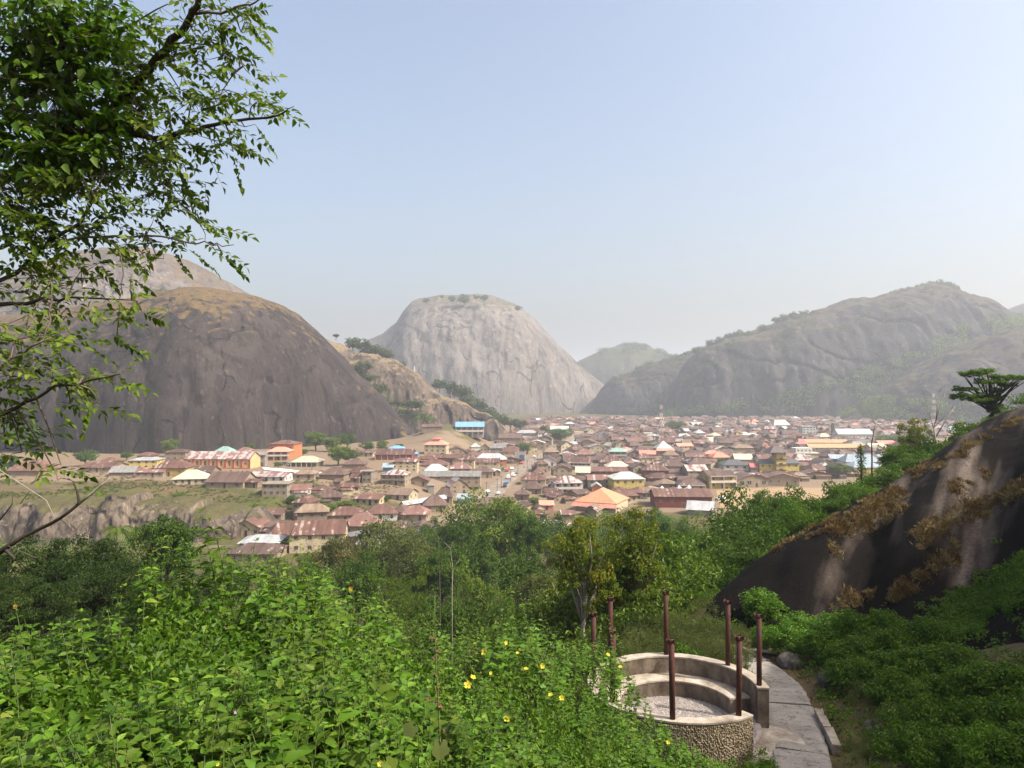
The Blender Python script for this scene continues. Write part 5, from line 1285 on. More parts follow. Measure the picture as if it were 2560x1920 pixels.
def forest(name, label, key, cond, n, size, green='far', seed=3):
    X, Y, Z = HILLS[key]; r = np.random.default_rng(seed)
    half = int(X.shape[0] * 0.7)
    i = r.integers(1, half - 1, n * 12); j = r.integers(1, X.shape[1] - 1, n * 12)
    x, y, z = X[i, j], Y[i, j], Z[i, j]
    px, py = to_px(x, y, z)
    k = cond(px, py) & (fbm(px * 0.02, py * 0.03, seed, 3) > -0.12)
    c = np.c_[x, y, z][k][:n]; c[:, :2] += r.normal(size=(len(c), 2)) * 3
    rad = size * r.uniform(.6, 1.3, len(c)); c[:, 2] += rad * 0.4
    V, Fi, rv = clump_leaves(r, c, rad, 26, size * .42, size * .3, zsq=.75, shell=(.75, 1.05))
    o = add(name, mesh_np(name, V, Fi, [LM[green]], rv)); o['kind'] = 'stuff'; o['label'] = label
line = lambda px, a: np.interp(px, [q[0] for q in a], [q[1] for q in a])
forest('hillside_forest', 'hazy forest covering the foot of the long massif', 'R2', lambda px, py: (py > line(px, [(1640, 1045), (1700, 1030), (1900, 1000), (2000, 975), (2150, 930), (2300, 880), (2420, 810), (2560, 800)])) & (px > 1660), 3400, 8.6, 'mid')
forest('hillside_scrub', 'patchy scrub on the face and crest of the long massif', 'R2', lambda px, py: (px > 1700) & (fbm(px * 0.012 + 4, py * 0.03, 91, 3) > 0.10), 700, 5.0, 'far', seed=15)
forest('hillside_scrub', 'scrub along the crest of the rock nose', 'R1', lambda px, py: (py < line(px, [(1530, 960), (1620, 925), (1750, 890), (2000, 900)])) & (px > 1520), 260, 5.0, 'far', seed=16)
forest('hillside_scrub', 'scrub on the distant hill', 'F', lambda px, py: (py < line(px, [(1400, 945), (1500, 890), (1560, 885), (1650, 900), (1800, 960)])) & (px > 1500), 300, 7.0, 'far', seed=18)
forest('hillside_scrub', 'scrub in the hollow between the two brown domes', 'L0', lambda px, py: (py > line(px, [(0, 760), (200, 735), (330, 720), (420, 722), (620, 740)])) & (px < 600), 300, 4.5, 'far', seed=19)
forest('hillside_forest', 'hazy forest on the lower shoulder at the right', 'R3', lambda px, py: (py > line(px, [(2080, 1000), (2250, 1000), (2400, 1010), (2560, 1000)])) & (px < 2560), 700, 7.0, 'mid', seed=5)
forest('hillside_forest', 'hazy trees at the foot of the rock nose', 'R1', lambda px, py: (py > line(px, [(1540, 1040), (1600, 1020), (1700, 985), (1850, 960)])) & (px > 1550), 420, 6.5, 'mid', seed=6)
forest('hillside_forest', 'scrub in the saddle behind the brown dome', 'L2', lambda px, py: (py > line(px, [(850, 930), (960, 985), (1040, 1030), (1100, 1060)])) & (px > 850) & (px < 1090), 160, 3.6, 'vine', seed=7)
# wood that closes the far valley floor
def valley_wood():
    r = np.random.default_rng(12); n = 900
    px = r.uniform(1560, 2560, n); D_ = r.uniform(1020, 1130, n)
    c = np.c_[(px - CX) / F * D_, D_, np.full(n, 1.5)]
    rad = 5.5 * r.uniform(.6, 1.2, n)
    V, Fi, rv = clump_leaves(r, c, rad, 24, 2.4, 1.7, zsq=.75, shell=(.75, 1.05))
    o = add('valley_wood', mesh_np('valley_wood', V, Fi, [LM['mid']], rv)); o['kind'] = 'stuff'; o['label'] = 'hazy belt of trees behind the last houses'
valley_wood()

# low canopy that fills the thicket between the trees
def thicket():
    r = np.random.default_rng(31); n = 6600
    y = r.uniform(24, 290, n) ; y = 24 + (y - 24) * r.uniform(0.2, 1, n)
    px = r.uniform(-40, 1790, n); x = (px - CX) / F * y
    z = G(x, y)
    hgt = 1.2 + 3.2 * np.clip(fbm(x * .12, y * .12, 71, 3) + .45, 0, 1) + 1.4 * r.uniform(0, 1, n)
    hgt = np.where(y < 34, np.minimum(hgt, 2.0), hgt)
    ppx, ppy = to_px(x, y, z + hgt + .8)
    lim = np.interp(ppx, [0, 400, 560, 600, 900, 1000, 1100, 1350, 1450, 1600, 1760, 1790], [1345, 1330, 1385, 1425, 1400, 1330, 1295, 1300, 1285, 1278, 1300, 1340])
    k = (ppy > lim) & ~((np.abs(x - 6.5) < 6.5) & (y < 31)) & (edge_dist(x, y, ROCK_EDGE) < -1)
    PL = np.array([(q[0], q[1], q[2]) for q in PLACED if q[1] < 300])
    k &= np.all((x[:, None] - PL[None, :, 0]) ** 2 + (y[:, None] - PL[None, :, 1]) ** 2 > (PL[None, :, 2] * .95 + 1.5) ** 2, 1)
    k &= ~((y > 215) & (px < 1060))
    x, y, z, hgt = x[k], y[k], z[k], hgt[k]
    for nm, grn, lo, hi, sd in (('deep', 'deep', 0, .4, 1), ('mid', 'mid', .4, .68, 2), ('grey', 'grey', .68, .85, 3), ('olive', 'olive', .85, 1.01, 4)):
        w = np.clip(fbm(x * .05, y * .05, 77, 3) * .8 + .5 + r.normal(size=len(x)) * .12, 0, 1); w = np.where(x / y * F + CX < 480, w * .38, w)
        q = (w >= lo) & (w < hi)
        c = np.c_[x, y, z + hgt][q]
        D_ = c[:, 1]; rad = np.clip(0.55 + D_ * 0.011, .7, 2.2) * r.uniform(.7, 1.3, len(c))
        near = D_ < 75
        parts = []
        for sel, per, ll in ((near, 54, .25), (~near, 32, .54)):
            if sel.any():
                parts.append(clump_leaves(r, c[sel], rad[sel], per, ll, ll * .6, zsq=.8, shell=(.4, 1.1)))
                low = c[sel].copy(); low[:, 2] -= rad[sel] * 1.1
                parts.append(clump_leaves(r, low, rad[sel] * 1.1, per // 4, ll * 1.4, ll * .9, zsq=.9, shell=(.3, 1.1)))
        V, Fi, rv, o_ = [], [], [], 0
        for a_, b_, c_ in parts: V.append(a_); Fi.append(b_ + o_); rv.append(c_); o_ += len(a_)
        o = add('undergrowth', mesh_np('undergrowth', np.concatenate(V), np.concatenate(Fi), [LM[grn]], np.concatenate(rv)))
        o['kind'] = 'stuff'; o['label'] = {'deep': 'dark green undergrowth filling the thicket', 'mid': 'mid green undergrowth in the thicket', 'grey': 'grey-green scrub in the thicket', 'olive': 'dry olive scrub in the thicket'}[nm]
thicket()

# low scrub on the left plateau, the weedy slope and round the houses
def plateau_scrub():
    r = np.random.default_rng(44); n = 5200
    px = r.uniform(-30, 1000, n); y = r.uniform(226, 345, n); x = (px - CX) / F * y
    k = (fbm(x * .06, y * .06, 83, 3) > -.05) | (y < 250)
    PL = np.array([(q[0], q[1], q[2]) for q in PLACED if q[1] < 380])
    k &= np.all((x[:, None] - PL[None, :, 0]) ** 2 + (y[:, None] - PL[None, :, 1]) ** 2 > (PL[None, :, 2] + .8) ** 2, 1)
    k &= (x < -34) & (r.uniform(0, 1, n) < smooth(345, 270, y) + .1)
    x, y = x[k], y[k]; z = G(x, y)
    for grn, lab, sel in (('olive', 'dry brown scrub on the left plateau', r.uniform(0, 1, len(x)) < .6), ('grey', 'grey-green weeds on the left plateau', None)):
        if sel is None: sel = ~last
        last = sel
        c = np.c_[x, y, z + .15][sel]; rad = r.uniform(.3, 1.1, len(c))
        V, Fi, rv = clump_leaves(r, c, rad, 22, .5, .22, zsq=.6, shell=(.3, 1.1))
        o = add('scrub', mesh_np('scrub', V, Fi, [LM[grn]], rv)); o['kind'] = 'stuff'; o['label'] = lab
plateau_scrub()
# ------------------------------------------------------------------ round shelter without its roof
RC = Vector((4.75, 21.4, 0)); RO, RI, ZT, ZF, ZG = 2.55, 2.24, 36.62, 35.6, 35.2
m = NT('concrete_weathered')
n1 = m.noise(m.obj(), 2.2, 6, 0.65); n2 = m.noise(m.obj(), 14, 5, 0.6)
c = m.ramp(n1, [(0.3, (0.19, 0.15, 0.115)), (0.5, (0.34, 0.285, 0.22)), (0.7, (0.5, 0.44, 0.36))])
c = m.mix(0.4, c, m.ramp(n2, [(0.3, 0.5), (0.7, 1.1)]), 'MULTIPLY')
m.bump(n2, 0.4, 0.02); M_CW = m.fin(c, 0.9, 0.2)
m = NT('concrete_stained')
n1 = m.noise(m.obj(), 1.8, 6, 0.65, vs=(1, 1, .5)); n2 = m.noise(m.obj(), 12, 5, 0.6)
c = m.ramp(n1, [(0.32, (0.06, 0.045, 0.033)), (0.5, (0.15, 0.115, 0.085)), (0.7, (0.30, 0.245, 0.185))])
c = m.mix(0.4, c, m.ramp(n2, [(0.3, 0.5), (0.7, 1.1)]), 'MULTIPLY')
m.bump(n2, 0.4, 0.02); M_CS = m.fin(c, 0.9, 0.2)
m = NT('roughcast'); n1 = m.noise(m.obj(), 3, 5)
M_RC = m.fin(m.ramp(n1, [(0.3, (0.17, 0.13, 0.085)), (0.7, (0.31, 0.25, 0.17))]), 0.95, 0.15)
m = NT('rusty_steel'); n1 = m.noise(m.obj(), 9, 6, 0.7); n2 = m.noise(m.obj(), 2.5, 3)
c = m.mix(m.ramp(n2, [(.4, 0.), (.65, .8)]), m.ramp(n1, [(0.3, (0.028, 0.008, 0.006)), (0.7, (0.10, 0.027, 0.016))]), (0.06, 0.024, 0.017))
m.bump(n1, 0.3, 0.01); M_RUST = m.fin(c, 0.75, 0.35)
M_GRAV = plain_mat('gravel_pale', (0.36, 0.32, 0.29), 0.95, 0.4, 9, 0.2, (0.22, 0.14, 0.11))

def arc_wall(name, a0, a1, r0, r1, z0, z1, mat, n=90, parent=None):
    """solid curved wall between two angles (degrees)"""
    A = np.radians(np.linspace(a0, a1, n)); b = MB(); v = []
    for a in A:
        cs, sn = math.cos(a), math.sin(a)
        v += [(cs * r0, sn * r0, z0), (cs * r1, sn * r1, z0), (cs * r1, sn * r1, z1), (cs * r0, sn * r0, z1)]
    f = []
    for i in range(n - 1):
        for k in range(4): f.append((4 * i + k, 4 * i + (k + 1) % 4, 4 * i + 4 + (k + 1) % 4, 4 * i + 4 + k))
    f += [(3, 2, 1, 0), tuple(4 * (n - 1) + k for k in range(4))]
    b.mesh(v, f)
    return add(name, b.build(name, mat), parent)

ring = empty('round_shelter', (RC.x, RC.y, 0))
tag(ring, 'round open concrete shelter base with curved bench and rusty posts', 'shelter')
A0, A1 = -7, 306
arc_wall('wall', A0, A1, RI, RO, ZG - .3, ZT - .05, M_CS, 110, ring)
arc_wall('wall_cap', A0 - .3, A1 + .3, RI - .015, RO + .015, ZT - .05 + .003, ZT, M_CW, 110, ring)
arc_wall('bench', 9, 236, 1.62, RI - .003, ZF - .2, ZF + .44, M_CS, 80, ring)
arc_wall('bench_top', 9, 236, 1.605, RI - .004, ZF + .443, ZF + .49, M_CW, 80, ring)
# pock-marked roughcast skin on the near outer face
def roughcast():
    r = np.random.default_rng(5)
    na, nz_ = 420, 62
    a = np.radians(np.linspace(196, A1 - .2, na)); z = np.linspace(ZG - .3, ZT - .08, nz_)
    Aa, Zz = np.meshgrid(a, z); u = Aa * RO; v = Zz
    cell = 0.052; gu = np.floor(u / cell); gv = np.floor(v / cell); best = np.full(u.shape, 9.0)
    for du in (-1, 0, 1):
        for dv in (-1, 0, 1):
            ix, iy = gu + du, gv + dv
            cxp = (ix + .15 + .7 * _hash(ix, iy, 3)) * cell; cyp = (iy + .15 + .7 * _hash(ix, iy, 9)) * cell
            best = np.minimum(best, np.hypot((u - cxp), (v - cyp) * .8) / (cell * (.28 + .22 * _hash(ix, iy, 5))))
    dep = 0.03 * smooth(0.5, 1.15, best) + 0.01 * vnoise(u * 9, v * 9, 3)
    R_ = RO + .004 + dep
    V = np.c_[(R_ * np.cos(Aa)).ravel(), (R_ * np.sin(Aa)).ravel(), Zz.ravel()]
    i = np.arange(na * nz_).reshape(nz_, na)
    Fq = np.c_[i[:-1, :-1].ravel(), i[:-1, 1:].ravel(), i[1:, 1:].ravel(), i[1:, :-1].ravel()]
    o = add('roughcast_face', mesh_np('roughcast_face', V, Fq, [M_RC]), ring)
    o['label'] = 'pock-marked roughcast outer face of the near wall'
roughcast()
b = MB(); b.mesh([(1.7 * math.cos(t), 1.7 * math.sin(t), ZF) for t in np.linspace(0, 2 * math.pi, 49)[:-1]] , [tuple(range(48))])
b.mesh([(2.3 * math.cos(math.radians(t)), 2.3 * math.sin(math.radians(t)), ZF - .004) for t in range(0, 360, 6)], [tuple(range(60))])
add('floor', b.build('floor', M_GRAV), ring)
def pebbles():
    r = np.random.default_rng(8); n = 5200
    q = np.sqrt(r.uniform(0, 1, n)) * 1.62; t = r.uniform(0, 2 * np.pi, n)
    q = np.where((t > math.radians(236)) & (r.uniform(0, 1, n) < .8), q * 1.36, q)
    c = np.c_[q * np.cos(t), q * np.sin(t), np.full(n, ZF + .003)]
    base = np.array([(0, 0, 1), (.9, .2, .2), (-.3, .9, .15), (-.8, -.3, .2), (.3, -.85, .1)])
    s_ = r.uniform(.012, .032, n)[:, None, None]
    th = r.uniform(0, 6.28, n); cs, sn = np.cos(th)[:, None], np.sin(th)[:, None]
    B = np.stack([base[None, :, 0] * cs - base[None, :, 1] * sn, base[None, :, 0] * sn + base[None, :, 1] * cs, np.repeat(base[None, :, 2] * .8, n, 0)], -1)
    V = (c[:, None] + B * s_).reshape(-1, 3)
    T_ = np.array([(0, 1, 2), (0, 2, 3), (0, 3, 4), (0, 4, 1)])
    Fi = ((np.arange(n) * 5)[:, None, None] + T_).reshape(-1, 3)
    o = add('gravel', mesh_np('gravel', V, Fi, [M_GRAV]), ring); o['kind'] = 'stuff'
pebbles()
# apron step at the entrance
b = MB(); an = math.radians(-31); ax_, ay_ = 2.25 * math.cos(an), 2.25 * math.sin(an)
pts = [(ax_ + 1.28 * math.cos(an + t), ay_ + 1.28 * math.sin(an + t)) for t in np.linspace(-1.75, 1.75, 30)]
vv = [(x, y, ZF - .12) for x, y in pts] + [(x, y, ZG - .3) for x, y in pts]
b.mesh(vv, [tuple(range(30))] + [(i + 30, (i + 1) % 30 + 30, (i + 1) % 30, i) for i in range(30)])
add('entrance_step', b.build('entrance_step', M_CW), ring)
def post(x, y, top=38.6, lean=(0, 0)):
    b = MB(); x -= RC.x; y -= RC.y
    b.tube([(x, y, ZT - .1), (x + lean[0] * .5, y + lean[1] * .5, (ZT + top) / 2), (x + lean[0], y + lean[1], top)], .075, 12)
    p_ = add('post', b.build('post', M_RUST, True), ring)
    b = MB(); r = np.random.default_rng(int(abs(x * 91 + y * 57)))
    X, Y = x + lean[0], y + lean[1]
    # torn end plate
    for k in range(5):
        t = k * 1.257 + r.uniform(-.2, .2); l = r.uniform(.03, .07)
        a, c_ = math.cos(t), math.sin(t); pa, pc = -c_, a
        q = [(X + a * .07 + pa * .05, Y + c_ * .07 + pc * .05, top - .10), (X + a * .07 - pa * .05, Y + c_ * .07 - pc * .05, top - .10), (X + a * (.085 + l * .5) - pa * .04, Y + c_ * (.085 + l * .5) - pc * .04, top + r.uniform(-.01, .05)), (X + a * (.085 + l) + pa * .04, Y + c_ * (.085 + l) + pc * .04, top + r.uniform(-.01, .05))]
        b.poly(q); b.poly([(u - a * .012, v - c_ * .012, w) for u, v, w in q[::-1]])
    add('torn_flange', b.build('torn_flange', M_RUST), p_)
for (x, y, l) in [(7.07, 21.3, (0, .02)), (5.88, 19.32, (.02, 0)), (4.12, 19.1, (-.03, .02)), (6.62, 22.86, (.01, 0)), (4.93, 23.8, (-.02, 0)), (3.05, 23.1, (.0, 0)), (2.38, 21.75, (0, 0)), (2.72, 20.15, (.02, 0))]: post(x, y, 38.6 + rnd.uniform(-.06, .06), l)

# ------------------------------------------------------------------ concrete path with kerb
m = NT('path_concrete')
n1 = m.noise(m.pos(), 1.1, 6, 0.65); n2 = m.noise(m.pos(), 16, 5, 0.65); n3 = m.noise(m.pos(), 4.5, 5, .7)
c = m.ramp(n1, [(0.3, (0.20, 0.18, 0.155)), (0.7, (0.37, 0.335, 0.29))])
c = m.mix(0.5, c, m.ramp(n2, [(0.3, 0.45), (0.7, 1.1)]), 'MULTIPLY')
c = m.mix(m.ramp(n3, [(0.54, 0.), (0.64, .75)]), c, (0.11, 0.08, 0.055))
m.bump(m.math('ADD', n2, n3), 0.5, 0.03); M_PATH = m.fin(c, 0.95, 0.15)
path = empty('path', (0, 0, 0)); struct(path, 'worn concrete path passing the round shelter')
def path_at(t):
    P_ = np.array(PATH_C); s_ = np.r_[0, np.cumsum(np.hypot(*np.diff(P_[:, :2], axis=0).T))]
    return np.array([np.interp(t, s_, P_[:, k]) for k in range(3)]), s_[-1]
L_ = path_at(0)[1]; t0 = 0.0; r = np.random.default_rng(3)
k = 0
while t0 < L_ - .5:
    t1 = min(L_, t0 + r.uniform(1.7, 2.6)); ns, nw = 14, 12; V = []
    lw, rw = r.uniform(.66, .78), r.uniform(.56, .7); dz = r.uniform(-.03, .03); cut0, cut1 = r.uniform(-.09, .09, 2)
    for i in range(ns):
        tt = t0 + .02 + (t1 - t0 - .04) * i / (ns - 1)
        p_, _ = path_at(tt); q_, _ = path_at(min(tt + .1, L_)); o_, _ = path_at(max(tt - .1, 0)); d_ = unit((q_ - o_)[:2]); nx, ny = d_[1], -d_[0]
        for j in range(nw):
            w = -lw + (lw + rw) * j / (nw - 1)
            sk = (cut0 * (1 - i / (ns - 1)) + cut1 * i / (ns - 1)) * w
            e = (.05 * vnoise(tt * 3.1, j * 9. if j in (0, nw - 1) else 0, 4) if j in (0, nw - 1) else 0)
            x, y = p_[0] + nx * (w + e) + d_[0] * sk, p_[1] + ny * (w + e) + d_[1] * sk
            z = p_[2] + dz + .025 * fbm(x * 1.3, y * 1.3, 6, 3) - (.03 if j in (0, nw - 1) else 0)
            V.append((x, y, z))
    V = np.array(V); n_ = len(V); i = np.arange(n_).reshape(ns, nw)
    Fq = [tuple(q) for q in np.c_[i[:-1, :-1].ravel(), i[:-1, 1:].ravel(), i[1:, 1:].ravel(), i[1:, :-1].ravel()]]
    ed = list(i[0, :]) + list(i[1:, -1]) + list(i[-1, -2::-1]) + list(i[-2:0:-1, 0])
    b = MB(); vv = [tuple(p_) for p_ in V] + [(V[e][0], V[e][1], V[e][2] - .22) for e in ed]
    Fq += [(ed[a], n_ + a, n_ + (a + 1) % len(ed), ed[(a + 1) % len(ed)]) for a in range(len(ed))]
    b.mesh(vv, Fq); add('slab', b.build('slab', M_PATH), path); t0 = t1; k += 1
for (pa, pb, h0) in [((9.30, 22.6), (8.98, 21.2), .3), ((8.96, 21.12), (8.62, 19.75), .3)]:
    pa, pb = np.array(pa), np.array(pb); d_ = unit(pb - pa); nn = np.array([d_[1], -d_[0]]) * .11; b = MB()
    if nn[0] > 0: nn = -nn
    za, zb_ = float(path_at(0)[0][2]) * 0 + float(G(*pa)), float(G(*pb))
    q = [(*(pa + nn), za), (*(pb + nn), zb_), (*(pb - nn), zb_), (*(pa - nn), za)]
    b.mesh([(x, y, z - .2) for x, y, z in q] + [(x + rnd.uniform(-.02, .02), y, z + h0 + rnd.uniform(-.03, .03)) for x, y, z in q], [(0, 3, 2, 1), (4, 5, 6, 7), (0, 1, 5, 4), (1, 2, 6, 5), (2, 3, 7, 6), (3, 0, 4, 7)])
    add('kerb_stone', b.build('kerb_stone', M_CW), path)

# boulders, logs
M_BOUL = plain_mat('boulder', (0.11, 0.095, 0.085), 0.9, 0.5, 3, 0.2, (0.2, 0.17, 0.14))
def boulder(x, y, sx, sy, sz, label, seed, dz=0.0):
    r = np.random.default_rng(seed); nu, nv_ = 22, 14; V = []
    for j in range(nv_):
        ph = math.pi * j / (nv_ - 1)
        for i in range(nu):
            th = 2 * math.pi * i / nu
            d = np.array([math.sin(ph) * math.cos(th), math.sin(ph) * math.sin(th), math.cos(ph)])
            k_ = 1 + .35 * float(fbm(d[0] * 1.4 + seed + d[2] * 2, d[1] * 1.4 + d[2], seed, 4))
            V.append(d * k_ * np.array([sx, sy, sz]))
    i = np.arange(nu * nv_).reshape(nv_, nu); j2 = np.roll(i, -1, 1)
    Fq = np.c_[i[:-1].ravel(), i[1:].ravel(), j2[1:].ravel(), j2[:-1].ravel()]
    o = add('boulder', mesh_np('boulder', np.array(V), Fq, [M_BOUL], shade=True), None, (x, y, float(G(x, y)) + dz))
    tag(o, label, 'boulder', 'boulders beside the path')
boulder(10.7, 25.2, .36, .33, .32, 'dark round boulder on the right edge of the path', 3, .12)
boulder(10.35, 27.8, .5, .42, .34, 'boulder at the far bend of the path beside the logs', 5, .15)
boulder(10.4, 20.8, .55, .45, .22, 'flat stone in the shaded bank right of the kerb', 7, .1)
boulder(9.6, 17.6, .3, .3, .14, 'small stone in the shade near the bottom of the path', 9, .08)
for i, (p0, p1, rr, lab) in enumerate([((9.0, 29.2), (10.3, 28.9), .09, 'pale fallen log lying across the far path end'), ((8.7, 29.4), (9.4, 28.7), .06, 'thin broken branch leaning over the fallen log')]):
    b = MB(); z0, z1 = float(G(*p0)), float(G(*p1)); mid = ((p0[0] + p1[0]) / 2, (p0[1] + p1[1]) / 2 + .1)
    b.tube([(*p0, z0 + .2 + .06 * i), (*mid, (z0 + z1) / 2 + .22 + .12 * i), (*p1, z1 + .16)], [rr, rr * .9, rr * .6], 8)
    tag(add('log', b.build('log', M_BARKP, True)), lab, 'log')

# ------------------------------------------------------------------ shrubs near the shelter and on the shaded bank
SMARK = [(1900, 1560, 'the lit corner of the rock foot'), (2040, 1700, 'the dark round boulder'), (2090, 1830, 'the kerb'), (1700, 1600, 'the back posts'), (2300, 1600, 'the rock face'), (2500, 1800, 'the shaded lower corner'), (1980, 1640, 'the far path bend'), (2400, 1480, 'the creeper on the rock')]
for (px, w_, yt_, D_, k_) in [(1912, 140, 1482, 31.5, 'shrub0'), (1915, 100, 1570, 29.5, 'shrub0'), (2010, 150, 1545, 30, 'shrub0'), (2080, 140, 1535, 29.5, 'shrub0'), (1985, 150, 1570, 28.5, 'shrub0'), (2060, 150, 1590, 27.5, 'shrub1'), (2130, 150, 1560, 28, 'shrub1'), (2200, 150, 1550, 28, 'shrub1'), (2140, 160, 1620, 26, 'shrub1'), (2230, 170, 1600, 26, 'shrub1'), (2310, 160, 1570, 26.5, 'shrub1'),
  (2110, 140, 1680, 24.5, 'shrub1'), (2200, 170, 1660, 24, 'shrub1'), (2290, 180, 1650, 23.5, 'shrub1'), (2380, 170, 1640, 23, 'shrub1'), (2170, 140, 1730, 22.5, 'shrub2'), (2250, 170, 1710, 22, 'shrub1'), (2340, 180, 1720, 21, 'shrub1'), (2430, 190, 1700, 20.5, 'shrub1'), (2520, 190, 1690, 20, 'shrub1'), (2230, 150, 1790, 20, 'shrub2'), (2310, 190, 1780, 19, 'shrub1'), (2410, 200, 1790, 18, 'shrub1'), (2510, 210, 1770, 17.5, 'shrub1'), (2280, 180, 1850, 17.5, 'shrub1'), (2380, 200, 1860, 16.5, 'shrub1'), (2480, 220, 1850, 15.5, 'shrub0'), (2570, 230, 1840, 15.5, 'shrub1'),
  (2170, 130, 1860, 18.2, 'shrub2'), (1700, 140, 1535, 30, 'shrub2'), (1620, 150, 1530, 31, 'shrub2'), (1770, 140, 1545, 29.5, 'shrub2'), (1830, 110, 1560, 28.5, 'shrub2'), (1660, 150, 1580, 27, 'shrub2'), (1740, 150, 1585, 26.6, 'shrub2'), (1810, 120, 1600, 26.5, 'shrub2'), (1580, 150, 1570, 27.5, 'shrub2'), (1865, 80, 1625, 26, 'shrub2'), (1600, 130, 1610, 25.6, 'shrub2'), (1700, 120, 1615, 25.8, 'shrub1')]:
    look = {'shrub0': 'sunlit light green shrub', 'shrub1': 'leafy green shrub', 'shrub2': 'fine-leaved grey-green shrub'}[k_]
    if px > 2100 and k_ == 'shrub1': look = 'shaded dark green shrub'
    T('shrub', k_, px, w_ * 1.1, yt_ - (26 if px > 2090 else 6), D_, auto_label(look, px, yt_ + 30, SMARK), 'shrub', 'shrubs around the path', crown_name='foliage', maxr=1.1)

def ground_cover(name, label, n, cond, green, leaf, rad, seed, hmax=.5, per=40, xr=(-6, 24), yr=(6, 36), wr=.6):
    r = np.random.default_rng(seed); x = r.uniform(*xr, n); y = r.uniform(*yr, n)
    k_ = cond(x, y); x, y = x[k_], y[k_]
    z = G(x, y) + r.uniform(.05, hmax, len(x))
    V, Fi, rv = clump_leaves(r, np.c_[x, y, z], rad * r.uniform(.6, 1.3, len(x)), per, leaf, leaf * wr, zsq=.8, shell=(.2, 1.1), upbias=.7)
    o = add(name, mesh_np(name, V, Fi, [LM[green]], rv)); o['kind'] = 'stuff'; o['label'] = label
def pdist(x, y):
    best = np.full(x.shape, 9e9)
    for (a, b_) in zip(PATH_C[:-1], PATH_C[1:]):
        ax, ay, bx, by = a[0], a[1], b_[0], b_[1]
        t = np.clip(((x - ax) * (bx - ax) + (y - ay) * (by - ay)) / ((bx - ax) ** 2 + (by - ay) ** 2), 0, 1)
        best = np.minimum(best, np.hypot(x - ax - t * (bx - ax), y - ay - t * (by - ay)))
    return best
rdist = lambda x, y: np.hypot(x - 4.75, y - 21.4)
ground_cover('weeds', 'low weeds on the shaded bank right of the path', 1500, lambda x, y: (x > 8) & (pdist(x, y) > .95) & (edge_dist(x, y, ROCK_EDGE) < .4) & (y < 34) & (x > 7 + (y - 20) * .1), 'vine', .12, .36, 61, .5, 26, (7, 22), (12, 34))
ground_cover('weeds', 'grey-green scrub behind the round shelter', 1900, lambda x, y: (rdist(x, y) > 2.9) & (pdist(x, y) > 1.05) & (y > 22.5) & (x < 9) & (x > -2), 'grey', .085, .3, 62, .7, 34, (-2, 9.4), (22, 36), .4)
ground_cover('weeds', 'green weeds below the near wall of the shelter', 1500, lambda x, y: (rdist(x, y) > 2.75) & (pdist(x, y) > .95) & (y < 21.5) & (y > 12) & (x > .5), 'fresh', .07, .2, 63, .3, 40, (.5, 7.2), (12, 21.5))
ground_cover('dry_litter', 'dry brown leaves along the path edge', 420, lambda x, y: (np.abs(pdist(x, y) - 1.0) < .3) & (rdist(x, y) > 2.9), 'straw', .07, .16, 64, .06, 14, (6, 11.5), (14, 30))

# dry grass and creeper on the rock slope
def rock_at(px, py):
    Ds = np.arange(22, 75, .15); x = (px - CX) / F * Ds; z = CZ - (py - HY) / F * Ds
    g_ = rock_z(x, Ds); k_ = np.argmax(z < g_)
    if not (z < g_).any(): return None
    if edge_dist(np.array([x[k_]]), np.array([Ds[k_]]), ROCK_EDGE)[0] < -.2: return None
    return np.array([x[k_], Ds[k_], g_[k_]])
def dry_grass():
    r = np.random.default_rng(77); C, A, L, RV = [], [], [], []
    bands = [((2010, 1335), (2120, 1295), 14, 26), ((2080, 1330), (2240, 1285), 12, 26), ((2150, 1285), (2270, 1255), 16, 30), ((1935, 1372), (1985, 1352), 9, 8), ((2290, 1190), (2350, 1150), 12, 18), ((2180, 1260), (2310, 1200), 10, 18), ((2440, 1105), (2560, 1045), 8, 16),
             ((2290, 1350), (2420, 1265), 16, 26), ((2420, 1290), (2570, 1215), 18, 34), ((2240, 1500), (2310, 1420), 12, 20), ((2300, 1450), (2390, 1380), 10, 14), ((2380, 1230), (2470, 1180), 14, 14), ((2090, 1520), (2170, 1490), 14, 16), ((2120, 1325), (2124, 1330), 3, 2), ((2080, 1382), (2086, 1386), 4, 3), ((2380, 1150), (2430, 1115), 8, 10)]
    for (a, b_, sp, n_) in bands:
        for k_ in range(int(n_ * 0.85)):
            t = r.uniform(0, 1); q = rock_at(a[0] + (b_[0] - a[0]) * t + r.normal() * sp * .7, a[1] + (b_[1] - a[1]) * t + r.normal() * sp * .7)
            if q is None: continue
            nb = int(r.uniform(120, 240)); sz = r.uniform(.12, .30)
            d = unit(r.normal(size=(nb, 3)) * np.array([1, 1, .5]) + np.array([-.1, -.1, 1.05]))
            C.append(q + r.normal(size=(nb, 3)) * np.array([.17, .17, .03]) * sz / .3); A.append(d); L.append(sz * r.uniform(.6, 1.2, nb)); RV.append(np.clip(r.uniform(.1, .8) + r.normal(size=nb) * .15, 0, .86))
    C, A, L, RV = map(np.concatenate, (C, A, L, RV)); C[:, 2] = rock_z(C[:, 0], C[:, 1]) - .01
    V, Fi, li = leaf_cloud(C, A, unit(r.normal(size=A.shape)), L, L * .012 + .0035, 'diamond', .1, .25)
    o = add('dry_grass', mesh_np('dry_grass', V, Fi, [LM['straw']], RV[li])); o['kind'] = 'stuff'; o['label'] = 'tufts of dry golden grass clinging to the dark rock slope'
dry_grass()
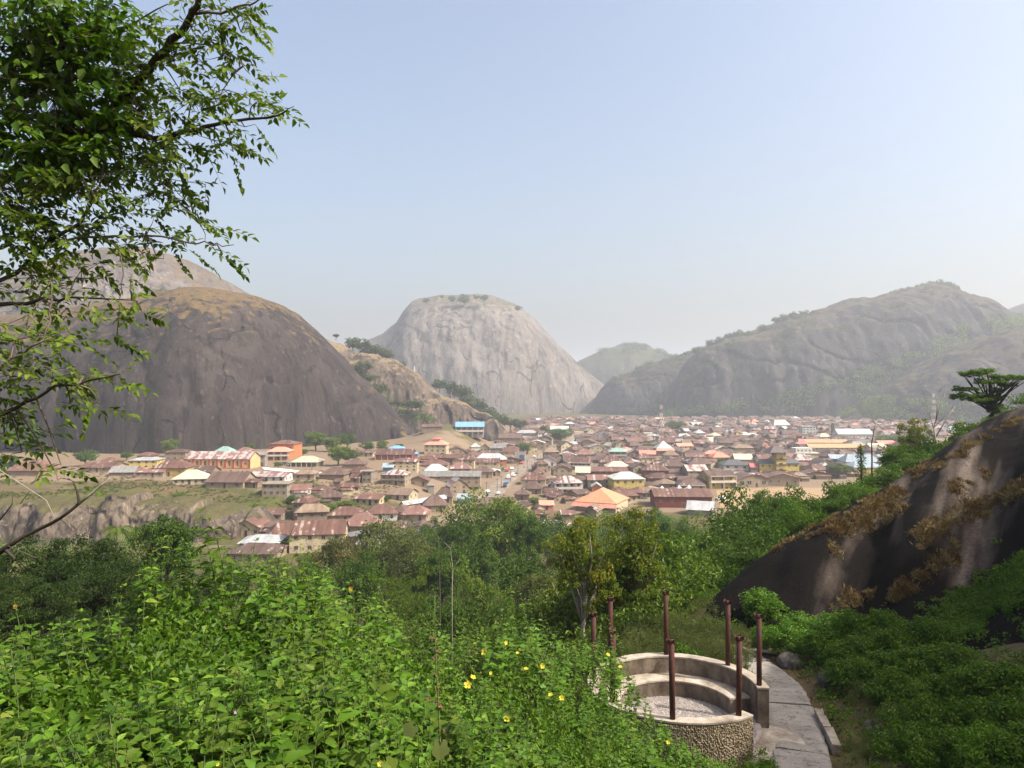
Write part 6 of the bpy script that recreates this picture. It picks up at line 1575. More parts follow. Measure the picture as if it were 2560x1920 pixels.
def creeper():
    r = np.random.default_rng(78); cs = []
    for k_ in range(900):
        t = r.uniform(0, 1); px = 2340 + 260 * t + r.normal() * 26; py = 1580 - 150 * t + r.normal() * 26
        q = rock_at(px, py)
        if q is not None: cs.append(q + np.array([0, 0, .12]))
    cs = np.array(cs)
    if len(cs):
        V, Fi, rv = clump_leaves(r, cs, r.uniform(.12, .34, len(cs)), 36, .1, .075, zsq=.7, shell=(.2, 1.1), upbias=.6)
        o = add('rock_creeper', mesh_np('rock_creeper', V, Fi, [LM['vine']], rv)); o['kind'] = 'stuff'; o['label'] = 'green creeper spreading over the shaded rock slope'
creeper()

# ------------------------------------------------------------------ single trees of the right hillside
T('flat_topped_tree', 'flat', 2478, 185, 940, 68, 'flat-topped tree with layered branches at the right edge', ybase=1062, rz=0.0)
def ivy_column():
    x, y, _ = P(2153, 1200, 74); zt = P(2153, 1116, 74)[2]; zb = float(G(x, y)); r = np.random.default_rng(9)
    root = empty('ivy_column', (x, y, zb)); b = MB(); h = zt - zb
    b.tube([(0, 0, -.3), (.05, 0, h * .5), (0, .03, h * .95)], [.14, .12, .06], 7); add('trunk', b.build('trunk', M_BARKD, True), root)
    zz = np.linspace(h * .1, h, 34); c = np.c_[r.normal(size=34) * .12, r.normal(size=34) * .12, zz]
    V, Fi, rv = clump_leaves(r, c, .5 * np.clip(1.15 - np.abs(zz / h - .45) * 1.2, .25, 1), 60, .15, .11, zsq=1.0, shell=(.5, 1.1))
    add('ivy', mesh_np('ivy', V, Fi, [LM['deep']], rv), root)
    tag(root, 'tall slim trunk wrapped in dark ivy like a column', 'tree')
ivy_column()
def bare_tree(name, label, pts, D, r0, mat, twigs, seed, group=None, leafy=None):
    """trunk through the given photo pixels with forking bare twigs"""
    r = np.random.default_rng(seed); q = [P(a, b_, D) for a, b_ in pts]
    zb = float(G(q[0][0], D)); q[0][2] = min(q[0][2], zb)
    o_ = q[0].copy(); root = empty(name, o_); q = [p_ - o_ for p_ in q]; b = MB(); n_ = len(q)
    b.tube(q, [r0 * (1 - .75 * i / (n_ - 1)) for i in range(n_)], 7); add('trunk', b.build('trunk', mat, True), root)
    tips = []
    for (i0, ex, ez, rr) in twigs:
        s = q[i0]; e = s + np.array([ex, r.normal() * .3, ez]); mid = (s + e) / 2 + np.array([0, 0, .12 * abs(ex)]) + r.normal(size=3) * .05
        b = MB(); b.tube([s, mid, e], [rr, rr * .7, rr * .25], 5); tips.append(e)
        for k_ in range(4):
            t = r.uniform(.4, .95); p_ = mid * (1 - t) + e * t; d = (e - mid) * r.uniform(.3, .7) + r.normal(size=3) * np.linalg.norm(e - s) * .16
            b.tube([p_, p_ + d], [rr * .3, rr * .1], 4); tips.append(p_ + d)
        add('limb', b.build('limb', mat, True), root)
    if leafy:
        V, Fi, rv = clump_leaves(r, np.array(tips), np.full(len(tips), leafy[1]), leafy[2], leafy[3], leafy[3] * .6, zsq=.5)
        add('crown', mesh_np('crown', V, Fi, [LM[leafy[0]]], rv), root)
    tag(root, label, 'tree', group)
bare_tree('dead_tree', 'thin dead trunk sticking up beside the ivy column', [(2178, 1215), (2180, 1150), (2179, 1110), (2184, 1080), (2188, 1060)], 74, .09, M_BARKD, [(4, -.5, .35, .025), (4, .3, .5, .02)], 4)
bare_tree('bare_tree', 'pale bare spreading tree in the haze left of the flat-topped tree', [(2340, 1120), (2338, 1095), (2334, 1070), (2340, 1050)], 96, .16, M_BARKP, [(1, -3.0, 3.2, .08), (1, 2.6, 4.0, .09), (2, 1.5, 4.6, .07), (2, -1.2, 4.2, .06), (3, .4, 3.8, .06), (1, -4.6, 2.2, .07), (2, 3.6, 2.6, .06)], 5)
T('pale_tree', 'yellow1', 2290, 130, 1040, 94, 'thin yellow-green tree crown in the haze above the bushes', group=None)
T('pale_tree', 'yellow0', 2440, 110, 1050, 80, 'yellowish tree below the flat-topped tree', group=None)
g3 = 'bare saplings behind the weeds'
bare_tree('sapling', 'thin bare sapling, left one of the pair above the weeds', [(1105, 1560), (1100, 1480), (1098, 1400), (1096, 1340)], 34, .028, M_BARK, [(3, -.7, .35, .015), (3, .4, .5, .015), (2, .5, .5, .015)], 6, g3)
bare_tree('sapling', 'thin pale sapling, right one of the pair above the weeds', [(1132, 1560), (1130, 1480), (1132, 1420), (1126, 1372), (1130, 1362)], 34, .026, M_BARKP, [(3, -.25, .3, .012), (2, .35, .4, .012)], 7, g3)
def palm(px, ytop, D, wpx, label):
    x, y, zt = P(px, ytop, D); zb = float(G(x, y)); r = np.random.default_rng(5); R = wpx / 2 * D / F
    root = empty('palm_tree', (x, y, zb)); h = zt - zb - R * .5; b = MB()
    b.tube([(0, 0, -.3), (.1, 0, h * .5), (0, 0, h)], [.22, .18, .16], 8); add('trunk', b.build('trunk', M_BARK, True), root)
    for k_ in range(16):
        t = k_ * 2.399; el = r.uniform(-.3, 1.1); d = np.array([math.cos(t), math.sin(t), 0]); nseg = 12
        pts = [np.array([0, 0, h]) + d * R * s_ * math.cos(el * .6) + np.array([0, 0, R * (math.sin(el) * s_ - .75 * s_ * s_)]) for s_ in np.linspace(0, 1.05, nseg)]
        pts = np.array(pts); tg = unit(np.gradient(pts, axis=0)); sd = unit(np.cross(tg, [0, 0, 1.]))
        C = np.repeat(pts[1:], 2, 0); S_ = np.stack([sd[1:], -sd[1:]], 1).reshape(-1, 3); A_ = unit(S_ * .9 + np.repeat(tg[1:], 2, 0) * .6 + np.array([0, 0, -.45]))
        V, Fi, li = leaf_cloud(C, A_, np.tile([0, 0, 1.], (len(C), 1)), R * .34, R * .07, 'diamond', .1, .2)
        add('frond', mesh_np('frond', V, Fi, [LM['mid']], r.uniform(.2, .8, len(li))), root)
    tag(root, label, 'palm tree')
palm(292, 1296, 150, 105, 'palm tree standing at the foot of the rock bank')
# ------------------------------------------------------------------ weed bank in front
SIL = [(-80, 1560), (0, 1575), (120, 1560), (230, 1545), (300, 1470), (340, 1420), (400, 1360), (470, 1350), (560, 1375), (640, 1370), (720, 1385), (800, 1410), (880, 1450), (960, 1490), (1040, 1530), (1110, 1560), (1200, 1560), (1270, 1540), (1330, 1530), (1390, 1560), (1430, 1600), (1480, 1590), (1530, 1610), (1570, 1660), (1610, 1730), (1640, 1790), (1720, 1850), (1800, 1900), (1840, 1925)]
DT = [(-80, 6.0), (0, 6.2), (400, 7.6), (700, 8.6), (1000, 10.2), (1300, 13), (1480, 17.0), (1640, 18.3), (1840, 17.8)]
DB = [(-80, 3.0), (0, 3.1), (700, 3.5), (1000, 4.2), (1300, 6.5), (1500, 10), (1700, 15.4), (1840, 17.4)]
ip = lambda px, a: np.interp(px, [q[0] for q in a], [q[1] for q in a])
def weed_D(px, py):
    s_ = ip(px, SIL); t = np.clip((py - s_) / np.maximum(1925 - s_, 1), 0, 1)
    return 1 / ((1 - t) / ip(px, DT) + t / ip(px, DB))
def weed_tip(px, py, D=None):
    D = weed_D(px, py) if D is None else D
    return np.stack([(px - CX) / F * D, D + 0 * px, CZ - (py - HY) / F * D], -1)
# one leaf, shared by the leaves that can be picked apart
V1, F1, L1 = leaf_cloud(np.zeros((1, 3)), np.array([[0, 1., 0]]), np.array([[0, 0, 1.]]), 1.0, .56, 'ovate', .22, .18)
ME_LEAF = {k: mesh_np('leaf', V1, F1, [LM[k]], np.full(len(F1), .42 if k != 'deep' else .6), shade=True) for k in ('fresh', 'vine', 'yellow', 'deep', 'mid')}
def lobed_leaf():
    b = MB(); n = 36; pts = []
    for i in range(n):
        t = -math.pi / 2 + 2 * math.pi * i / n
        rr = .5 * (0.72 + .28 * abs(math.cos(2.5 * (t - math.pi / 2))) ** .7)
        if abs(((t + math.pi / 2 + math.pi) % (2 * math.pi)) - math.pi) < .2: rr *= .35
        pts.append((rr * math.cos(t), .42 + rr * math.sin(t), .10 * abs(rr * math.cos(t)) * 2 - .1 * (rr * math.sin(t) + .1) ** 2))
    for i in range(n): b.mesh([(0, .36, 0), pts[i], pts[(i + 1) % n]], [(0, 1, 2)])
    me = b.build('leaf', LM['fresh'], True)
    at = me.attributes.new('rnd', 'FLOAT', 'FACE'); at.data.foreach_set('value', np.full(n, .35, dtype=np.float32))
    return me
ME_LOBED = lobed_leaf()

def leaf_object(parent, me, C, A, N, L, name='leaf'):
    A = unit(A); S = unit(np.cross(A, N)); U = np.cross(S, A)
    o = bpy.data.objects.new(name, me); COL.objects.link(o); o.parent = parent
    M_ = Matrix(((S[0] * L, A[0] * L, U[0] * L, C[0]), (S[1] * L, A[1] * L, U[1] * L, C[1]), (S[2] * L, A[2] * L, U[2] * L, C[2]), (0, 0, 0, 1)))
    o.matrix_parent_inverse = Matrix.Identity(4)
    o.matrix_local = M_
    return o

def plant(r, tip, h, lean, nn, leafL, leafW, first=0.1):
    """opposite-leaved shoot: stem points, leaf arrays"""
    base = tip + np.array([lean[0], lean[1], -h])
    t = np.linspace(0, 1, nn + 1)[:, None]; bow = np.array([r.normal() * .05, r.normal() * .05, 0]) * h
    st = base + (tip - base) * t + bow * np.sin(t * math.pi)
    C, A, N, L = [], [], [], []
    ph = r.uniform(0, 6.28)
    for i in range(1, nn + 1):
        f = i / nn
        if f < first: continue
        ph += math.pi / 2 + r.normal() * .25
        for s_ in (0, math.pi):
            d = np.array([math.cos(ph + s_), math.sin(ph + s_), r.uniform(-.15, .45) + (.5 if i == nn else 0)])
            C.append(st[i]); A.append(d); N.append(np.array([0, 0, 1.]) + r.normal(size=3) * .3); L.append(leafL * r.uniform(.7, 1.25) * (1 if f < .8 else .45 + (1 - f) * 2.2))
    return st, np.array(C), np.array(A), np.array(N), np.array(L)

WMARK = []
def weed_bank():
    r = np.random.default_rng(101)
    N_ = 1750
    px = r.uniform(-70, 1835, N_ * 2); py0 = ip(px, SIL); t = r.uniform(0, 1, N_ * 2) ** 1.35
    py = py0 + 4 + t * (1960 - py0)
    keep = r.uniform(0, 1, N_ * 2) < np.where(px < 1250, .6, 1.0)
    px, py = px[keep][:N_], py[keep][:N_]
    # hollow at the left where the dark tree shows through
    D = weed_D(px, np.minimum(py, 1925)) * r.uniform(.97, 1.03, len(px))
    tips = np.stack([(px - CX) / F * D, D, CZ - (py - HY) / F * D], -1)
    sink = np.clip(fbm(tips[:, 0] * 1.5, tips[:, 1] * 1.1, 19, 3) * 1.7 + .05, -.2, .75) * np.clip(D / 6, .6, 1.3)
    tips[:, 2] -= np.where(py - ip(px, SIL) > 40, np.maximum(sink, -.14), 0)
    gz = G(tips[:, 0], tips[:, 1])
    # cells = bushes
    ex = [-80, 160, 330, 480, 620, 760, 900, 1050, 1200, 1340, 1480, 1620, 1850]
    names = ['low leafy weed bush at the left frame edge', 'leafy weed bush with long runners beside the dark tree', 'tall weed bush rising below the dark round tree', 'crest of the weed bank under the cream gabled house', 'weed bush below the large cream house', 'weed bush just left of the dry seed stalk', 'weed bush around the dry seed stalk', 'weed bush carrying the large yellow flowers', 'lobed-leaf vine bush with scattered yellow flowers', 'vine bush leaning against the near wall of the shelter', 'trailing weeds climbing the roughcast wall', 'sprawling weeds at the wall bottom']
    shoots = [(500, 1282, 7.3), (523, 1300, 7.2), (548, 1330, 7.4), (456, 1352, 7.3), (735, 1316, 8.4), (748, 1350, 8.3), (365, 1405, 7.3), (345, 1440, 7.2), (640, 1352, 8.3), (600, 1362, 8.2), (820, 1395, 8.8), (900, 1432, 9.2), (930, 1415, 9.3), (1282, 1452, 12.5), (1300, 1470, 12.5), (1330, 1490, 13), (1350, 1510, 13.2), (190, 1508, 6.3), (205, 1530, 6.1), (148, 1545, 6), (60, 1545, 6), (35, 1500, 5.8), (1500, 1560, 17.5), (1520, 1540, 17.8), (1538, 1568, 17.8), (1495, 1585, 17.5), (985, 1470, 9.8), (1085, 1500, 10.5), (690, 1360, 8.3), (410, 1345, 7.5), (570, 1350, 7.8), (780, 1385, 8.5)]
    for bi in range(12):
        for row in (0, 1):
            med = (ip(np.array([(ex[bi] + ex[bi + 1]) / 2]), SIL)[0] + 1940) / 2
            if bi > 8 and row == 1: continue
            sel = np.where((px >= ex[bi]) & (px < ex[bi + 1]) & ((py < med) if row == 0 else (py >= med) ))[0] if bi <= 8 else np.where((px >= ex[bi]) & (px < ex[bi + 1]))[0]
            if not len(sel): continue
            cx_ = tips[sel].mean(0); root = empty('weed_bush', (cx_[0], cx_[1], float(G(cx_[0], cx_[1]))))
            ro = np.array(root.location)
            b = MB(); Cs, As, Ns, Ls, Ws, K, KM = [], [], [], [], [], [], []
            jobs = [(tips[i], min(max(tips[i][2] - gz[i], .35), r.uniform(.5, 1.0)), px[i]) for i in sel]
            if row == 0: jobs += [(P(a, c_, d_), r.uniform(.5, .9) if d_ < 12 else 1.2, a) for a, c_, d_ in shoots if ex[bi] <= a < ex[bi + 1]]
            for (tp, h, ppx) in jobs:
                near = tp[1] < 7
                big = ppx > 1230
                lL = (.098 if not big else .10) * r.choice([.6, .8, 1.0, 1.15, 1.4]) * r.uniform(.85, 1.1)
                nn = int(np.clip(h / (.065 if near else .085), 5, 13))
                st, C, A, N, L = plant(r, tp, h, r.normal(size=2) * .16 * h, nn, lL, 0)
                Cs.append(C); As.append(A); Ns.append(N); Ls.append(L)
                K.append(np.full(len(C), r.uniform(0, 1))); KM.append(np.full(len(C), r.choice([0, 0, 1, 1, 2, 3])))
                b.tube(st[::2] if len(st) > 6 else st, np.linspace(.0065, .0026, len(st[::2] if len(st) > 6 else st)), 3, cap=False)
            C, A, N, L, K, KM = map(np.concatenate, (Cs, As, Ns, Ls, K, KM))
            C = C - ro
            W = L * r.uniform(.46, .64, len(L)) * (1.35 if bi >= 8 else 1)
            gl = ['fresh', 'vine', 'mid', 'deep']
            # the largest, frontmost leaves are parts of their own
            wc = C + ro; qx, qy = to_px(wc[:, 0], wc[:, 1], wc[:, 2])
            score = L / wc[:, 1] * (1 + .3 * r.uniform(0, 1, len(L))); score[(qy > 1915) | (qx < 5) | (qx > 2550)] = 0
            dep = wc[:, 1] - weed_D(np.clip(qx, -80, 1840), np.clip(qy, 0, 1925)); score[dep > .12 * wc[:, 1]] = 0
            top = np.argsort(-score)[:26]; rest = np.setdiff1d(np.arange(len(L)), top)
            for i in top: leaf_object(root, ME_LOBED if (bi >= 8 and r.uniform() < .7) else ME_LEAF[gl[KM[i]]], C[i], A[i], N[i], L[i] * 1.08)
            V, Fi, li = leaf_cloud(C[rest], A[rest], N[rest], L[rest], W[rest], 'ovate' if bi < 9 else 'ovate', .2, .2)
            rv = np.clip(.42 * K[rest] + .5 * r.uniform(0, 1, len(rest)), 0, .86); rv = np.where(r.uniform(0, 1, len(rest)) < .02, .99, rv)
            o = add('leaves', mesh_np('leaves', V, Fi, [LM[q] for q in gl], rv[li], KM[rest][li], shade=True), root); o['kind'] = 'stuff'
            sm_ = add('stems', b.build('stems', M_STEM, True), root); sm_.location = -root.location; sm_['kind'] = 'stuff'
            lab = names[bi] if row == 0 else ['low weeds at the bottom left corner', 'weeds below the runners at the bottom of the picture', 'leafy weeds in front of the tall weed bush', 'dense weeds in front of the bank crest', 'dense weeds in front of the cream-house bush', 'weeds at the bottom left of the seed stalk', 'weeds at the foot of the seed stalk', 'weeds in front of the large yellow flowers', 'weeds below the scattered yellow flowers'][bi]
            tag(root, lab, 'weeds', 'weed bushes in front')
weed_bank()
# filler of darker leaves deep inside the bank
def bank_inside():
    r = np.random.default_rng(103); n = 5200
    px = r.uniform(-80, 1800, n); s_ = ip(px, SIL); py = s_ + 60 + r.uniform(0, 1, n) * (2050 - s_)
    D = weed_D(px, np.minimum(py, 1925)) * r.uniform(1.0, 1.07, n)
    C = np.stack([(px - CX) / F * D, D, CZ - (py - HY) / F * D - .16 - r.uniform(0, .35, n)], -1)
    V, Fi, rv = clump_leaves(r, C, np.full(n, .12), 7, .075, .05, zsq=.9, shell=(.1, 1.2), upbias=.5)
    o = add('undergrowth', mesh_np('undergrowth', V, Fi, [LM['vine']], rv)); o['kind'] = 'stuff'; o['label'] = 'leaves deep inside the weed bank'
bank_inside()

# ------------------------------------------------------------------ flowers, seed stalk, big leaf
def petal_mat(name, c, tr=.35):
    m = NT(name); m.fin(c, .6, .2); t_ = m.n('BsdfTranslucent'); t_.inputs[0].default_value = (*c, 1)
    mx = m.n('MixShader'); mx.inputs[0].default_value = tr; m.l(m.b.outputs[0], mx.inputs[1]); m.l(t_.outputs[0], mx.inputs[2]); m.l(mx.outputs[0], m.out.inputs[0]); return m.mat
M_YEL = petal_mat('petal_yellow', (0.72, 0.60, 0.06)); M_PINKP = petal_mat('petal_pink', (0.66, 0.46, 0.62)); M_ORG = petal_mat('petal_orange', (0.62, 0.32, 0.04)); M_CTR = plain_mat('flower_centre', (0.05, 0.012, 0.015))
def petal_mesh(mat):
    b = MB(); rows = [(0, .06), (.35, .26), (.7, .42), (.95, .36), (1.08, .18)]; v = []
    for (y, w) in rows: v += [(-w, y, .35 * y * y + w * .22), (0, y, .35 * y * y), (w, y, .35 * y * y + w * .22)]
    f = []
    for i in range(len(rows) - 1):
        for j in range(2): f.append((3 * i + j, 3 * i + j + 1, 3 * i + 4 + j, 3 * i + 3 + j))
    b.mesh(v, f); return b.build('petal', mat, True)
MP = {'y': petal_mesh(M_YEL), 'p': petal_mesh(M_PINKP), 'o': petal_mesh(M_ORG)}
b = MB(); b.tube([(0, 0, -.02), (0, 0, .12), (0, 0, .3)], [.12, .16, .05], 8); ME_CTR = b.build('centre', M_CTR, True)
def flower(px, py, rpx, label, k='y', face=(0, -.8, .5), D=None):
    D = float(weed_D(np.array([px]), np.array([min(py, 1920.)]))[0]) * .965 if D is None else D
    c = P(px, py, D); R = rpx * D / F * .62
    root = empty({'y': 'yellow_flower', 'p': 'pale_flower', 'o': 'orange_flower'}[k], c)
    root.rotation_euler = Vector(face).to_track_quat('Z', 'Y').to_euler(); root.scale = (R, R, R)
    for i in range(5): add('petal', MP[k], root, (0, 0, 0), (0, 0, i * 1.2566 + rnd.uniform(-.1, .1)))
    add('centre', ME_CTR, root)
    b = MB(); b.tube([(0, 0, 0), (0.2, .3, -1.2), (.5, 1.5, -4)], [.08, .06, .06], 5); add('stalk', b.build('stalk', M_STEM, True), root)
    tag(root, label, 'flower', 'flowers in the weed bank')
for a in [(1267, 1795, 13, 'yellow flower with dark red centre facing the viewer', 'y', (.1, -1, .25)), (1170, 1712, 15, 'largest yellow flower, lower one of a double bloom'), (1182, 1694, 11, 'yellow flower just above the largest bloom', 'y', (.4, -.4, .9)), (1212, 1630, 13, 'yellow flower half hidden behind a stem', 'y', (-.6, -.6, .6)), (1264, 1607, 8, 'uppermost yellow flower of the bank', 'y', (.5, -.7, .3)), (1294, 1633, 7, 'small yellow bud below the uppermost flower', 'y', (0, -.4, .9)), (1356, 1665, 10, 'round yellow flower right of the uppermost one', 'y', (.2, -.9, .3)), (1316, 1673, 9, 'flat yellow flower seen from the side', 'y', (0, -.2, 1)),
  (1404, 1744, 11, 'bright yellow flower, right one of a close pair', 'y', (.1, -.9, .4)), (1377, 1738, 10, 'yellow flower, left one of a close pair', 'y', (-.2, -.3, 1)), (1670, 1856, 8, 'yellow flower low before the roughcast wall', 'y', (0, -.8, .6)), (1520, 1637, 8, 'yellow flower beside the short left post', 'y', (.3, -.5, .8)), (1551, 1668, 8, 'yellow flower on the vine near the bench', 'y', (0, -.3, 1)), (1226, 1682, 7, 'small yellow flower between the larger blooms', 'y', (.5, -.8, .2)), (950, 1910, 10, 'yellow bloom at the bottom edge below the seed stalk', 'y', (0, -.9, .5)), (545, 1912, 8, 'yellow bud at the bottom edge left', 'y', (0, -.6, .9)),
  (30, 1667, 7, 'pale pink flower near the left frame edge', 'p', (0, -1, .3)), (590, 1780, 7, 'pale lilac flower in the dark gap of the weeds', 'p', (0, -1, .2)), (40, 1516, 9, 'orange-yellow bud on a long shoot at the left', 'o', (0, -.9, .3)), (878, 1471, 8, 'dry apricot leaf-like flower on the bank crest', 'o', (0, -1, .2)), (185, 1860, 12, 'curled rust-orange dead bloom at the bottom left', 'o', (.2, -1, 0))]: flower(*a)
def seed_stalk():
    D = 4.6; r = np.random.default_rng(3); M_POD = plain_mat('seed_pod', (0.2, 0.1, 0.06), .9, .4, 20)
    q = [P(a, c_, D) for a, c_ in [(1100, 1925), (1100, 1850), (1096, 1760), (1090, 1660), (1087, 1580), (1087, 1490)]]
    root = empty('seed_stalk', q[0]); b = MB(); q = [p_ - q[0] for p_ in q]
    b.tube(q, [.006, .006, .005, .004, .003, .002], 6); add('stem', b.build('stem', M_STEM, True), root)
    for (a, c_) in [(1082, 1597), (1093, 1632), (1086, 1648), (1089, 1688), (1095, 1722), (1090, 1756), (1101, 1768), (1108, 1828), (1072, 1748)]:
        p_ = P(a, c_, D) - np.array(root.location); b = MB()
        for k_ in range(6):
            d = unit(r.normal(size=3) + np.array([0, -.3, .5])) * .017; b.tube([p_, p_ + d * .6, p_ + d * 1.2], [.005, .006, .001], 5)
        add('seed_pod', b.build('seed_pod', M_POD), root)
    tag(root, 'upright dry stalk with brown spiky seed pods', 'seed stalk')
seed_stalk()
def big_leaf(px, py, D, L, A, N, lab, k='mid'):
    c = P(px, py, D); root = empty('broad_leaf', c)
    me = ME_LOBED.copy(); me.materials[0] = LM['grey' if k == 'mid' else k]
    leaf_object(root, me, np.zeros(3), np.array(A), np.array(N), L, 'blade')
    b = MB(); b.tube([(0, 0, 0), (.01, .05, -.1), (0, .1, -.35)], [.003, .003, .003], 5); add('stalk', b.build('stalk', M_STEM, True), root)
    tag(root, lab, 'leaf', 'broad leaves at the bottom edge')
big_leaf(1100, 1850, 3.9, .105, (.05, -.35, -1), (.5, -.7, .6), 'broad dull green lobed leaf at the bottom centre')
big_leaf(1040, 1812, 4.1, .09, (-.7, -.3, -.5), (.5, -.5, .8), 'broad shaded leaf left of the bottom centre leaf')
big_leaf(960, 1900, 3.7, .09, (.6, -.3, -.4), (0, -.5, .8), 'broad yellowing leaf at the bottom edge', 'yellow')

# ------------------------------------------------------------------ overhanging tree at the upper left
def overhang():
    r = np.random.default_rng(55)
    x0, y0 = -7.4, 8.2; zg = float(G(x0, y0)); root = empty('overhanging_tree', (x0, y0, zg)); ro = np.array(root.location)
    b = MB(); b.tube([np.array(q) - ro for q in [(x0, y0, zg - .4), (x0 + .1, y0, zg + 2.2), (x0 + .5, y0 - .2, 46.6), (x0 + .7, y0 - .4, 49.5), (x0 + .6, y0 - .6, 53)]], [.34, .28, .24, .17, .09], 10)
    add('trunk', b.build('trunk', M_BARKD, True), root)
    br = {
     'a': ([(-420, 640, 7.7), (-200, 560, 7.2), (-60, 480, 7), (130, 392, 6.8), (200, 345, 6.7), (290, 262, 6.6), (360, 190, 6.5), (420, 110, 6.4), (470, 55, 6.3), (492, 20, 6.2), (505, -60, 6.1)], .062, .022),
     'b': ([(485, 35, 6.25), (560, 32, 6.2), (620, 16, 6.1), (665, -10, 6.0)], .014, .005),
     'c': ([(-420, 600, 7.6), (-100, 420, 7), (120, 345, 6.7), (290, 330, 6.5), (385, 347, 6.4), (470, 330, 6.3), (540, 310, 6.2), (640, 300, 6.1), (700, 285, 6), (735, 266, 6)], .04, .003),
     'd': ([(-420, 740, 7.4), (-120, 770, 6.6), (0, 762, 6.3), (100, 752, 6.2), (190, 740, 6.1), (330, 750, 6)], .03, .004),
     'e': ([(-420, 900, 7.2), (-150, 1080, 6.1), (0, 1040, 5.7), (60, 1010, 5.6), (150, 965, 5.5), (240, 948, 5.4), (300, 935, 5.3)], .022, .004),
     'f': ([(-420, 780, 7.3), (20, 700, 6.6), (130, 600, 6.4), (200, 560, 6.3), (235, 500, 6.2), (260, 430, 6.2), (258, 380, 6.2)], .022, .006),
     'g': ([(130, 600, 6.4), (260, 590, 6.2), (400, 590, 6.1), (480, 605, 6), (540, 612, 6), (585, 612, 5.9)], .012, .003),
     'h': ([(200, 560, 6.3), (300, 620, 6.1), (310, 690, 6), (300, 780, 6)], .008, .003),
     'i': ([(385, 347, 6.4), (370, 420, 6.3), (420, 480, 6.2), (470, 530, 6.1)], .009, .003),
     'j': ([(420, 110, 6.4), (520, 110, 6.2), (600, 150, 6.1), (625, 185, 6.1)], .008, .003),
     'k': ([(-300, 1000, 6), (-40, 960, 5.6), (20, 900, 5.5), (110, 850, 5.5), (130, 760, 5.6), (125, 700, 5.7)], .014, .005),
     'l': ([(-100, 420, 7), (-20, 250, 6.8), (60, 120, 6.6), (120, 20, 6.5), (150, -60, 6.4)], .04, .02),
     'm': ([(60, 120, 6.6), (200, 90, 6.4), (330, 60, 6.3), (420, 10, 6.2)], .014, .005),
    }
    BP = []
    for k_, (pts, r0, r1) in br.items():
        q = np.array([P(*p_) for p_ in pts]); n_ = len(q)
        # bend a little between the given points
        t = np.linspace(0, n_ - 1, n_ * 3); Q = np.stack([np.interp(t, np.arange(n_), q[:, c_]) for c_ in range(3)], -1); Q[1:-1] += r.normal(size=Q[1:-1].shape) * .008
        b = MB(); b.tube(Q - ro, np.linspace(r0, r1, len(Q)), 7); add('branch', b.build('branch', M_BARKD if r0 > .02 else M_BARK, True), root)
        BP.append(Q)
    BP = np.concatenate(BP)
    sp = [(120, 200, 190, 220, 1.4, 0), (40, 60, 120, 110, 1.25, 0), (250, 70, 150, 100, .8, 0), (190, 330, 150, 90, 1.1, 0), (40, 380, 90, 90, 1.4, 0), (340, 150, 100, 90, .7, 0), (20, 520, 80, 100, 1.3, 0),
     (480, 70, 90, 70, .7, 0), (560, 30, 80, 40, .9, 0), (610, 90, 50, 50, .7, 0), (560, 150, 60, 40, .6, 0), (640, 40, 40, 30, .7, 0), (430, 150, 60, 60, .6, 0), (480, 20, 60, 40, .8, 0), (610, 180, 26, 14, .9, 0),
     (480, 250, 120, 55, .75, 0), (570, 235, 70, 45, .7, 0), (640, 275, 70, 36, .7, 0), (700, 295, 35, 25, .8, 0), (420, 330, 110, 60, .8, 0), (540, 355, 90, 30, .7, 0), (620, 325, 55, 30, .7, 0), (330, 250, 60, 60, .6, 0), (590, 385, 20, 14, 1, 0), (440, 215, 60, 40, .7, 0),
     (330, 420, 140, 80, .9, 1), (430, 450, 80, 60, 1.1, 1), (200, 460, 150, 90, .9, 1), (60, 470, 100, 100, 1.0, 1), (480, 520, 45, 60, .7, 1), (380, 490, 80, 50, .8, 1),
     (100, 600, 130, 90, .9, 1), (260, 570, 120, 70, .8, 1), (380, 590, 100, 50, .7, 1), (520, 580, 50, 35, .6, 1), (570, 635, 18, 28, .9, 1), (405, 650, 28, 32, 1.0, 1), (330, 640, 60, 40, .8, 1), (220, 680, 100, 50, .7, 1), (480, 625, 30, 20, .6, 1),
     (60, 690, 110, 70, .9, 1), (300, 720, 36, 60, .9, 1), (285, 800, 30, 40, .8, 1), (120, 760, 60, 40, .6, 1), (20, 780, 60, 60, .7, 1), (265, 850, 16, 20, .8, 1), (330, 770, 16, 20, .6, 1),
     (60, 850, 100, 60, .8, 1), (165, 860, 50, 36, .9, 1), (150, 925, 110, 40, .9, 1), (240, 945, 60, 30, 1.0, 1), (310, 960, 26, 18, 1.0, 1), (200, 1010, 50, 20, .8, 1), (270, 1000, 20, 26, .9, 1), (30, 940, 60, 70, 1.2, 1), (20, 1030, 50, 70, 1.3, 1), (55, 1080, 30, 30, 1.0, 1), (15, 1120, 30, 40, 1.0, 1), (165, 1160, 36, 16, 1.2, 1), (150, 1185, 24, 14, 1.0, 1), (60, 1130, 24, 20, .6, 1)]
    Cs, As, Ns, Ls, RV = [], [], [], [], []
    tw = MB()
    for (sx, sy, rx, ry, den, gk) in sp:
        D0 = 6.3 if sy < 700 else 5.7
        c0 = P(sx, sy, D0); j = np.argmin(np.linalg.norm((BP - c0) * np.array([1, .5, 1]), axis=1)); s0 = BP[j]
        c0[1] = .5 * c0[1] + .5 * s0[1]; c0 = np.array([c0[0] , c0[1], c0[2]])
        mid = (s0 + c0) / 2 + np.array([0, 0, .03]); tw.tube([s0 - ro, mid - ro, c0 - ro], [.008, .006, .004], 5, cap=False)
        n_ = max(2, int(math.pi * rx * ry / 640 * den * (1.15 if sy < 450 and sx < 300 else (.62 if gk else .85))))
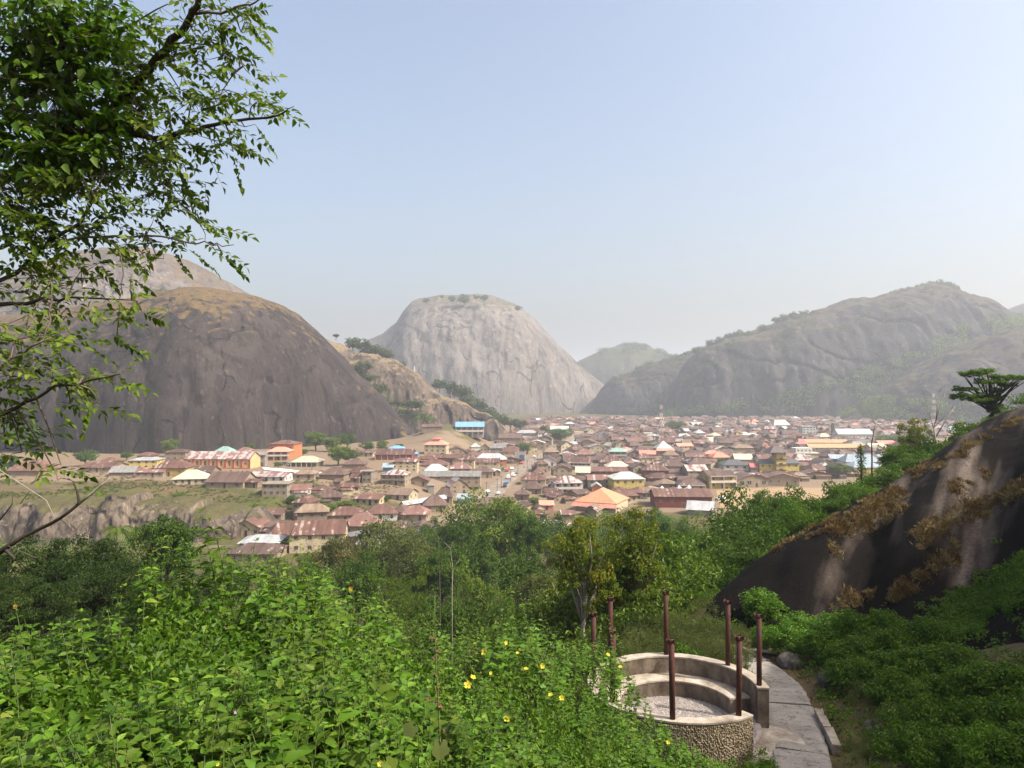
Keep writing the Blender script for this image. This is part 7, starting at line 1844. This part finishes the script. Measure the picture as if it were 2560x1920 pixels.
        for k_ in range(n_):
            a = r.uniform(0, 6.283); q = math.sqrt(r.uniform(0, 1))
            p_ = c0 + np.array([math.cos(a) * q * rx, 0, math.sin(a) * q * ry]) * (c0[1] / F) + np.array([0, r.normal() * .16 * min(1, rx / 80), 0])
            if k_ % 2 == 0: tw.tube([c0 - ro, (c0 + p_) / 2 - ro + r.normal(size=3) * .02, p_ - ro], [.004, .003, .002], 3, cap=False)
            d = unit(np.array([.55 + r.normal() * .6, r.normal() * .5, r.normal() * .45 - .15])); nl = int(r.integers(7, 12)); ln = r.uniform(.16, .30)
            e = p_ + d * ln + np.array([0, 0, -.05]); tw.tube([p_ - ro, (p_ + e) / 2 + np.array([0, 0, .012]) - ro, e - ro], [.0022, .0016, .001], 3, cap=False)
            sd = unit(np.cross(d, np.array([0, 0, 1.]) + r.normal(size=3) * .4))
            for i in range(nl):
                f = (i + 1) / nl; s_ = 1 if i % 2 else -1
                Cs.append(p_ + (e - p_) * f); As.append(sd * s_ * (0 if i == nl - 1 else 1) + d * .55 + np.array([0, 0, -.25 + r.normal() * .2])); Ns.append(np.array([0, -.15, 1.]) + r.normal(size=3) * .45); Ls.append(r.uniform(.055, .088) * (1.2 if gk == 0 and sx < 260 else 1))
            base = r.uniform(0, 1)
            RV += list(np.clip(base * .5 + r.uniform(0, .5, nl), 0, .86))
            if gk == 1 and r.uniform() < .06: RV[-nl:] = [.98] * nl
    # broad vine leaves in the dense mass
    for k_ in range(200):
        p_ = P(r.uniform(-40, 300), r.uniform(-20, 480) , r.uniform(6.0, 6.9)); Cs.append(p_); As.append(np.array([r.normal() * .6, -.3, -1])); Ns.append(np.array([r.normal() * .5, -1, .4])); Ls.append(r.uniform(.07, .13)); RV.append(r.uniform(0, .4))
    C, A, N, L, RV = map(np.array, (Cs, As, Ns, Ls, RV))
    tw_o = add('twigs', tw.build('twigs', M_BARK), root); tw_o['kind'] = 'stuff'
    qx, qy = to_px(C[:, 0], C[:, 1], C[:, 2])
    score = L / C[:, 1] * (qx > 5) * (qy > 5) * r.uniform(.6, 1.4, len(L)); top = np.argsort(-score)[:280]; rest = np.setdiff1d(np.arange(len(L)), top)
    for i in top: leaf_object(root, ME_LEAF['mid' if RV[i] < .6 else 'fresh'] if RV[i] < .9 else ME_LEAF['yellow'], C[i] - ro, A[i], N[i], L[i])
    for grn, selr, nm in (('mid', rest[(qx[rest] < 330) & (qy[rest] < 430)], 'a'), ('fresh', rest[~((qx[rest] < 330) & (qy[rest] < 430))], 'b')):
        V, Fi, li = leaf_cloud(C[selr] - ro, A[selr], N[selr], L[selr], L[selr] * .54, 'ovate', .18, .15)
        o = add('foliage', mesh_np('foliage', V, Fi, [LM['vine' if grn == 'mid' else 'spray']], RV[selr][li], shade=True), root); o['kind'] = 'stuff'
    tag(root, 'overhanging leafy tree filling the upper left corner', 'tree')
    print('overhang leaves', len(L))
overhang()
def dead_branch():
    D = 4.6; q = [P(a, c_, D + dd) for a, c_, dd in [(-420, 1560, .8), (-140, 1440, .3), (0, 1380, 0), (40, 1352, 0), (67, 1337, 0), (123, 1311, 0), (150, 1296, -.05), (176, 1277, -.05), (192, 1264, -.05), (197, 1252, -.05), (193, 1228, -.05), (183, 1203, -.05)]]
    zg = float(G(q[0][0], q[0][1])); base = np.array([q[0][0] - .3, q[0][1] + .3, zg]); root = empty('dead_branch', base)
    b = MB(); b.tube([np.zeros(3) + [0, 0, -.2]] + [p_ - base for p_ in q], [.045, .034, .024, .018, .015, .0125, .011, .010, .0095, .009, .0085, .007, .006], 8); add('limb', b.build('limb', M_BARKD, True), root)
    for pts, r0, mt in [([(194, 1262), (224, 1238), (250, 1215), (278, 1194)], .009, M_BARKP), ([(150, 1296), (185, 1330), (232, 1275)], .003, M_BARK), ([(0, 1176), (60, 1215), (115, 1250), (135, 1290), (133, 1308)], .0035, M_BARKP), ([(20, 1365), (90, 1395), (150, 1375), (200, 1318)], .003, M_BARK), ([(60, 1345), (110, 1352), (128, 1340)], .003, M_BARK), ([(15, 1375), (35, 1395), (30, 1408)], .012, M_BARKD), ([(0, 1300), (30, 1262), (32, 1240)], .005, M_BARKD), ([(50, 1260), (80, 1220), (100, 1180)], .003, M_BARKP)]:
        b = MB(); b.tube([P(a, c_, D - .02) - base for a, c_ in pts], np.linspace(r0, r0 * .45, len(pts)), 6); add('twig', b.build('twig', mt, True), root)
    tag(root, 'crooked dead branch reaching in at the left edge', 'branch')
dead_branch()
# ------------------------------------------------------------------ town furniture
def paint(name, c): return plain_mat(name, c, .35, .08, .5, .5)
CARP = {'white': paint('car_white', (.75, .75, .73)), 'red': paint('car_red', (.42, .04, .03)), 'grey': paint('car_grey', (.18, .18, .19)), 'blue': paint('car_blue', (.12, .2, .36)), 'silver': paint('car_silver', (.45, .46, .47)), 'dark': paint('car_dark', (.03, .035, .05)), 'green': paint('car_green', (.1, .22, .16))}
M_TYRE = plain_mat('tyre', (.02, .02, .02)); M_GLASS = plain_mat('car_glass', (.02, .025, .03), .1, .1, 1, .6); M_LAMP = plain_mat('car_lamp', (.7, .68, .6), .2)
def car_meshes(van=False):
    prof = [(-2.1, .45), (-2.1, .85), (-1.3, .98), (-.75, 1.42), (.75, 1.45), (1.35, 1.0), (2.1, .92), (2.12, .45)] if not van else [(-2.2, .5), (-2.2, 1.1), (-1.75, 1.3), (-1.3, 1.95), (2.1, 2.0), (2.2, 1.6), (2.2, .5)]
    b = MB(); n = len(prof)
    W = [.82 if z < 1.0 else (.68 if not van else .8) for x, z in prof]
    L_ = [(x, -w, z) for (x, z), w in zip(prof, W)]; R_ = [(x, w, z) for (x, z), w in zip(prof, W)]
    b.mesh(L_ + R_, [tuple(range(n)), tuple(range(2 * n - 1, n - 1, -1))] + [(i, n + i, n + (i + 1) % n, (i + 1) % n) for i in range(n)])
    body = b
    g = MB(); z0, z1 = (1.03, 1.36) if not van else (1.35, 1.85); w = .77 if not van else .815; x0, x1 = (-.95, 1.0) if not van else (-1.3, 1.9)
    for s in (-1, 1): g.box(x0, x1, min(s * w, s * (w + .02)) - .0, max(s * w, s * (w + .02)), z0, z1)
    g.mesh([(-1.29, -.6, 1.02), (-1.29, .6, 1.02), (-.82, .55, 1.37), (-.82, -.55, 1.37)] if not van else [(-1.74, -.7, 1.34), (-1.74, .7, 1.34), (-1.36, .7, 1.88), (-1.36, -.7, 1.88)], [(0, 1, 2, 3)])
    return body, g
b = MB(); b.tube([(0, -.1, 0), (0, .1, 0)], [.32, .32], 12); ME_WHEEL = b.build('wheel', M_TYRE)
b = MB(); b.box(-.04, .04, -.15, .15, -.08, .08); ME_HL = b.build('headlight', M_LAMP)
CB = {v: car_meshes(v) for v in (False, True)}
CBM = {}
def car(px, py, col, label, rz=None, van=False, group='cars along the main road'):
    x, y, z = hit(px, py); i = int(np.argmin(np.hypot(RX - x, RY - y))); i2 = min(i + 1, len(RX) - 1); a = math.atan2(RY[i2] - RY[i2 - 1], RX[i2] - RX[i2 - 1])
    root = empty('van' if van else 'car', (x, y, float(G(x, y)) + .065), (a + math.pi if rz is None else rz))
    if (van, col) not in CBM:
        CBM[(van, col)] = CB[van][0].build('body', CARP[col]); CBM.setdefault((van, 'g'), CB[van][1].build('windows', M_GLASS))
    add('body', CBM[(van, col)], root); add('windows', CBM[(van, 'g')], root)
    for wx in (-1.35, 1.35):
        for wy in (-.75, .75): add('wheel', ME_WHEEL, root, (wx, wy, .32))
    for wy in (-.6, .6): add('headlight', ME_HL, root, (-2.11 if not van else -2.21, wy, .72))
    tag(root, label, 'van' if van else 'car', group)
for a in [(1219, 1233, 'white', 'white car lowest on the main road, beside the big tree'), (1247, 1238, 'silver', 'silver car right of the lowest white car'), (1262, 1219, 'dark', 'dark car parked at the kerb, lowest of the parked row'), (1267, 1209, 'blue', 'blue-grey car second in the parked row'), (1272, 1198, 'white', 'white van in the middle of the parked row', None, True), (1283, 1192, 'white', 'white van at the head of the parked row', None, True), (1290, 1185, 'grey', 'grey car just ahead of the parked vans'), (1280, 1174, 'white', 'white car driving near the cream roadside house'), (1268, 1179, 'red', 'red car beside the cream roadside house'), (1258, 1176, 'green', 'green stall van at the cream roadside house', None, True), (1304, 1161, 'red', 'small red car on the straight of the road'), (1186, 1249, 'dark', 'dark car on the sandy verge left of the road'),
  (1392, 1117, 'white', 'white car where the road nears the big street tree'), (1336, 1106 + 38, 'silver', 'silver car below the round roadside tree'), (1418, 1118, 'blue', 'blue car at the far crowd'), (1436, 1110, 'red', 'red bus-like van in the far crowd', None, True)]: car(*a)
car(1803, 1251, 'white', 'white pickup alone on the sandy square', .4, False, None)
car(712, 1163, 'dark', 'dark car parked left of the pale-roofed pavilion', 1.3, False, 'cars by the pavilion'); car(724, 1165, 'grey', 'grey car parked close to the pavilion', 1.3, False, 'cars by the pavilion')

def upole(px, yb, yt, label):
    x, y, z = hit(px, yb); h = CZ - (yt - HY) / F * y - z
    root = empty('utility_pole', (x, y, float(G(x, y))), .5); b = MB(); b.tube([(0, 0, -.5), (0, 0, h)], [.14, .09], 6); add('pole', b.build('pole', M_BARKD), root)
    b = MB(); b.box(-.9, .9, -.06, .06, h - .5, h - .38); c_ = add('crossarm', b.build('crossarm', M_BARKD), root)
    for s in (-.8, 0, .8):
        b = MB(); b.tube([(s, 0, h - .38), (s, 0, h - .2)], [.05, .04], 5); add('insulator', b.build('insulator', M_TRIM), c_)
    tag(root, label, 'pole', 'utility poles along the road')
for a in [(1243, 1228, 1196, 'utility pole by the lowest parked cars'), (1253, 1222, 1190, 'second utility pole up from the road bend'), (1276, 1205, 1178, 'utility pole beside the parked vans'), (1295, 1192, 1160, 'tall pole between the parked vans and the tan house'), (1318, 1172, 1150, 'pole at the tan gabled house'), (1336, 1166, 1142, 'pole at the white-gabled house'), (1344, 1158, 1135, 'pole just past the white-gabled house'), (1378, 1143, 1118, 'pole at the start of the far straight'), (1386, 1135, 1118, 'pole near the far market'), (1580, 1165, 1138, 'pole beside the mint-roofed house'), (1180, 1210, 1182, 'pole left of the main road by the grey terrace'), (780, 1178, 1156, 'pole in front of the pale-roofed pavilion'), (1216, 1240, 1205, 'pole on the left verge of the road')]: upole(*a)

M_MR = plain_mat('mast_red', (.42, .09, .06)); M_MW = plain_mat('mast_white', (.7, .7, .68))
def mast(px, yb, yt, D, w, label):
    x, y, _ = P(px, yb, D); z = float(G(x, y)); h = CZ - (yt - HY) / F * D - z; root = empty('radio_mast', (x, y, z)); n = 10
    for i in range(n):
        b = MB(); z0, z1 = h * i / n, h * (i + 1) / n; r_ = w * (1 - .55 * i / n) / 2; r2 = w * (1 - .55 * (i + 1) / n) / 2
        for k_ in range(4):
            sx, sy = ((1, 1), (-1, 1), (-1, -1), (1, -1))[k_]; tx, ty = ((1, 1), (-1, 1), (-1, -1), (1, -1))[(k_ + 1) % 4]
            b.tube([(sx * r_, sy * r_, z0), (sx * r2, sy * r2, z1)], .16, 4); b.tube([(sx * r_, sy * r_, z0), (tx * r2, ty * r2, z1)], .09, 4); b.tube([(sx * r2, sy * r2, z1), (tx * r2, ty * r2, z1)], .09, 4)
        add('section', b.build('section', M_MW if i % 2 else M_MR), root)
    tag(root, label, 'radio mast', 'lattice masts')
mast(1653, 1100, 1013, 640, 3.2, 'red and white lattice mast above the white pyramid roof')
mast(2334, 1062, 985, 1000, 4.5, 'pale lattice mast in the haze behind the bare tree')
mast(2529, 1040, 968, 1000, 4.5, 'faint lattice mast at the far right in the haze')
mast(1036, 950, 916, 745, 1.4, 'tiny mast on the tan ridge')

M_TENT = petal_mat('tent_canvas', (.85, .85, .83), .25)
def tent(px, yb, D, w, peaks, label, red=True):
    x, y, _ = P(px, yb, D); z = float(G(x, y)); root = empty('market_tent', (x, y, z), rnd.uniform(-.15, .15)); hw, d, h = w / 2, 2.8, 2.3
    for k_ in range(peaks):
        cx_ = -hw + w * (k_ + .5) / peaks; q = w / peaks / 2; b = MB(); n_ = 8
        P0 = (cx_, 0, h + 2.2)
        ring_ = [(-q, -d), (0, -d), (q, -d), (q, 0), (q, d), (0, d), (-q, d), (-q, 0)]
        prev = [(cx_ + a, c_, h) for a, c_ in ring_]
        for s_ in (.55, .2):
            cur = [(cx_ + a * s_, c_ * s_, h + 2.2 * (1 - s_) ** 1.8) for a, c_ in ring_]
            for i in range(8): b.mesh([prev[i], prev[(i + 1) % 8], cur[(i + 1) % 8], cur[i]], [(0, 1, 2, 3)])
            prev = cur
        for i in range(8): b.mesh([prev[i], prev[(i + 1) % 8], P0], [(0, 1, 2)])
        add('canopy', b.build('canopy', M_TENT, True), root)
    for sx in (-1, 1):
        for sy in (-1, 1):
            b = MB(); b.tube([(sx * hw, sy * d, -.3), (sx * hw, sy * d, h)], .05, 6); add('pole', b.build('pole', M_TRIM), root)
    if red:
        b = MB(); b.box(-hw, hw, -d - .03, -d, .2, h - .35); add('side_cloth', b.build('side_cloth', WM['redtarp']), root)
    tag(root, label, 'tent', 'white market tents')
tent(1930, 1262, 232, 9, 2, 'white peaked tent with red side, left of the tent group'); tent(2012, 1262, 228, 10, 2, 'white twin-peaked tent in the middle of the tent group'); tent(2068, 1266, 226, 8, 2, 'white peaked tent with red side, right of the tent group'); tent(1888, 1248, 262, 7, 1, 'small white tent at the left end of the group', False)
tent(1655, 1232, 322, 6, 1, 'white awning tent by the tan pyramid roof', False); tent(1710, 1230, 325, 9, 2, 'white double tent before the porch house', False)
tent(1203, 1385, 95, 4.5, 1, 'white tarpaulin canopy showing in the middle of the thicket', False)
# white sheeting on the sandy slope
b = MB(); v = [hit(a, c_) for a, c_ in [(655, 1171), (700, 1173), (760, 1180), (810, 1183), (800, 1189), (740, 1184), (660, 1176)]]
b.mesh([(x, y, z + .35) for x, y, z in v] + [(x, y, z - .2) for x, y, z in v], [tuple(range(7))] + [(i + 7, (i + 1) % 7 + 7, (i + 1) % 7, i) for i in range(7)])
tag(add('plastic_sheet', b.build('plastic_sheet', M_TENT)), 'long strip of white sheeting on the slope below the church', 'sheet')
# blue and white billboard wall at the roadside
x, y, z = hit(1300, 1158); root = empty('billboard', (x, y, z), -.3); b = MB(); b.box(-3.6, 3.6, -.12, .12, 1.2, 7); add('panel', b.build('panel', WM['white']), root)
b = MB(); b.box(-.3, 2.6, -.15, -.123, 1.6, 5.2); add('poster', b.build('poster', WM['bluewall']), root)
for s in (-3, 3):
    b = MB(); b.box(s - .12, s + .12, -.1, .1, -.5, 1.2); add('leg', b.build('leg', M_TRIM), root)
tag(root, 'white roadside billboard with a blue poster', 'billboard')

# people on the road: one continuous body each
def person_mesh(seed):
    r = np.random.default_rng(seed); me = bpy.data.meshes.new('person')
    v = [(0, 0, .92), (0, 0, 1.15), (0, 0, 1.40), (0, 0, 1.52), (0, 0, 1.66), (.10, 0, .88), (.12, .06, .48), (.12, -.04, .06), (.12, .10, .03), (-.10, 0, .88), (-.12, -.08, .48), (-.12, -.16, .08), (-.12, -.04, .03), (.2, 0, 1.4), (.26, -.05, 1.12), (.25, .10, .88), (-.2, 0, 1.4), (-.26, .04, 1.12), (-.25, .14, .9)]
    e = [(0, 1), (1, 2), (2, 3), (3, 4), (0, 5), (5, 6), (6, 7), (7, 8), (0, 9), (9, 10), (10, 11), (11, 12), (2, 13), (13, 14), (14, 15), (2, 16), (16, 17), (17, 18)]
    me.from_pydata(v, e, []); o = bpy.data.objects.new('person_tmp', me); COL.objects.link(o)
    md = o.modifiers.new('s', 'SKIN'); rad = [.15, .14, .15, .06, .115, .10, .07, .05, .04, .10, .07, .05, .04, .07, .05, .04, .07, .05, .04]
    for sv, q in zip(me.skin_vertices[0].data, rad): sv.radius = (q, q)
    me.skin_vertices[0].data[0].use_root = True
    sb = o.modifiers.new('u', 'SUBSURF'); sb.levels = sb.render_levels = 1
    dg = bpy.context.evaluated_depsgraph_get(); out = bpy.data.meshes.new_from_object(o.evaluated_get(dg)); bpy.data.objects.remove(o)
    return out
PM = person_mesh(1); M_SKIN = plain_mat('skin', (.09, .05, .035), .7)
for (px, py, c_, lab) in [(1222, 1219, (.5, .5, .48), 'person in white walking on the lower road'), (1310, 1172, (.05, .06, .12), 'person in dark clothes on the road straight'), (1239, 1190, (.5, .12, .1), 'person in red at the roadside stalls'), (1247, 1185, (.55, .45, .1), 'person in yellow at the roadside stalls'), (1352, 1147, (.1, .2, .4), 'person in blue on the upper road'), (1330, 1157, (.4, .4, .38), 'person in grey crossing the upper road'), (1196, 1232, (.12, .1, .1), 'person in black on the left verge of the road'), (1400, 1122, (.45, .3, .2), 'person in tan near the far market')]:
    x, y, z = hit(px, py); me = PM.copy(); me.materials.clear(); me.materials.append(plain_mat('clothes', c_, .9)); me.materials.append(M_SKIN)
    zc = np.array([p_.center.z for p_ in me.polygons]); xc = np.abs(np.array([p_.center.x for p_ in me.polygons]))
    me.polygons.foreach_set('material_index', ((zc > 1.5) | ((xc > .19) & (zc < 1.1) & (zc > .8)) | (zc < .3)).astype(np.int32)); me.polygons.foreach_set('use_smooth', [True] * len(zc))
    o = add('person', me, None, (x, y, float(G(x, y)) + .06), (0, 0, rnd.uniform(0, 6.28))); tag(o, lab, 'person', 'people on the road')
# ------------------------------------------------------------------ haze
m = NT('haze_air')
m.t.nodes.remove(m.b)
pv = m.n('VolumePrincipled')
pv.inputs['Color'].default_value = (0.86, 0.91, 0.99, 1)
pv.inputs['Density'].default_value = HAZE_DENSITY
pv.inputs['Anisotropy'].default_value = 0.25
m.l(pv.outputs[0], m.out.inputs['Volume'])
b = MB(); b.box(-7000, 7000, -900, 9500, -14, 345)
hz = add('haze', b.build('haze', m.mat)); hz['kind'] = 'stuff'; hz['label'] = 'pale dry-season haze filling the valley'
